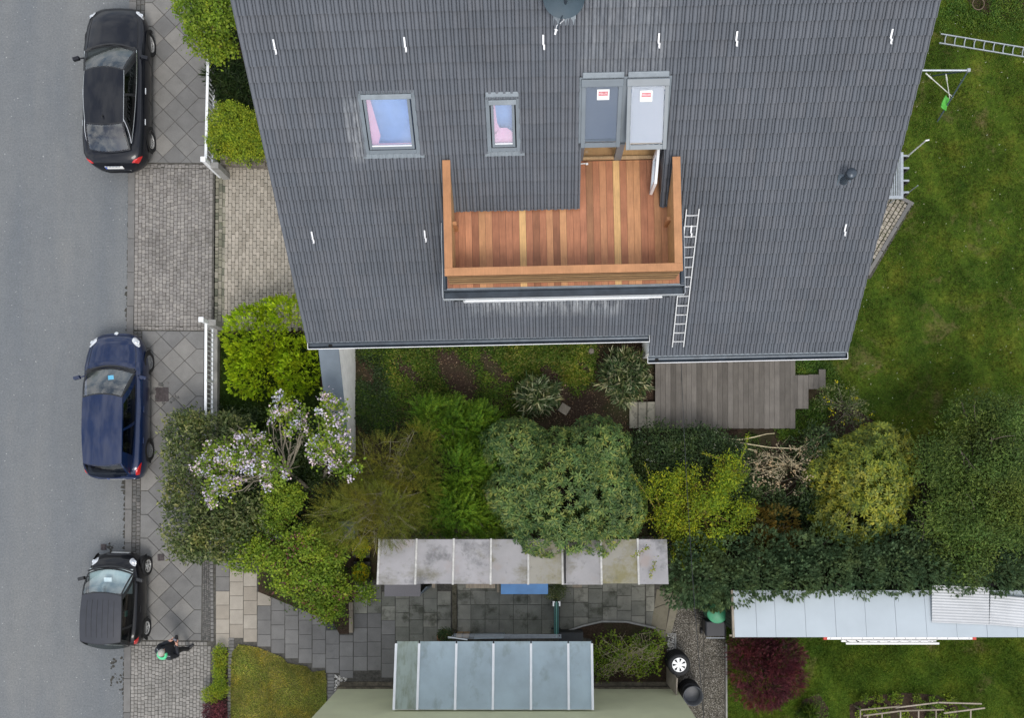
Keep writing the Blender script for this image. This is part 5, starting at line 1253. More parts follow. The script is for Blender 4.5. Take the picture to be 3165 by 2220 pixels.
def seatp(i, j):
    t = (i - .5) * 2; s_ = (j - .5) * 2
    return P(2918, 322, .62) + Vector((.07 * t + .07 * s_ * .35, .17 * t - .03 * s_, .07 * t * t + .04 * s_ * s_)) + Vector((.055 * s_, -.03 * s_, 0))
b.grid(seatp, 10, 6); o = mk('seat', b, M['swing_green'], sw, smooth=True); m_ = o.modifiers.new('thick', 'SOLIDIFY'); m_.thickness = .03
# plant ring in the upper bed, trellis frames in the vegetable bed
q = P(3023, 12, .1); b = MB(); n = 40; b.tube([(q.x + .17 * math.cos(6.283 * k / n), q.y + .17 * math.sin(6.283 * k / n), .12) for k in range(n + 1)], .012, 6, False); mk('plant_ring', b, plain('rusty_ring', (.14, .10, .07), .8), label='rusty plant ring lying in the upper corner bed', cat='plant ring')
def trellis(label, rails, posts):
    a = rails[0][0]; r = thing('trellis', label, 'trellis', P(*a, 0), 'pale trellis frames over the vegetable bed')
    for (p, q_) in rails: b = MB(); b.bar(P(*p, .55), P(*q_, .55), .04, .03); mk('batten', b, M['oldwood'], r)
    for (x, y) in posts:
        q_ = P(x, y, .50); b = MB(); b.bar(q_, q_ + Vector((.0, -1.4, 0)), .035, .03); mk('batten', b, M['oldwood'], r); b = MB(); b.bx(q_.x - .02, q_.x + .02, q_.y - .02, q_.y + .02, 0, .53); mk('leg', b, M['oldwood'], r)
trellis('upper trellis frame of long pale battens over the vegetable bed', [((2660, 2196), (2782, 2185)), ((2768, 2189), (2900, 2173)), ((2898, 2173), (3034, 2177))], [(2659, 2196)])
trellis('lower left trellis frame with five cross battens over the vegetable bed', [((2668, 2214), (2785, 2199)), ((2785, 2199), (2917, 2195))], [(2681, 2215), (2726, 2206), (2783, 2199), (2839, 2196), (2893, 2195)])
trellis('lower right trellis frame at the end of the vegetable bed', [((2917, 2206), (3044, 2190))], [(3000, 2196)])
# ------------------------------------------------------------------ vegetation
def unit(a): return a / np.maximum(np.linalg.norm(a, axis=-1, keepdims=True), 1e-6)
def leaves(pos, ax, hint, L, W, fold=.12, droop=.15):
    side = unit(np.cross(ax, hint)); up = np.cross(side, ax); n = len(pos)
    L = np.broadcast_to(np.asarray(L, float), (n,))[:, None]; W = np.broadcast_to(np.asarray(W, float), (n,))[:, None]
    mid = pos + ax * L * .48
    V = np.stack([pos, mid + side * W / 2 + up * W * fold, pos + ax * L - up * L * droop, mid - side * W / 2 + up * W * fold], 1).reshape(-1, 3)
    i = np.arange(n)[:, None] * 4
    F = np.concatenate([i + np.array([[0, 1, 2]]), i + np.array([[0, 2, 3]])], 0)
    return V, F
def merge(parts):
    Vs, Fs, o = [], [], 0
    for V, F in parts: Vs.append(V); Fs.append(F + o); o += len(V)
    return np.concatenate(Vs), np.concatenate(Fs)
def rdir(n): return unit(nrg.normal(size=(n, 3)))
def lobe_arr(lobes):
    out = []
    for (px, py, z, rx, ry, rz) in lobes: c = P(px, py, z); out.append((c.x, c.y, c.z, rx, ry, rz))
    return np.array(out)
def shell(A, n, lo=.78, hi=1.03, zmin=-.35, rough=.13, fill=0.0, boxy=0.0):
    """points in the outer shell of a set of ellipsoids, with an uneven surface; returns points and outward directions"""
    wgt = A[:, 3] * A[:, 4] + A[:, 5] * (A[:, 3] + A[:, 4]) * .5; wgt = wgt / wgt.sum()
    P_, D_ = [], []; need = n; ph = nrg.uniform(0, 6.28, 6)
    while need > 0:
        m = int(need * 1.8) + 20; k = nrg.choice(len(A), m, p=wgt); d = rdir(m); d = d / (np.abs(d).max(1, keepdims=True) ** boxy); ok = d[:, 2] > zmin; k, d = k[ok], d[ok]; m = len(d)
        r = nrg.uniform(lo, hi, m)
        if fill: inn = nrg.random(m) < fill; r = np.where(inn, nrg.uniform(.25, lo, m), r)
        q = d * 3.1; b = np.sin(q[:, 0] * 1.9 + ph[0] + k) + np.sin(q[:, 1] * 2.3 + ph[1] + 2 * k) + np.sin(q[:, 2] * 2.1 + ph[2]) + .7 * np.sin(q[:, 0] * 4.3 + q[:, 1] * 3.7 + ph[3])
        r = r * (1 + rough * b / 2.2)
        p = A[k, :3] + d * A[k, 3:6] * r[:, None]
        keep = p[:, 2] > .05
        for j in range(len(A)):
            e = np.linalg.norm((p - A[j, :3]) / A[j, 3:6], axis=1); keep &= (e > .66 * lo if fill == 0 else e > .2) | (k == j)
        p, d, k = p[keep], d[keep], k[keep]
        nn = unit(d / A[k, 3:6]); P_.append(p); D_.append(nn); need -= len(p)
    return np.concatenate(P_)[:n], np.concatenate(D_)[:n]
UP = np.array([0, 0, 1.0])
def lumps(A, k, f=.42, spread=.72, seed=0):
    g = np.random.default_rng(seed); out = []
    for a in A:
        for _ in range(k):
            d = g.normal(size=3); d[2] = abs(d[2]) * .8 - .15; d /= np.linalg.norm(d); s = f * g.uniform(.6, 1.3)
            out.append((a[0] + d[0] * a[3] * spread * g.uniform(.6, 1.15), a[1] + d[1] * a[4] * spread * g.uniform(.6, 1.15), a[2] + d[2] * a[5] * spread, a[3] * s, a[4] * s, a[5] * s))
    return np.array(out)
def crown(style, A, n, L, W, cr=.12, **kw):
    if style == 'broad':                      # clustered broad leaves
        per = kw.get('per', 9); c, o = shell(A, max(1, n // per), fill=kw.get('fill', .12), rough=kw.get('rough', .13), boxy=kw.get('boxy', 0.0)); c = np.repeat(c, per, 0); o = np.repeat(o, per, 0)
        pos = c + nrg.normal(size=c.shape) * cr; ax = unit(o * .6 + rdir(len(o)) * .9 + UP * .15); hint = unit(UP * .9 + o * .5 + rdir(len(o)) * .5)
        s = nrg.uniform(.5, 1.4, len(pos)); return leaves(pos, ax, hint, L * s, W * s)
    if style == 'rosette':                    # whorls of long leaves
        k = kw.get('per', 8); m = n // k; c, o = shell(A, m, .9, 1.03, fill=.10, rough=kw.get('rough', .10)); o = unit(o + UP * .55 + rdir(m) * .25)
        a = unit(np.cross(o, rdir(m))); b = np.cross(o, a); sc = nrg.uniform(.75, 1.2, m); out = []
        for j in range(k):
            t = 2 * math.pi * j / k + nrg.uniform(-.25, .25, m); rad = a * np.cos(t)[:, None] + b * np.sin(t)[:, None]
            ax = unit(rad + o * nrg.uniform(.05, .55, m)[:, None]); out.append(leaves(c + rad * .012, ax, o, L * sc * nrg.uniform(.8, 1.15, m), W * sc, .10, .18))
        return merge(out)
    if style == 'spray':                      # flat sprays of short scales/needles
        k = kw.get('per', 10); m = n // k; TL = kw.get('twig', .22); c, o = shell(A, m, .82, 1.0, fill=.12, rough=kw.get('rough', .12))
        t = unit(o * kw.get('outw', .8) + UP * kw.get('upw', .35) + rdir(m) * .45 + np.array(kw.get('lean', (0, 0, 0)))); hint = unit(o + rdir(m) * .5); sd = unit(np.cross(t, hint)); out = []
        for j in range(k):
            f = (j // 2 + .5) / (k / 2); sg = 1 if j % 2 else -1
            ax = unit(t * .85 + sd * sg * .75 * (1 - .5 * f) + rdir(m) * .12); out.append(leaves(c + t * (f * TL), ax, np.cross(sd, t), L * (1.15 - .55 * f) * nrg.uniform(.8, 1.2, m), W, .05, .1))
        return merge(out)
    if style == 'blade':                      # long arching leaves from many shoots
        m = n // 6; c, o = shell(A, m, .55, 1.0, fill=.2); c = np.repeat(c, 6, 0); o = np.repeat(o, 6, 0); ax = unit(o * .5 + rdir(len(o)) + UP * .25); s = nrg.uniform(.7, 1.25, len(c))
        return leaves(c + nrg.normal(size=c.shape) * .03, ax, unit(UP + rdir(len(c)) * .5), L * s, W * s, .1, .30)
def limbs(base, A, n, r0, seed, wig=.12, twigs=0, reach=.92, upto=None):
    """trunk, limbs and twigs as tapering tubes"""
    rr = random.Random(seed); b = MB(); base = Vector(base); cm = Vector(A[:, :3].mean(0)); fork = base.lerp(cm, .45); fork.z = max(.15, min(cm.z * .5, fork.z)); 
    b.tube([base - Vector((0, 0, .05)), base.lerp(fork, .5) + Vector((rr.uniform(-.05, .05), rr.uniform(-.05, .05), 0)), fork], [r0, r0 * .85, r0 * .7], 8)
    ends = []
    for k in range(n):
        a = A[k % len(A)]; d = Vector((rr.gauss(0, 1), rr.gauss(0, 1), abs(rr.gauss(.5, .7)))).normalized()
        e = Vector((a[0] + d.x * a[3] * reach, a[1] + d.y * a[4] * reach, a[2] + d.z * a[5] * reach)); pts = [fork]
        m = fork.lerp(e, .35) + Vector((rr.uniform(-wig, wig), rr.uniform(-wig, wig), wig)); m2 = fork.lerp(e, .7) + Vector((rr.uniform(-wig, wig), rr.uniform(-wig, wig), wig * .5)); b.tube([fork, m, m2, e], [r0 * .55, r0 * .4, r0 * .26, r0 * .10], 6)
        for j in range(twigs):
            t = rr.uniform(.3, .95); s = m.lerp(e, t); q = s + Vector((rr.gauss(0, 1), rr.gauss(0, 1), rr.gauss(.3, .6))).normalized() * rr.uniform(.25, .6) * min(a[3], a[4])
            b.tube([s, s.lerp(q, .5) + Vector((rr.uniform(-.04, .04), rr.uniform(-.04, .04), .02)), q], [r0 * .17, r0 * .11, r0 * .05], 4); ends.append(q)
        ends.append(e)
    return b, ends
def plant(name, label, cat, base, lobes, style, mat, n, L, W, bark='bark', nl=7, r0=.05, twigs=0, group=None, flowers=(), seed=1, extra=None, wig=.12, reach=.92, lump=0, lf=.42, core=.82, spread=.72, **kw):
    A = lobe_arr(lobes); q = P(base[0], base[1], 0); r = thing(name, label, cat, (q.x, q.y, 0), group); org = np.array([q.x, q.y, 0])
    b, ends = limbs((q.x, q.y, 0), A, nl, r0, seed, wig, twigs, reach); mk('trunk', b, M[bark], r, smooth=True)
    if lump:
        B = lumps(A, lump, lf, spread, seed); A = A * np.array([1, 1, 1, core, core, core]); A = np.concatenate([A, B]) if core else B
    if n:
        V, F = crown(style, A, n, L, W, **kw); me = np_mesh('crown', V - org, F); mk('crown', me, mat, r)
    for (fm, fn, fs, cl, top) in flowers:      # panicles of small petals
        c, o = shell(A, fn, .95, 1.08, zmin=top); c = np.repeat(c, cl, 0) + nrg.normal(size=(fn * cl, 3)) * fs * .9; V, F = leaves(c, rdir(len(c)), rdir(len(c)), fs * 1.1, fs, .2, .1); mk('flowers', np_mesh('flowers', V - org, F), fm, r)
    return r
G = {}
G['lime'] = leafm('leaf_lime', [(.10, .16, .008), (.19, .27, .012), (.30, .36, .02)], 2.2, .3, gain=1.8)
G['yellowgreen'] = leafm('leaf_yellow_green', [(.060, .105, .010), (.14, .185, .016), (.23, .26, .025)], 2.5, .3, gain=1.7)
G['fresh'] = leafm('leaf_fresh', [(.055, .10, .010), (.11, .17, .016), (.17, .22, .03)], 1.6, .35, gain=1.5)
G['olive'] = leafm('leaf_olive', [(.024, .042, .010), (.048, .072, .018), (.095, .118, .04), (.19, .20, .09)], 1.4, .35, rough=.45, spec=.3, gain=1.35, bl=0.9)
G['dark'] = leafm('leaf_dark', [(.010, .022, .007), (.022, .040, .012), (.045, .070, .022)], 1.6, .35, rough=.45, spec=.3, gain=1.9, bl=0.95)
G['rhodo'] = leafm('leaf_rhododendron', [(.024, .052, .016), (.048, .088, .026), (.086, .128, .038), (.14, .158, .042)], 1.1, .38, rough=.45, spec=.3, gain=1.7, bl=0.85)
G['rhodo_y'] = leafm('leaf_yellow_rhododendron', [(.048, .075, .016), (.10, .128, .022), (.165, .185, .03), (.22, .22, .03)], .9, .38, rough=.45, spec=.3, gain=1.4)
G['juniper'] = leafm('needle_juniper', [(.018, .045, .006), (.042, .085, .009), (.085, .125, .014)], 1.1, .4, gain=2.7)
G['tamarisk'] = leafm('leaf_feathery_olive', [(.058, .072, .014), (.112, .124, .022), (.17, .172, .034)], .9, .35, gain=1.6)
G['forsythia'] = leafm('leaf_forsythia', [(.07, .12, .012), (.15, .21, .015), (.28, .29, .015)], .9, .35, gain=1.2)
G['conifer'] = leafm('needle_blue_green', [(.013, .024, .013), (.026, .042, .023), (.048, .068, .038)], 1.5, .35, gain=4.2, bl=.82)
G['conifer_br'] = leafm('needle_bronze', [(.045, .040, .012), (.090, .068, .018), (.15, .10, .03)], 1.8, .35, gain=1.8)
G['tree'] = leafm('leaf_tree', [(.022, .042, .009), (.042, .068, .016), (.075, .105, .028)], .8, .45, gain=1.95)
G['maple'] = leafm('leaf_purple', [(.022, .007, .010), (.045, .012, .016), (.080, .022, .026)], 1.5, .3, gain=2.7, bl=1.0)
G['bamboo'] = leafm('leaf_bamboo', [(.018, .040, .013), (.045, .075, .025), (.10, .13, .05), (.36, .35, .22)], 3, .3, gain=1.6, bl=1.0)
G['pinkleaf'] = leafm('leaf_pink', [(.16, .05, .06), (.27, .10, .12)], 3, .3, bl=1.0)
G['lilac'] = leafm('petal_lilac', [(.58, .48, .62), (.74, .65, .77), (.88, .83, .89)], 3, .12, bl=1.0)
G['yellow'] = leafm('petal_yellow', [(.50, .42, .012), (.70, .60, .02)], 3, .2)
G['cream'] = leafm('petal_cream', [(.55, .55, .42), (.7, .7, .58)], 3, .2, bl=1.0)
G['tan'] = leafm('dry_bloom', [(.36, .28, .17), (.55, .44, .30)], 3, .2, bl=1.0)
G['grass'] = leafm('grass_blade', [(.022, .048, .006), (.045, .080, .010), (.085, .115, .02), (.14, .13, .05)], 1.0, .5, gain=1.75)
G['grass_dk'] = leafm('grass_blade_dark', [(.014, .038, .005), (.030, .062, .009), (.06, .09, .014)], 1.0, .45, gain=1.2)
G['grass_dry'] = leafm('grass_blade_dry', [(.040, .060, .012), (.095, .100, .028), (.18, .16, .06)], 1.0, .45, gain=4.5)
G['cover'] = leafm('ground_cover_leaf', [(.020, .050, .008), (.045, .090, .012), (.09, .13, .025)], 1.2, .4, gain=1.55)
G['dead'] = leafm('dead_leaf', [(.09, .055, .03), (.20, .135, .08), (.36, .28, .19)], 4, .3, gain=1.2, bl=1.0)

# left front gardens
plant('boxwood_bush', 'big lime green bush beside the driveway below the gable', 'bush', (840, 1110), [(790, 1040, 1.0, .95, .95, .9), (895, 1000, 1.0, .95, .85, .95), (800, 1150, .8, .85, .75, .75), (920, 1130, .8, .8, .9, .8)], 'spray', G['lime'], 60000, .055, .022, twig=.13, upw=.7, outw=.6, seed=2, lump=8, lf=0.36, core=0.92)
plant('rounded_bush', 'rounded yellow-green bush behind the upper railing', 'bush', (735, 410), [(722, 390, .75, .68, .62, .6), (765, 440, .7, .62, .55, .55), (700, 440, .65, .55, .5, .5)], 'broad', G['yellowgreen'], 15000, .055, .03, cr=.05, seed=3)
plant('lilac_bush', 'loose green lilac bush at the top edge by the upper car', 'bush', (675, 80), [(640, 100, 1.4, .60, .8, .7), (600, 15, 1.5, .55, .55, .6), (690, 40, 1.5, .6, .8, .8), (680, 150, 1.2, .5, .4, .5)], 'broad', G['fresh'], 9000, .075, .05, cr=.08, bark='bark_grey', nl=12, r0=.045, twigs=2, flowers=[(G['pinkleaf'], 9, .035, 8, .2)], seed=4, fill=.3, lump=7, lf=0.38)
plant('grassy_shrub', 'dark arching shrub between the upper railing and the gable', 'shrub', (715, 265), [(700, 235, .4, .5, .55, .45), (735, 290, .4, .55, .5, .45)], 'blade', G['dark'], 2600, .26, .018, nl=8, r0=.02, seed=5)
plant('laurel_hedge', 'olive green laurel hedge with bare branches over the pavement', 'hedge', (640, 1500), [(590, 1500, .95, .52, 2.10, .80), (690, 1350, .9, .75, .55, .7), (700, 1640, .9, .85, .75, .7), (780, 1600, .9, .7, .7, .6)], 'broad', G['olive'], 15500, .115, .046, cr=.09, bark='bark_grey', nl=44, r0=.04, twigs=4, seed=6, fill=0.12, per=7, rough=.05, lump=0, lf=0.3, core=0.9, boxy=.75, reach=.8)
plant('dark_laurel', 'dark glossy shrub under the blossoming lilacs', 'shrub', (770, 1480), [(740, 1480, .6, .8, .9, .6), (840, 1430, .6, .7, .8, .6), (800, 1580, .6, .8, .7, .6)], 'broad', G['dark'], 9000, .10, .04, cr=.1, nl=10, r0=.04, seed=7)
plant('lilac', 'lilac tree with pale purple blossom leaning over the laurel hedge', 'lilac', (955, 1512), [(690, 1420, 2.3, .62, .62, .5), (760, 1370, 2.4, .70, .55, .5), (830, 1440, 2.4, .60, .55, .5), (700, 1510, 2.2, .55, .45, .45), (870, 1270, 2.3, .45, .40, .4), (930, 1300, 2.3, .42, .45, .4)], 'broad', G['fresh'], 3300, .08, .058, cr=.09, bark='bark_grey', nl=30, r0=.06, twigs=5, flowers=[(G['lilac'], 130, .062, 16, .1)], seed=8, fill=.25, lump=9, lf=.3, core=.45, spread=.9)
plant('lilac', 'lilac tree with pale purple blossom over the grey wall cover', 'lilac', (1000, 1478), [(1030, 1290, 2.9, .45, .50, .4), (1045, 1370, 2.8, .55, .55, .45), (1060, 1425, 2.7, .50, .40, .4), (1000, 1400, 2.6, .40, .4, .4)], 'broad', G['fresh'], 2000, .08, .058, cr=.09, bark='bark_grey', nl=22, r0=.05, twigs=5, flowers=[(G['lilac'], 75, .062, 16, .1)], seed=9, fill=.25, lump=9, lf=.3, core=.45, spread=.9)
plant('young_lilac', 'small yellow-green leafy shrub below the blossoming lilacs', 'shrub', (935, 1610), [(870, 1550, 1.4, .48, .42, .4), (850, 1600, 1.2, .45, .35, .35), (905, 1540, 1.4, .35, .35, .35)], 'broad', G['fresh'], 4200, .06, .04, cr=.06, bark='twig_yellow', nl=10, r0=.03, twigs=3, seed=10)
plant('currant_bush', 'wide green shrub with reddish tips over the neighbour\'s path', 'bush', (985, 1790), [(820, 1720, 1.2, .9, .6, .55), (950, 1680, 1.3, .9, .6, .6), (1025, 1700, 1.3, .42, .6, .55), (960, 1790, 1.2, .95, .75, .6), (1035, 1815, 1.1, .48, .5, .5), (1020, 1880, .9, .5, .5, .45), (760, 1690, 1.0, .5, .4, .4), (1125, 1835, .9, .3, .25, .25)], 'broad', G['fresh'], 19000, .07, .05, cr=.085, bark='twig_yellow', nl=26, r0=.035, twigs=3, flowers=[(G['pinkleaf'], 120, .05, 7, .2)], seed=11, fill=.3, rough=.2, lump=8, lf=0.4)
for k, y in enumerate((1693, 1772)):
    plant('yellow_flowers', ('upper' if k == 0 else 'lower') + ' clump of bright yellow flowers in a planter', 'flowers', (1116, y), [(1116, y, .42, .22, .27, .16)], 'broad', G['fresh'], 900, .05, .03, cr=.04, nl=5, r0=.01, group='flowers in the planters', flowers=[(G['yellow'], 150, .022, 8, .0)], seed=12 + k)
# middle row
plant('tamarisk', 'feathery yellow-olive tree with fine branches at the end of the grey wall', 'tree', (1175, 1560), [(1140, 1590, 2.2, 1.25, .95, .9), (1180, 1440, 1.7, 1.0, .85, .7), (1060, 1590, 1.6, .8, .9, .7), (1270, 1500, 1.8, .75, 1.0, .7), (1260, 1620, 1.7, .75, .6, .6), (1290, 1390, 1.6, .5, .6, .5)], 'spray', G['tamarisk'], 90000, .055, .009, twig=.30, per=14, bark='bark_grey', nl=40, r0=.045, twigs=8, seed=14, fill=.3, rough=.22, lump=9, lf=0.42, reach=1.02, core=0.9)
plant('juniper', 'dense bright green juniper beside the rhododendron', 'juniper', (1410, 1480), [(1370, 1300, .9, .75, .65, .7), (1450, 1330, .9, .9, .7, .7), (1430, 1460, 1.2, 1.1, .9, .9), (1400, 1580, 1.2, 1.0, .8, .9), (1520, 1600, 1.1, .8, .7, .8), (1510, 1410, 1.1, .7, .7, .8)], 'spray', G['juniper'], 90000, .075, .017, twig=.26, per=12, nl=10, seed=15, upw=.2, lean=(.3, .25, 0), rough=.2, lump=8, lf=0.42, core=0.9)
plant('rhododendron', 'huge round rhododendron with whorled grey-green leaves', 'rhododendron', (1750, 1530), [(1745, 1520, 1.55, 2.0, 1.7, 1.25), (1595, 1385, 1.5, .95, .8, .9), (1840, 1385, 1.5, .95, .85, .9), (1600, 1530, 1.45, .95, .95, 1.0), (1700, 1660, 1.6, 1.25, .75, .95), (1890, 1560, 1.45, .95, 1.1, 1.0), (1840, 1655, 1.55, 1.05, .8, .95)], 'rosette', G['rhodo'], 26000, .14, .045, nl=14, r0=.08, twigs=2, seed=16, rough=.06, lump=0, lf=0.34, core=0.95, spread=0.85)
plant('dead_brushwood', 'tangle of bare grey twigs at the left side of the rhododendron', 'twigs', (1545, 1540), [(1535, 1530, 1.9, .30, .45, .25)], 'broad', None, 0, 0, 0, bark='bark_grey', nl=26, r0=.022, twigs=4, seed=17, wig=.2)
plant('bamboo_clump', 'rounded clump of long pale-edged leaves beside the wooden terrace', 'bamboo', (1935, 1165), [(1930, 1165, .55, .66, .72, .5)], 'blade', G['bamboo'], 2600, .24, .036, nl=10, r0=.012, seed=18)
plant('bamboo_clump', 'smaller clump of long pale-edged leaves above the rhododendron', 'bamboo', (1665, 1225), [(1660, 1225, .45, .58, .50, .4)], 'blade', G['bamboo'], 1700, .24, .034, nl=8, r0=.012, seed=19)
plant('white_flowering_shrub', 'dark evergreen shrub with tiny white flowers under the wooden terrace edge', 'shrub', (2100, 1400), [(2040, 1400, .8, .85, .75, .65), (2160, 1390, .8, .9, .65, .65), (2240, 1420, .7, .6, .6, .55), (2010, 1470, .7, .5, .6, .5)], 'broad', G['dark'], 15000, .085, .03, cr=.09, nl=10, r0=.03, flowers=[(G['cream'], 60, .022, 5, .2)], seed=20)
forsythia = plant('forsythia', 'yellow-green forsythia with long leafy shoots right of the rhododendron', 'forsythia', (2120, 1570), [(2120, 1520, 1.8, .75, .6, .5), (2210, 1550, 1.8, .85, .8, .6), (2150, 1640, 1.6, .6, .7, .5), (2250, 1460, 1.7, .4, .4, .35), (2060, 1600, 1.5, .45, .4, .35)], 'broad', G['forsythia'], 13000, .068, .031, cr=.10, bark='twig_yellow', nl=30, r0=.035, twigs=5, seed=21, fill=.3, rough=.25, per=12, lump=18, lf=.22, core=.5, spread=1.15)
def shoots(r, starts, mat, L=.06):
    org = np.array(ORG[r.name]); b = MB(); pos = []
    for (p0, z0, p1, z1) in starts:
        a, c = P(*p0, z0), P(*p1, z1); m = a.lerp(c, .5) + Vector((0, 0, .12)); b.tube([a, m, c], [.012, .009, .004], 5)
        for k in range(90):
            t = k / 90; q = a.lerp(m, t * 2) if t < .5 else m.lerp(c, t * 2 - 1); pos.append((q.x, q.y, q.z))
    mk('stem', b, M['twig_yellow'], r); pos = np.array(pos) + nrg.normal(size=(len(pos), 3)) * .025; V, F = leaves(pos, rdir(len(pos)), unit(UP + rdir(len(pos)) * .6), L, L * .5); mk('leaf_tips', np_mesh('leaf_tips', V - org, F), mat, r)
shoots(forsythia, [((2030, 1580), 1.6, (1952, 1465), 1.9), ((2030, 1600), 1.6, (1945, 1618), 1.7), ((2040, 1570), 1.6, (1992, 1430), 1.8), ((2050, 1640), 1.6, (2010, 1790), 2.55), ((2045, 1660), 1.6, (1955, 1722), 2.6), ((2080, 1690), 1.6, (2080, 1740), 2.2), ((2105, 1690), 1.6, (2110, 1760), 2.2), ((2200, 1680), 1.5, (2243, 1705), 2.2), ((2260, 1430), 1.7, (2170, 1402), 1.9), ((2290, 1420), 1.6, (2312, 1342), 1.7), ((2270, 1480), 1.6, (2310, 1470), 1.7)], G['forsythia'])
plant('hydrangea', 'bare tan hydrangea with dry flower heads beside the terrace corner', 'hydrangea', (2440, 1440), [(2430, 1450, 1.0, .95, .75, .5), (2350, 1460, .9, .6, .6, .45), (2500, 1420, .9, .6, .55, .4)], 'broad', G['tan'], 900, .05, .035, cr=.04, bark='twig_tan', nl=30, r0=.018, twigs=5, seed=23, per=6, wig=.22, fill=.2, reach=1.15, core=0.6)
b = MB()
for pts in ([(2233, 1357), (2290, 1360), (2330, 1352), (2370, 1342), (2395, 1340)], [(2240, 1362), (2310, 1373), (2380, 1384), (2468, 1388), (2520, 1360), (2560, 1336)], [(2468, 1388), (2495, 1370), (2492, 1345)], [(2468, 1388), (2520, 1400), (2565, 1420)], [(2270, 1395), (2310, 1388), (2340, 1395)]):
    b.tube([P(x, y, .55 + .08 * i) for i, (x, y) in enumerate(pts)], [.024 - .004 * i for i in range(len(pts))], 6)
b.tube([P(2240, 1360, 0), P(2240, 1360, .58)], .02, 6); b.tube([P(2468, 1388, 0), P(2468, 1388, .8)], .024, 6)
mk('dead_branch', b, M['twig_tan'], label='long bare branches reaching out below the terrace', cat='branch')
plant('golden_rhododendron', 'round yellow-green rhododendron right of the bare hydrangea', 'rhododendron', (2670, 1500), [(2690, 1480, 1.3, 1.25, 1.3, 1.1), (2640, 1590, 1.3, 1.1, .85, .95), (2600, 1470, 1.1, .9, 1.0, .9), (2740, 1420, 1.3, .8, .8, .8), (2700, 1370, 1.1, .7, .55, .6)], 'rosette', G['rhodo_y'], 20000, .13, .05, nl=12, r0=.07, twigs=2, seed=24, rough=.14, lump=7, lf=0.34, core=0.95, spread=0.85)
plant('camellia', 'dark green shrub between the bare hydrangea and the yellow-green rhododendron', 'shrub', (2540, 1440), [(2530, 1400, .7, .55, .7, .6), (2510, 1560, .7, .5, .8, .6), (2350, 1560, .6, .7, .6, .5), (2290, 1500, .6, .5, .5, .5)], 'broad', G['dark'], 8000, .095, .04, cr=.09, nl=8, r0=.03, seed=25)
plant('garden_tree', 'large olive green tree at the right edge beside the conifers', 'tree', (3010, 1500), [(2990, 1440, 2.2, 1.35, 1.3, 1.2), (2960, 1600, 2.2, 1.25, 1.0, 1.1), (3090, 1530, 2.4, 1.2, 1.5, 1.3), (3010, 1310, 2.0, 1.1, .75, .9), (2975, 1710, 2.0, 1.0, .7, .9), (3130, 1350, 2.0, .9, .9, .9), (3200, 1600, 2.0, .9, .9, .9)], 'broad', G['tree'], 62000, .08, .03, cr=.11, bark='bark', nl=30, r0=.09, twigs=4, seed=26, fill=.25, rough=.2, per=10, lump=9, lf=0.42)
plant('mahonia', 'open shrub with yellow flowers between the terrace and the lawn', 'shrub', (2600, 1255), [(2590, 1240, .6, .55, .5, .4), (2640, 1270, .6, .45, .45, .4), (2620, 1320, .5, .4, .35, .3)], 'broad', G['olive'], 1300, .07, .032, cr=.08, bark='bark_grey', nl=22, r0=.02, twigs=3, flowers=[(G['yellow'], 16, .04, 6, .1)], seed=27)
plant('bronze_conifer', 'small bronze-tipped conifer in front of the blue-green hedge', 'conifer', (2360, 1665), [(2330, 1640, 1.2, .55, .6, .5), (2400, 1620, 1.2, .55, .5, .5), (2380, 1700, 1.2, .6, .45, .5), (2420, 1680, 1.1, .4, .4, .4)], 'spray', G['conifer_br'], 14000, .06, .02, twig=.16, per=12, cr=.1, bark='bark_grey', nl=20, r0=.03, twigs=2, seed=28, fill=.3)
# conifer hedge: one tree after another along the sheds
hx = [(2150, 1790, .72), (2255, 1800, .70), (2350, 1775, .72), (2450, 1780, .70), (2550, 1765, .72), (2655, 1765, .68), (2755, 1760, .72), (2850, 1755, .70), (2960, 1760, .74), (3070, 1765, .66), (3165, 1760, .72)]
words = ['leftmost conifer of the blue-green hedge, over the green rain barrel', 'second conifer from the left in the blue-green hedge', 'third conifer from the left in the blue-green hedge', 'fourth conifer from the left in the blue-green hedge', 'fifth conifer from the left in the blue-green hedge', 'sixth conifer from the left in the blue-green hedge', 'seventh conifer from the left in the blue-green hedge', 'eighth conifer from the left in the blue-green hedge', 'ninth conifer from the left in the blue-green hedge', 'tenth conifer from the left in the blue-green hedge', 'rightmost conifer of the blue-green hedge, at the picture edge']
for i, ((x, y, rr_), lb) in enumerate(zip(hx, words)):
    plant('hedge_conifer', lb, 'conifer', (1650 + (x - 1650) * .91, 1470 + (y - 1470) * .91), [(x, y + 2, 2.0, rr_, rr_ * .95, .75), (x + 6, y - 80, 1.7, rr_ * .9, rr_ * .8, .7), (x, y, 1.1, rr_ * 1.0, rr_ * .95, .9)], 'spray', G['conifer'], 32000, .050, .020, twig=.10, per=12, nl=4, seed=40 + i, group='conifer hedge beside the shed', upw=.5, rough=.14)
plant('hedge_conifer', 'blue-green conifer bulging over the end of the yard beside the barrel', 'conifer', (2140, 1800), [(2115, 1815, 1.5, .62, .55, .6), (2195, 1835, 1.4, .6, .5, .55), (2110, 1750, 1.6, .55, .6, .55)], 'spray', G['conifer'], 24000, .050, .020, twig=.10, per=12, nl=4, seed=60, upw=.4, rough=.14)
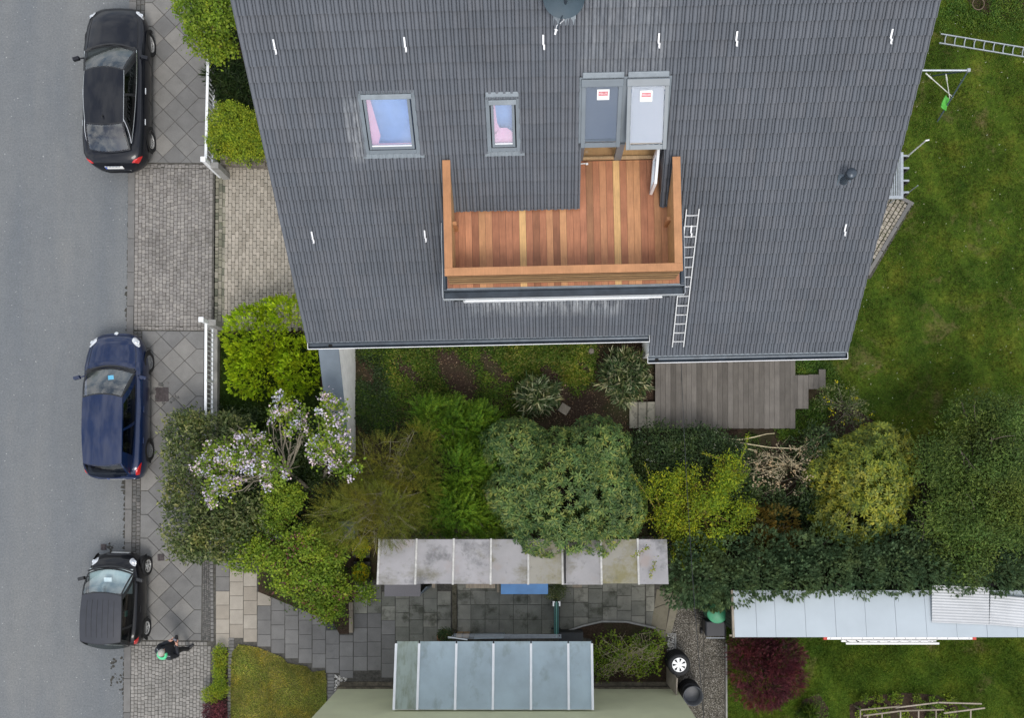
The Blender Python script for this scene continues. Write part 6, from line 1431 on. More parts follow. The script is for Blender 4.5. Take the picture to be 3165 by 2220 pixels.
# lower right
plant('purple_maple', 'dark purple-red Japanese maple below the pale shed', 'maple', (2365, 2080), [(2360, 2060, .9, 1.0, .95, .7), (2320, 2010, .8, .7, .55, .55), (2400, 2020, .8, .65, .55, .55), (2360, 2140, .7, .8, .45, .5), (2430, 2090, .7, .45, .6, .45)], 'spray', G['maple'], 52000, .06, .012, twig=.16, per=12, bark='bark_dark', nl=20, r0=.05, twigs=4, seed=70, fill=.2, lump=7, lf=0.45, core=0.92)
plant('twiggy_rose', 'tangle of thorny stems with fresh leaves beside the glass canopy', 'shrub', (1930, 2030), [(1900, 2010, .5, .65, .55, .4), (1980, 2040, .5, .6, .5, .4), (1870, 2060, .4, .4, .4, .35), (2010, 1990, .5, .45, .4, .35)], 'broad', G['fresh'], 2600, .06, .045, cr=.06, bark='twig_tan', nl=60, r0=.022, twigs=5, seed=71, per=6, wig=.3, fill=.3)
plant('yucca', 'spiky green plant in the flower bed below the purple maple', 'plant', (2497, 2210), [(2497, 2205, .2, .16, .16, .14)], 'blade', G['cover'], 240, .24, .02, nl=3, r0=.01, seed=72)
spots = [(2672, 2160), (2690, 2205), (2714, 2159), (2709, 2192), (2735, 2196), (2760, 2160), (2776, 2160), (2830, 2160), (2845, 2182), (2868, 2185), (2885, 2165), (2905, 2180), (2938, 2162), (2655, 2203), (2795, 2212), (2880, 2215), (2912, 2215), (2940, 2208), (2730, 2218)]
pw = ('leftmost', 'second', 'third', 'fourth', 'fifth', 'sixth', 'seventh', 'eighth', 'ninth', 'tenth', 'eleventh', 'twelfth', 'thirteenth', 'fourteenth', 'fifteenth', 'sixteenth', 'seventeenth', 'eighteenth', 'rightmost')
for i, (x, y) in enumerate(sorted(spots)):
    plant('vegetable_plant', pw[i] + (' ' if i in (0, 18) else ' from the left ') + 'of the leafy seedlings in the vegetable bed', 'seedling', (x, y), [(x, y, .12, .11, .10, .09)], 'broad', G['fresh'], 130, .055, .04, cr=.035, nl=4, r0=.006, group='seedlings in the vegetable bed', seed=80 + i)
# lower left strip
plant('box_hedge', 'narrow yellow-green box hedge beside the cobbled crossing', 'hedge', (680, 2070), [(681, 2030, .3, .17, .35, .25), (680, 2080, .3, .17, .4, .25), (680, 2120, .3, .16, .25, .24)], 'broad', G['yellowgreen'], 4500, .035, .02, cr=.035, nl=9, r0=.012, seed=101)
plant('box_ball', 'yellow-topped round box bush below the narrow hedge', 'bush', (665, 2145), [(655, 2148, .35, .26, .25, .25), (680, 2135, .3, .22, .22, .22)], 'broad', G['yellowgreen'], 3600, .035, .02, cr=.035, nl=6, r0=.012, seed=102)
plant('barberry', 'dark purple barberry at the bottom edge below the box bush', 'shrub', (668, 2200), [(665, 2195, .35, .32, .3, .28), (670, 2235, .35, .34, .3, .28)], 'broad', G['maple'], 5200, .035, .022, cr=.04, nl=8, r0=.012, bark='bark_dark', seed=103)
plant('pot_plant', 'dark small-leaved plant growing in the terracotta pot', 'plant', (1377, 1962), [(1377, 1964, .52, .19, .18, .16)], 'broad', G['dark'], 1500, .035, .02, cr=.04, nl=5, r0=.008, seed=104)
plant('potted_bush', 'small olive bush between the blue chest and the folded table', 'bush', (1718, 1830), [(1718, 1830, .5, .25, .22, .22)], 'broad', G['olive'], 1600, .04, .02, cr=.05, nl=7, r0=.01, seed=105)

# ------------------------------------------------------------------ grass, ground cover, litter (uncountable)
def in_poly(pts, x, y):
    c = np.zeros(len(x), bool); n = len(pts)
    for i in range(n):
        (x1, y1), (x2, y2) = pts[i - 1], pts[i]
        c ^= ((y1 > y) != (y2 > y)) & (x < (x2 - x1) * (y - y1) / (y2 - y1 + 1e-12) + x1)
    return c
def scatter(pts, n, view=True):
    xs = [p[0] for p in pts]; ys = [p[1] for p in pts]
    x0, x1, y0, y1 = min(xs), max(xs), min(ys), max(ys)
    if view: x0, x1 = max(x0, -16.5), min(x1, 15.5); y0, y1 = max(y0, -8), min(y1, 15)
    x = nrg.uniform(x0, x1, n * 3); y = nrg.uniform(y0, y1, n * 3); k = in_poly(pts, x, y); return x[k][:n], y[k][:n]
def grass(name, label, pts, z, n, h, mat, thin=0.0, holes=()):
    x, y = scatter(pts, n)
    for hp in holes: q = ~in_poly(hp, x, y); x, y = x[q], y[q]
    k = np.sin(x * 1.7 + 1) * np.sin(y * 1.3 + 2) + .6 * np.sin(x * 3.9 + y * 2.2); keep = nrg.random(len(x)) > thin * (k > .3); x, y = x[keep], y[keep]; n = len(x)
    p = np.stack([x, y, np.full(n, z)], 1); ax = unit(rdir(n) * .75 + UP * .9); ax[:, 2] = np.abs(ax[:, 2]); V, F = leaves(p, unit(ax), rdir(n), h * nrg.uniform(.5, 1.4, n), .011, .0, .25)
    o = mk(name, np_mesh(name, V, F), mat, label=label, cat='grass', kind='stuff')
grass('grass', 'mottled green grass of the rear lawn', LAWNS['rear_lawn'], .004, 150000, .075, G['grass'], .5)
G['grass_lt'] = leafm('grass_blade_light', [(.03, .06, .008), (.065, .105, .014), (.12, .145, .03)], 1.0, .5, gain=2.2)
grass('grass', 'green grass of the lawn below the pale shed', LAWNS['neighbour_rear_lawn'], .008, 70000, .07, G['grass_lt'], .4, (px_poly([(2455, 2300), (2480, 2165), (2530, 2145), (2560, 2190), (2555, 2300)]), px_poly([(2625, 2180), (2700, 2150), (2800, 2142), (2900, 2150), (2960, 2185), (2965, 2400), (2630, 2400)])))
grass('grass', 'dry yellowish grass of the lawn beside the grey patio', LAWNS['neighbour_front_lawn'], .056, 26000, .06, G['grass_dry'], .2)
grass('grass', 'dark grass around the big lime bush', LAWNS['front_lawn'], .004, 26000, .07, G['grass_dk'], .2)
bed = px_poly([(1102, 1060), (2022, 1060), (2022, 1330), (1900, 1350), (1600, 1300), (1500, 1330), (1330, 1330), (1102, 1340)])
def cover_patch(name, label, pts, n, L, mat, z=.03, cl=.45, per=10, hi=.10):
    x, y = scatter(pts, n // per); f = np.sin(x * 2.1 + 3) + np.sin(y * 3.3 + 1) + np.sin(x * 4.7 + y * 3.1); k = f > cl - 1; x, y = x[k], y[k]
    c = np.repeat(np.stack([x, y, np.full(len(x), z)], 1), per, 0); c = c + nrg.normal(size=c.shape) * np.array([.07, .07, hi * .3]); c[:, 2] = np.abs(c[:, 2] - z) + z
    s = nrg.uniform(.5, 1.3, len(c)); V, F = leaves(c, unit(rdir(len(c)) + UP * .4), unit(UP + rdir(len(c)) * .5), L * s, L * .45 * s); mk(name, np_mesh(name, V, F), mat, label=label, cat='ground cover', kind='stuff')
cover_patch('ground_cover', 'low weeds and ground cover in the bed below the eave', px_poly([(1102, 1060), (1840, 1060), (1830, 1200), (1600, 1300), (1500, 1330), (1330, 1330), (1102, 1340)]), 27000, .065, G['cover'], cl=.45)
cover_patch('grass_tufts', 'grass tufts in the bed below the eave', px_poly([(1560, 1070), (1840, 1075), (1830, 1180), (1700, 1185), (1560, 1150)]), 16000, .08, G['grass'], cl=-.6)
cover_patch('grass_tufts', 'fresh grass in the left part of the bed below the eave', px_poly([(1180, 1080), (1560, 1075), (1540, 1170), (1330, 1240), (1200, 1200)]), 8000, .075, G['grass'], cl=.9)
cover_patch('ground_cover', 'dark ivy along the foot of the white garden wall', px_poly([(1100, 1080), (1190, 1080), (1230, 1340), (1100, 1340)]), 9000, .06, G['dark'], cl=-1)
cover_patch('dead_leaves', 'dry leaves and bark strewn over the soil below the eave', bed, 5000, .05, G['dead'], cl=-2, per=2, z=.015, hi=.02)
cover_patch('ground_cover', 'green plants around the terrace corner', px_poly([(2450, 1110), (2560, 1110), (2600, 1200), (2560, 1290), (2490, 1340), (2380, 1370), (2300, 1350), (2400, 1330), (2460, 1270), (2560, 1210), (2440, 1150)]), 9000, .06, G['cover'], cl=-.8)
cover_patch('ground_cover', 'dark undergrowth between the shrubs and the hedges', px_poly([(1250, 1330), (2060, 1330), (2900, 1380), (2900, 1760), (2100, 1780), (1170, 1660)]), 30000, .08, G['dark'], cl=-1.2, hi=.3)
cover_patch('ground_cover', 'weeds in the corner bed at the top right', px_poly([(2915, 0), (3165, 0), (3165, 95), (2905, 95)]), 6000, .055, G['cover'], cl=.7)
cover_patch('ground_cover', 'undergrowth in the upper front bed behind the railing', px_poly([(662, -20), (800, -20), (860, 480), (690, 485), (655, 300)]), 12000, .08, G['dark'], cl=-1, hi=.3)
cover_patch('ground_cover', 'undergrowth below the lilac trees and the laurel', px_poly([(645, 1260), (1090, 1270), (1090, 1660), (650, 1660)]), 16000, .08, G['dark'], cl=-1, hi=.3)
cover_patch('ground_cover', 'weeds under the wide green shrub', px_poly([(800, 1680), (1080, 1680), (1070, 1950), (1040, 1940), (830, 1840)]), 5000, .06, G['cover'], cl=-.6)
cover_patch('ground_cover', 'weeds in the flower bed below the purple maple', px_poly([(2455, 2220), (2480, 2165), (2530, 2145), (2560, 2190), (2555, 2260), (2455, 2260)]), 900, .05, G['cover'], cl=-.2)
x, y = scatter(LAWNS['rear_lawn'], 260); c = np.repeat(np.stack([x, y, np.full(len(x), .075)], 1), 4, 0) + nrg.normal(size=(len(x) * 4, 3)) * .006
V, F = leaves(c, unit(rdir(len(c)) * np.array([1, 1, .2])), np.tile(UP, (len(c), 1)), .018, .012); mk('daisies', np_mesh('daisies', V, F), G['cream'], label='scattered daisies in the rear lawn', cat='daisies', kind='stuff')
# ------------------------------------------------------------------ parked cars
def paintm(name, c, metal=.4, rough=.32, coat=.55, cior=1.5):
    t = NT(name); n = t.noise(3, 4, .6); col = t.mix(t.ramp(n, [(.3, .0), (.7, 1.0)]), tuple(x * .92 for x in c), tuple(x * 1.08 for x in c))
    d = t.noise(60, 3, .7); r = t.ramp(d, [(.4, rough), (.8, rough + .08)])
    return t.out(t.bsdf(col, r, metal, .25, coat, Coat_Roughness=.03, Coat_IOR=cior))
M['car_glass'] = glassm('car_glass', (.85, .95, .97), .85, refl=.12)
M['car_glass_dark'] = glassm('car_glass_dark', (.45, .5, .5), .6, refl=.055)
M['lamp_clear'] = plain('headlamp', (.60, .62, .64), .15, spec=.8, coat=1, ns=14, na=.25)
M['lamp_red'] = plain('tail_lamp', (.55, .012, .012), .2, coat=1)
M['seat_dark'] = plain('car_seat', (.035, .035, .037), .9)
M['dash_dark'] = plain('dashboard', (.03, .031, .032), .8)
M['dash_light'] = plain('dashboard_light', (.42, .47, .47), .75)
M['chrome'] = plain('chrome', (.75, .76, .77), .18, metal=.9)
M['plate'] = plain('number_plate', (.80, .80, .78), .4)
M['plate_blue'] = plain('plate_band', (.02, .08, .45), .4)
def interp(tab, y):
    ys = [r[0] for r in tab][::-1]; return [float(np.interp(y, ys, [r[k] for r in tab][::-1])) for k in range(1, len(tab[0]))]
def car(name, label, loc, roll, rz, S, paint, roofm, group):
    r = thing(name, label, 'car', loc, group, rot=(0, roll, rz)); ORG[r.name] = (0, 0, 0); L2 = S['st'][0][0]
    def part(nm, b, m, par=r, **k): return mk(nm, b, m, par, **k)
    # lower body: one lofted shell
    ys = []
    for a, b_ in zip(S['st'][:-1], S['st'][1:]):
        n = max(1, int((a[0] - b_[0]) / .14)); ys += [lerp(a[0], b_[0], k / n) for k in range(n)]
    ys.append(S['st'][-1][0]); rows = []
    for y in ys:
        hw, zl, zs_, zc = interp(S['st'], y); h = []
        for fx, z in ((.0, zl), (.80, zl), (.95, zl + .10), (.995, lerp(zl, zs_, .42)), (1.0, lerp(zl, zs_, .62)), (.985, lerp(zl, zs_, .82)), (.955, lerp(zl, zs_, .95)), (.90, zs_), (.78, lerp(zs_, zc, .42)), (.55, lerp(zs_, zc, .80)), (.28, lerp(zs_, zc, .96)), (.0, zc)): h.append((fx * hw, y, z))
        rows.append(h + [(-x, yy, z) for x, yy, z in reversed(h[1:-1])])
    n = len(rows[0]); b = MB(); b.add(sum(rows, []), [(i * n + k, i * n + (k + 1) % n, (i + 1) * n + (k + 1) % n, (i + 1) * n + k) for i in range(len(rows) - 1) for k in range(n)] + [tuple(range(n)), tuple((len(rows) - 1) * n + k for k in reversed(range(n)))])
    body = part('body', b, paint, smooth=True)
    # cabin
    C = S['cab']; yc, zc0, wc = C['cowl']; yf, zf_, wf = C['rf']; yr, zr, wr = C['rr']; yw, zw, ww = C['rw']
    def cowl(s): return Vector((wc * s, yc + C['bow'] * (1 - s * s) - C['bow'], zc0 + .03 * (1 - s * s)))
    def rft(s): return Vector((wf * s, yf + C['bow'] * .55 * (1 - s * s) - C['bow'] * .3, zf_ + C['crown'] * (1 - s * s)))
    def rrt(s): return Vector((wr * s, yr - .07 * (1 - s * s), zr + C['crown'] * (1 - s * s)))
    def rwb(s): return Vector((ww * s, yw - .09 * (1 - s * s), zw + .02 * (1 - s * s)))
    def wsh(u, v): s = u * 2 - 1; p = cowl(s).lerp(rft(s), v); p.z += .045 * math.sin(math.pi * v); return p
    def roofp(u, v):
        s = u * 2 - 1; p = rft(s).lerp(rrt(s), v); p.z += C['arch'] * math.sin(math.pi * v) * (1 - .3 * s * s); wm = 1 + .035 * math.sin(math.pi * v); p.x *= wm; return p
    def rwin(u, v): s = u * 2 - 1; p = rrt(s).lerp(rwb(s), v); p.z += .04 * math.sin(math.pi * v); return p
    def side(sg):
        def f(u, v):
            lo = Vector((0, lerp(yc - C['bow'] * 0, yw, u), lerp(zc0, zw, u) - .035 * math.sin(math.pi * u))); lo.x = sg * (lerp(wc, ww, u) + C['bulge'] * math.sin(math.pi * min(1, u * 1.02)) ** .6)
            if u <= 0: lo = cowl(sg)
            if u >= 1: lo = rwb(sg)
            hi = roofp(1 if sg > 0 else 0, u); p = lo.lerp(hi, v); p.x += sg * .035 * math.sin(math.pi * v); return p
        return f
    def patch(fn, us, vs, hole, nm_f, nm_g, mf, mg, off):
        fr, gl = MB(), {}
        for j in range(len(vs) - 1):
            for i in range(len(us) - 1):
                hid = hole(i, j)
                q = [fn(us[i], vs[j]), fn(us[i + 1], vs[j]), fn(us[i + 1], vs[j + 1]), fn(us[i], vs[j + 1])]
                if hid: gl.setdefault(hid, MB()).add(q, [(0, 1, 2, 3)])
                else: fr.add(q, [(0, 1, 2, 3)])
        if fr.f: part(nm_f, fr, mf, smooth=False)
        for g in gl.values():
            me = g.mesh(nm_g); 
            import bmesh as _b
            bm = _b.new(); bm.from_mesh(me); _b.ops.remove_doubles(bm, verts=bm.verts, dist=1e-4); bm.to_mesh(me); bm.free(); me.polygons.foreach_set('use_smooth', [True] * len(me.polygons)); part(nm_g, me, mg)
    U = [0, .035, .10, .25, .4, .5, .6, .75, .90, .965, 1]; V_ = [0, .06, .2, .4, .6, .8, .95, 1]
    inn = lambda i, j: 1 if (1 <= i <= 8 and 1 <= j <= 5) else 0
    patch(wsh, U, V_, inn, 'windscreen_frame', 'windscreen', M['black_plastic'], M['car_glass'], 0)
    b = MB(); b.grid(lambda u, v: roofp(u, v), 14, 14); rf = part('roof', b, roofm, smooth=True)
    if C.get('ribs'):
        for s in C['ribs']:
            b = MB(); b.tube([roofp(.5 + s / 2, v / 8) + Vector((0, 0, .002)) for v in range(1, 8)], .006, 4); part('roof_rib', b, M['dash_dark'], rf)
    b = MB(); b.tube([roofp(u / 12, 1) + Vector((0, 0, .001)) for u in range(13)], .007, 4); part('roof_seam', b, M['black_plastic'], rf)
    patch(rwin, U, C.get('rwv', V_), inn, 'rear_frame', 'rear_window', paint, M['car_glass'] if not C.get('rdark') else M['car_glass_dark'], 0)
    us = [0, .12, .18, .26, .35, .44, C['bp'] - .015, C['bp'] + .02, lerp(C['bp'], 1, .25), lerp(C['bp'], 1, .45), lerp(C['bp'], 1, .62), C['ce'], 1]; vs = [0, .08, .3, .55, .78, .93, 1]
    for sg in (1, -1):
        f = side(sg)
        def hl(i, j, f=f):
            if not 1 <= j <= 4: return 0
            if 1 <= i <= 5: return 1
            if 7 <= i <= 10: return 2
            return 0
        patch(f, us, vs, hl, 'side_frame', 'side_window', paint if not C.get('blackframe') else M['black_plastic'], M['car_glass_dark'], 0)
        if C.get('trim'):
            b = MB(); b.tube([f(u / 20 * .92 + .03, .05) + Vector((sg * .008, 0, 0)) for u in range(21)], .010, 5); b.tube([f(.95, v / 6 * .95 + .05) + Vector((sg * .008, 0, .004)) for v in range(7)], .009, 5); part('window_trim', b, M['chrome'])
            b = MB(); b.tube([f(u / 20, .985) + Vector((sg * .006, 0, .006)) for u in range(21)], .007, 5); part('roof_trim', b, M['chrome'], rf)
    # inside
    zi = zc0 - .05; b = MB(); b.bx(-wc * .95, wc * .95, yf - .05, yc - .02, zi, zi + .05); b.box((-.33, yf + .05, zi + .10), (.36, .22, .12)); part('dashboard', b, S['dash'], bev=.02)
    b = MB(); b.bx(-ww * 1.05, ww * 1.05, yw + .1, yf - .05, zi - .03, zi - .01); part('cabin_floor', b, M['seat_dark'])
    for x in (-.34, .34):
        for y in S['seats']:
            b = MB(); b.box((x, y, zi + .14), (.46, .15, .34)); b.box((x, y - .02, zi + .36), (.24, .09, .13)); part('seat', b, M['seat_dark'], bev=.03)
    b = MB(); nn = 24; c = Vector((-.33, yf - .06, zi + .16)); tl = Matrix.Rotation(R(62), 3, 'X'); b.tube([c + tl @ Vector((.17 * math.cos(6.283 * k / nn), .17 * math.sin(6.283 * k / nn), 0)) for k in range(nn + 1)], .016, 6, False); b.bar(c + tl @ Vector((-.16, 0, 0)), c + tl @ Vector((.16, 0, 0)), .04, .02); part('steering_wheel', b, M['black_plastic'])
    # wheels
    wr_ = S['wr']; half = S['wx']
    for y in S['wy']:
        for sg in (1, -1):
            cx = sg * half; b = MB(); b.lathe([(wr_ * .62, -.10), (wr_ * .93, -.105), (wr_, -.07), (wr_, .07), (wr_ * .93, .105), (wr_ * .64, .10), (wr_ * .62, .06)], (cx, y, wr_), (1, 0, 0), 32); ty = part('wheel', b, M['rubber'], smooth=True)
            b = MB(); x0 = cx + sg * .085; rr_ = wr_ * .64; b.lathe([(rr_, -.03 * sg), (rr_, .012 * sg), (rr_ - .025, .012 * sg), (rr_ - .03, -.02 * sg)], (x0, y, wr_), (1, 0, 0), 28); b.lathe([(.001, .008 * sg), (.055, .004 * sg), (.07, -.02 * sg)], (x0, y, wr_), (1, 0, 0), 14)
            for k in range(S['spk']):
                a = 6.283 * k / S['spk']; d = Vector((0, math.cos(a), math.sin(a))); b.bar(Vector((x0 + sg * .002, y, wr_)) + d * .04, Vector((x0 + sg * .002, y, wr_)) + d * (rr_ - .01), .035 if S['spk'] < 9 else .028, .018, (1, 0, 0))
            part('rim', b, S['rim'], ty)
            b = MB(); b.lathe([(.001, -.045 * sg), (rr_, -.045 * sg)], (x0, y, wr_), (1, 0, 0), 24); part('brake_disc', b, M['black_soft'], ty)
            hw = interp(S['st'], y)[0]; b = MB(); nn = 16
            pts = []
            for k in range(nn + 1):
                a = math.pi * k / nn; 
                for q in (wr_ * .9, wr_ * 1.17): pts.append((sg * (hw * 1.0 + .004), y + q * math.cos(a), wr_ + q * math.sin(a) * .98))
            b.add(pts, [(2 * k, 2 * k + 1, 2 * k + 3, 2 * k + 2) if sg < 0 else (2 * k + 2, 2 * k + 3, 2 * k + 1, 2 * k) for k in range(nn)]); o = part('wheel_arch', b, M['black_soft'], body); sm = o.modifiers.new('t', 'SOLIDIFY'); sm.thickness = .012; sm.offset = 0
    # mirrors, handles, door joints
    my = S['my']; 
    for sg in (1, -1):
        hw, zl, zs_, _ = interp(S['st'], my); b = MB(); c = Vector((sg * (hw + .09), my - .02, zs_ + .11)); b.box(c, (.19, .10, .12), sg * -.25); b.bar(Vector((sg * (hw * .88), my + .04, zs_ + .03)), c, .04, .05); part('mirror', b, S.get('mir', paint), bev=.03)
        b = MB(); 
        for y in S['doors']:
            hw, zl, zs_, _ = interp(S['st'], y); b.tube([(sg * hw * .905, y, zs_ + .002), (sg * hw * .988, y, lerp(zl, zs_, .82)), (sg * hw * 1.002, y, lerp(zl, zs_, .6)), (sg * hw * .998, y - .03, lerp(zl, zs_, .42)), (sg * hw * .955, y - .05, zl + .12)], .005, 4)
        part('door_joint', b, M['black_soft'], body)
        for y in S['hand']:
            hw, zl, zs_, _ = interp(S['st'], y); b = MB(); b.box((sg * (hw * .99 + .01), y, lerp(zl, zs_, .82)), (.03, .17, .025)); part('door_handle', b, S.get('hm', paint), body, bev=.006)
    # bonnet joints
    b = MB()
    for sg in (1, -1):
        pts = []
        for k in range(8):
            y = lerp(yc + .0, L2 - .16, k / 7); hw, zl, zs_, zc_ = interp(S['st'], y); pts.append((sg * hw * .80, y, lerp(zs_, zc_, .38) + .001))
        b.tube(pts, .005, 4)
    part('bonnet_joint', b, M['black_soft'], body)
    b = MB(); b.tube([cowl(s / 6) + Vector((0, .05, -.015)) for s in range(-6, 7)], .03, 6); part('cowl_strip', b, M['black_plastic'], body)
    for s0, s1 in ((-.75, -.02), (-.05, .65)):
        b = MB(); b.tube([cowl(s0) + Vector((0, .02, .012)), cowl((s0 + s1) / 2) + Vector((0, -.01, .028)), cowl(s1) + Vector((0, -.03, .03))], .009, 5); part('wiper', b, M['black_plastic'])
    # lamps: patches lying on the shell
    def shellp(y, s):
        hw, zl, zs_, zc_ = interp(S['st'], y); fx = [1.0, .985, .955, .90, .78, .55, .28, 0]; zz = [lerp(zl, zs_, .62), lerp(zl, zs_, .82), lerp(zl, zs_, .95), zs_, lerp(zs_, zc_, .42), lerp(zs_, zc_, .8), lerp(zs_, zc_, .96), zc_]
        k = s * 7; i = min(6, int(k)); t = k - i; return Vector((lerp(fx[i], fx[i + 1], t) * hw, y, lerp(zz[i], zz[i + 1], t)))
    for nm, mt, quads in (('headlight', M['lamp_clear'], S['hl']), ('tail_light', M['lamp_red'], S['tl'])):
        for sg in (1, -1):
            b = MB(); (y0, s0), (y1, s1), (y2, s2), (y3, s3) = quads
            def lp(u, v): 
                ya = lerp(lerp(y0, y1, u), lerp(y3, y2, u), v); s_ = lerp(lerp(s0, s1, u), lerp(s3, s2, u), v); p = shellp(ya, s_); q = math.sin(math.pi * u) ** .5 * math.sin(math.pi * v) ** .5 if 0 < u < 1 and 0 < v < 1 else 0; p.z += .006 + .018 * q; p.x += .004; p.x *= sg; return p
            disc = nm == 'headlight'
            def dp(i, j):
                a_ = j * 2 * math.pi; return lp(.5 + .5 * i * math.cos(a_), .5 + .5 * i * math.sin(a_))
            b.grid(dp if disc else lp, 8, 20 if disc else 6); lamp = part(nm, b, mt, smooth=True)
            if disc:
                for q_, rr_ in ((.36, .055), (.68, .04)):
                    p_ = lp(.5, q_); b2 = MB(); b2.lathe([(.0005, .016), (rr_ * .7, .012), (rr_, .002)], p_, (0, .2, 1), 14); part('reflector', b2, M['chrome'], lamp, smooth=True)
    # plates, badge, aerial
    yb = S['st'][-1][0]; b = MB(); b.box((0, yb + .012, S['pz']), (.52, .016, .11), M=Matrix.Rotation(R(-14), 3, 'X')); pl = part('number_plate', b, M['plate']); b = MB(); b.box((-.235, yb + .009, S['pz']), (.04, .016, .10), M=Matrix.Rotation(R(-14), 3, 'X')); part('plate_band', b, M['plate_blue'], pl)
    b = MB(); b.box((0, L2 + .004, .40), (.52, .016, .11)); part('number_plate', b, M['plate'])
    if S.get('aer'): b = MB(); p = roofp(.5, S['aer']); b.tube([p, p + Vector((0, -.05, .05)), p + Vector((0, -.11, .05))], [.022, .016, .008], 6); part('aerial', b, M['black_plastic'])
    for fn in S.get('more', ()): fn(r, part, shellp, body)
    return r
def rings(r, part, shellp, body):
    b = MB(); yb = -2.30
    for k in range(4):
        c = Vector((-.135 + .09 * k, yb - .045, .86)); b.tube([c + Vector((.055 * math.cos(6.283 * i / 16), -.01 * math.sin(6.283 * i / 16), .055 * math.sin(6.283 * i / 16))) for i in range(17)], .009, 5, False)
    part('emblem', b, M['chrome'])
def roundel(r, part, shellp, body):
    b = MB(); p = shellp(2.07, 1.0) + Vector((0, .03, .0)); b.lathe([(.001, .012), (.045, .012), (.06, .005), (.065, -.01)], p, (0, .6, .8), 20); part('emblem', b, M['chrome'])
    b = MB(); b.box((.05, .78, 1.04), (.16, .12, .012), .1); part('dash_card', b, plain('blue_card', (.10, .50, .75), .6))
    b = MB(); p = Vector((0, -1.62, 1.475)); b.tube([p + Vector((-.09, -.13, -.01)), p, p + Vector((.13, -.10, -.01))], .006, 4); part('roof_aerial', b, M['black_plastic'])
ST_A = [(2.33, .36, .34, .52, .60), (2.29, .56, .26, .60, .67), (2.18, .70, .21, .66, .74), (1.98, .80, .19, .72, .81), (1.75, .855, .19, .76, .86), (1.45, .888, .18, .80, .90), (1.05, .905, .18, .87, .97), (.2, .905, .18, .90, .92), (-1.0, .905, .18, .93, .94), (-1.5, .90, .19, .95, .99), (-1.95, .865, .22, .94, 1.03), (-2.16, .76, .27, .90, .99), (-2.26, .64, .30, .84, .90), (-2.33, .50, .34, .60, .64), (-2.35, .40, .36, .55, .58)]
car('parked_car', 'black fastback car parked at the top left beside the picket railing', (-12.0, 11.17, .0), R(-1.7), 0, dict(st=ST_A, dash=M['dash_dark'], seats=(-.35, -1.15), wr=.335, wx=.765, wy=(1.40, -1.42), spk=10, rim=M['alu'], my=.72, doors=(.78, -.32, -1.25), hand=(-.15, -1.05), hm=M['chrome'], hl=((2.22, .10), (1.92, .12), (1.98, .38), (2.20, .62)), tl=((-2.02, .12), (-2.22, .12), (-2.24, .52), (-2.16, .50)), pz=.78, aer=.86, more=(rings,),
    cab=dict(cowl=(1.05, .985, .74), rf=(.22, 1.37, .555), rr=(-1.25, 1.36, .54), rw=(-1.93, 1.055, .60), bow=.16, crown=.05, arch=.05, bulge=.05, bp=.47, ce=.86, trim=True, blackframe=True)), paintm('paint_black', (.004, .005, .009), .0, coat=.42), bpy.data.materials['paint_black'], 'cars parked along the kerb')
ST_G = [(2.10, .34, .34, .52, .58), (2.05, .52, .26, .60, .66), (1.92, .665, .21, .68, .76), (1.72, .765, .19, .73, .82), (1.5, .825, .19, .76, .86), (1.1, .865, .18, .86, .96), (.2, .87, .18, .90, .93), (-1.0, .87, .18, .93, .95), (-1.6, .855, .20, .95, .97), (-1.9, .80, .24, .92, .97), (-2.04, .72, .28, .78, .82), (-2.11, .58, .32, .60, .63)]
car('parked_car', 'dark blue hatchback parked in the middle beside the diamond paving', (-12.02, 2.0, .0), R(-1.7), 0, dict(st=ST_G, dash=M['dash_dark'], seats=(-.3, -1.15), wr=.315, wx=.732, wy=(1.30, -1.28), spk=12, rim=plain('wheel_cover', (.30, .31, .32), .4, metal=.5), my=.80, doors=(.82, -.25), hand=(-.10, -1.0), hl=((1.98, .18), (1.66, .24), (1.70, .58), (1.98, .62)), tl=((-1.62, .16), (-1.98, .16), (-2.00, .44), (-1.86, .46)), pz=.62, more=(roundel,),
    cab=dict(cowl=(1.06, .975, .72), rf=(.22, 1.42, .56), rr=(-1.66, 1.43, .545), rw=(-2.00, 1.02, .60), bow=.16, crown=.05, arch=.055, bulge=.06, bp=.50, ce=.82, blackframe=False, rdark=True)), paintm('paint_blue', (.004, .014, .055), .15, coat=.7, cior=1.6), bpy.data.materials['paint_blue'], 'cars parked along the kerb')
ST_S = [(1.31, .34, .30, .52, .60), (1.25, .52, .24, .66, .74), (1.12, .63, .20, .76, .86), (.92, .705, .19, .86, .95), (.65, .75, .19, .86, .95), (.3, .775, .18, .93, .96), (-.5, .785, .18, .95, .98), (-.95, .785, .20, .97, 1.0), (-1.18, .74, .25, .95, 1.0), (-1.29, .66, .30, .80, .84), (-1.335, .55, .34, .62, .65)]
def smart_more(r, part, shellp, body):
    b = MB(); b.box((.0, -1.30, .60), (.5, .02, .10)); part('rear_reflector', b, M['lamp_red'])
    b = MB(); b.box((.58, -.33, 1.22), (.02, .16, .12)); part('window_sticker', b, plain('teal_sticker', (.10, .42, .36), .6))
    b = MB(); b.box((-.02, .60, 1.10), (.22, .12, .01)); part('dash_paper', b, M['sticker'])
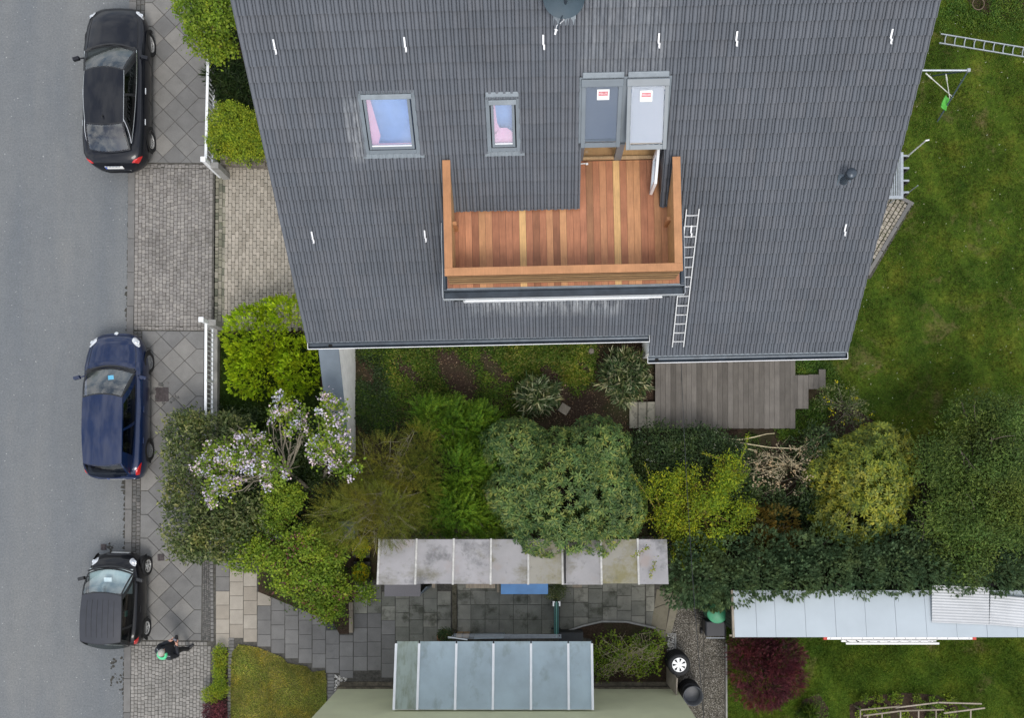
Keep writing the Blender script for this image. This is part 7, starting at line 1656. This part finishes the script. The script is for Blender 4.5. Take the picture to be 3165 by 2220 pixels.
car('parked_car', 'tiny black two-seater car parked beside the standing person', (-12.02, -3.56, .0), R(-1.7), R(-1.2), dict(st=ST_S, dash=M['dash_light'], seats=(-.35,), wr=.30, wx=.66, wy=(.93, -.88), spk=6, rim=M['alu'], my=.62, doors=(.66, -.42), hand=(-.25,), mir=M['black_plastic'], hl=((1.18, .30), (.96, .26), (.98, .60), (1.20, .62)), tl=((-1.05, .10), (-1.27, .10), (-1.27, .34), (-1.15, .36)), pz=.72, more=(smart_more,),
    cab=dict(cowl=(.92, .97, .66), rf=(.24, 1.47, .56), rr=(-1.08, 1.50, .575), rw=(-1.30, 1.02, .60), bow=.15, crown=.045, arch=.04, bulge=.05, bp=.72, ce=.94, blackframe=True, rdark=True, ribs=(-.66, -.4, -.13, .13, .4, .66))), paintm('paint_gloss_black', (.004, .004, .006), .0, coat=.4), plain('roof_plastic', (.030, .032, .040), .42, ns=5, na=.12), 'cars parked along the kerb')

# ------------------------------------------------------------------ the person with the remote control
def loft(b, secs, n=14):
    """secs: centre, half-width x, half-depth y in the ring plane (given by axes)"""
    rows = []
    for c, ax, ay, rx, ry in secs:
        c, ax, ay = Vector(c), Vector(ax), Vector(ay); rows += [c + ax * rx * math.cos(6.283185 * k / n) + ay * ry * math.sin(6.283185 * k / n) for k in range(n)]
    m = len(secs); b.add(rows, [(i * n + k, i * n + (k + 1) % n, (i + 1) * n + (k + 1) % n, (i + 1) * n + k) for i in range(m - 1) for k in range(n)] + [tuple(range(n - 1, -1, -1)), tuple((m - 1) * n + k for k in range(n))])
X_, Y_ = (1, 0, 0), (0, 1, 0)
def person():
    q = (-10.33, -4.98, ZP); r = thing('person', 'person in dark jacket and trousers with a green collar, looking down at hands', 'person', q, rot=(0, 0, R(60) - math.pi / 2)); ORG[r.name] = (0, 0, 0)
    b = MB()
    loft(b, [((0, 0, .84), X_, Y_, .17, .12), ((0, 0, .95), X_, Y_, .195, .135), ((0, .0, 1.08), X_, Y_, .20, .14), ((0, .0, 1.22), X_, Y_, .215, .15), ((0, -.005, 1.35), X_, Y_, .225, .145), ((0, -.01, 1.44), X_, Y_, .19, .12), ((0, .0, 1.50), X_, Y_, .10, .085), ((0, .02, 1.53), X_, Y_, .062, .066), ((0, .045, 1.60), X_, Y_, .058, .062)], 18)
    # head, tipped forward
    hc = Vector((0, .085, 1.655)); tilt = Matrix.Rotation(R(-26), 3, 'X')
    secs = []
    for z, rx, ry, dy in ((-.125, .030, .035, .045), (-.105, .050, .058, .035), (-.06, .070, .086, .015), (-.01, .080, .101, .0), (.04, .083, .107, -.004), (.084, .075, .096, -.008), (.114, .052, .066, -.010), (.130, .019, .026, -.010)): secs.append((hc + tilt @ Vector((0, dy, z)), tilt @ Vector(X_), tilt @ Vector(Y_), rx, ry))
    loft(b, secs, 18)
    b.tube([hc + tilt @ Vector((0, .085, .01)), hc + tilt @ Vector((0, .118, -.03)), hc + tilt @ Vector((0, .085, -.045))], [.010, .016, .010], 8)
    for s in (-1, 1): b.tube([hc + tilt @ Vector((s * .072, .0, .02)), hc + tilt @ Vector((s * .088, -.012, .005)), hc + tilt @ Vector((s * .074, .0, -.03))], [.012, .016, .011], 8)
    for s in (-1, 1):
        sh, el = Vector((s * .19, -.01, 1.415)), Vector((s * .285, .03, 1.12)); wr_ = Vector((s * .105, .275, 1.09))
        b.tube([Vector((s * .10, -.01, 1.42)), sh, sh.lerp(el, .5), el, el.lerp(wr_, .5), wr_], [.10, .088, .072, .064, .056, .042], 12)
        pal = Vector((s * .075, .335, 1.10)); b.tube([wr_, wr_.lerp(pal, .6), pal], [.034, .042, .036], 10)
        for k in range(4):                                    # fingers curl round the remote
            a = pal + Vector((s * (.022 - .004 * k), .012 - .022 * k + .03, -.012 - .008 * k)); L_ = (.9, 1.0, .95, .75)[k]
            b.tube([a, a + Vector((-s * .030 * L_, .030 * L_, -.006)), a + Vector((-s * .062 * L_, .030 * L_, -.018)), a + Vector((-s * .078 * L_, .012, -.012))], [.0115, .0105, .0095, .0085], 7)
        b.tube([pal + Vector((s * .0, -.02, .022)), pal + Vector((-s * .026, .004, .042)), pal + Vector((-s * .048, .022, .040))], [.014, .012, .010], 7)
        an = Vector((s * .205, -.03, .10)); hp = Vector((s * .095, .0, .92)); kn = Vector((s * .165, .045, .51)); td = Vector((-.5, .87, 0)) if s < 0 else Vector((.35, .94, 0))
        b.tube([hp, hp.lerp(kn, .4), kn, kn.lerp(an, .45), an], [.115, .098, .074, .070, .058], 14)
        b.tube([an + Vector((0, -.05, -.045)), an + Vector((0, 0, -.03)), an + td * .12 + Vector((0, 0, -.055)), an + td * .19 + Vector((0, 0, -.065))], [.045, .052, .046, .034], 10)
    ob = bpy.data.objects.new('tmp', b.mesh('tmp')); COL.objects.link(ob)
    m = ob.modifiers.new('r', 'REMESH'); m.mode = 'VOXEL'; m.voxel_size = .0085; m2 = ob.modifiers.new('s', 'SMOOTH'); m2.iterations = 3; m2.factor = .5
    dg = bpy.context.evaluated_depsgraph_get(); me = bpy.data.meshes.new_from_object(ob.evaluated_get(dg)); bpy.data.objects.remove(ob); me.name = 'body'
    me.polygons.foreach_set('use_smooth', [True] * len(me.polygons))
    jm = plain('jacket_black', (.016, .018, .024), .75, ns=9, na=.35, bs=30, bstr=.5, bdist=.02); tm_ = plain('trousers_black', (.012, .012, .013), .85, ns=14, na=.3, bs=26, bstr=.5, bdist=.02); sk = plain('skin', (.55, .29, .21), .55); shm = plain('shoe_black', (.018, .018, .019), .5)
    for x in (jm, tm_, sk, shm): me.materials.append(x)
    for p in me.polygons:
        c = p.center; d = (c - hc).length
        if c.z > 1.525 : k = 2
        elif c.y > .265 and 1.0 < c.z < 1.2: k = 2
        elif c.z > .83: k = 0
        elif c.z > .115: k = 1
        else: k = 3
        p.material_index = k
    mk('body', me, None, r)
    # grey hair as a cap of the skull, green collar, jacket seams, remote
    hb = MB(); secs = []
    for z, rx, ry, dy in ((-.045, .080, .072, -.042), (.0, .087, .090, -.026), (.04, .089, .106, -.012), (.084, .081, .101, -.010), (.116, .056, .070, -.011), (.136, .020, .027, -.011)): secs.append((hc + tilt @ Vector((0, dy, z)), tilt @ Vector(X_), tilt @ Vector(Y_), rx, ry))
    loft(hb, secs, 20); mk('hair', hb, plain('hair_grey', (.40, .38, .34), .7, ns=60, na=.3, bs=120, bstr=.6), r, smooth=True, local=True)
    cb = MB(); nn = 28
    def col(i, j):
        a = R(125) + R(290) * i; rr = lerp(.078, .128, j); zz = 1.535 - .055 * j + .035 * math.sin(math.pi * j)
        return Vector((rr * 1.12 * math.cos(a), .0 + rr * math.sin(a) * 1.02 - .02 * j, zz))
    cb.grid(col, nn, 5); o = mk('collar', cb, plain('collar_green', (.10, .62, .30), .7, ns=10, na=.12), r, smooth=True, local=True); so_ = o.modifiers.new('t', 'SOLIDIFY'); so_.thickness = .014
    rb2 = MB(); rb2.box((0, .372, 1.10), (.13, .075, .022)); rm = mk('remote_control', rb2, M['black_plastic'], r, bev=.006, local=True)
    rb2 = MB(); rb2.box((0, .376, 1.1125), (.10, .052, .003)); mk('screen', rb2, plain('screen_grey', (.16, .16, .19), .2), rm, local=True)
    for s in (-1, 1):
        p0 = Vector((s * .10, .03, 1.462)); sb = MB(); sb.tube([p0 + Vector((s * .02, -.02, .042)), p0 + Vector((s * .07, .0, .035)), p0 + Vector((s * .115, .01, .012))], .006, 5); mk('reflective_piping', sb, plain('piping', (.45, .45, .47), .4) if 'piping' not in bpy.data.materials else bpy.data.materials['piping'], r, local=True)
person()
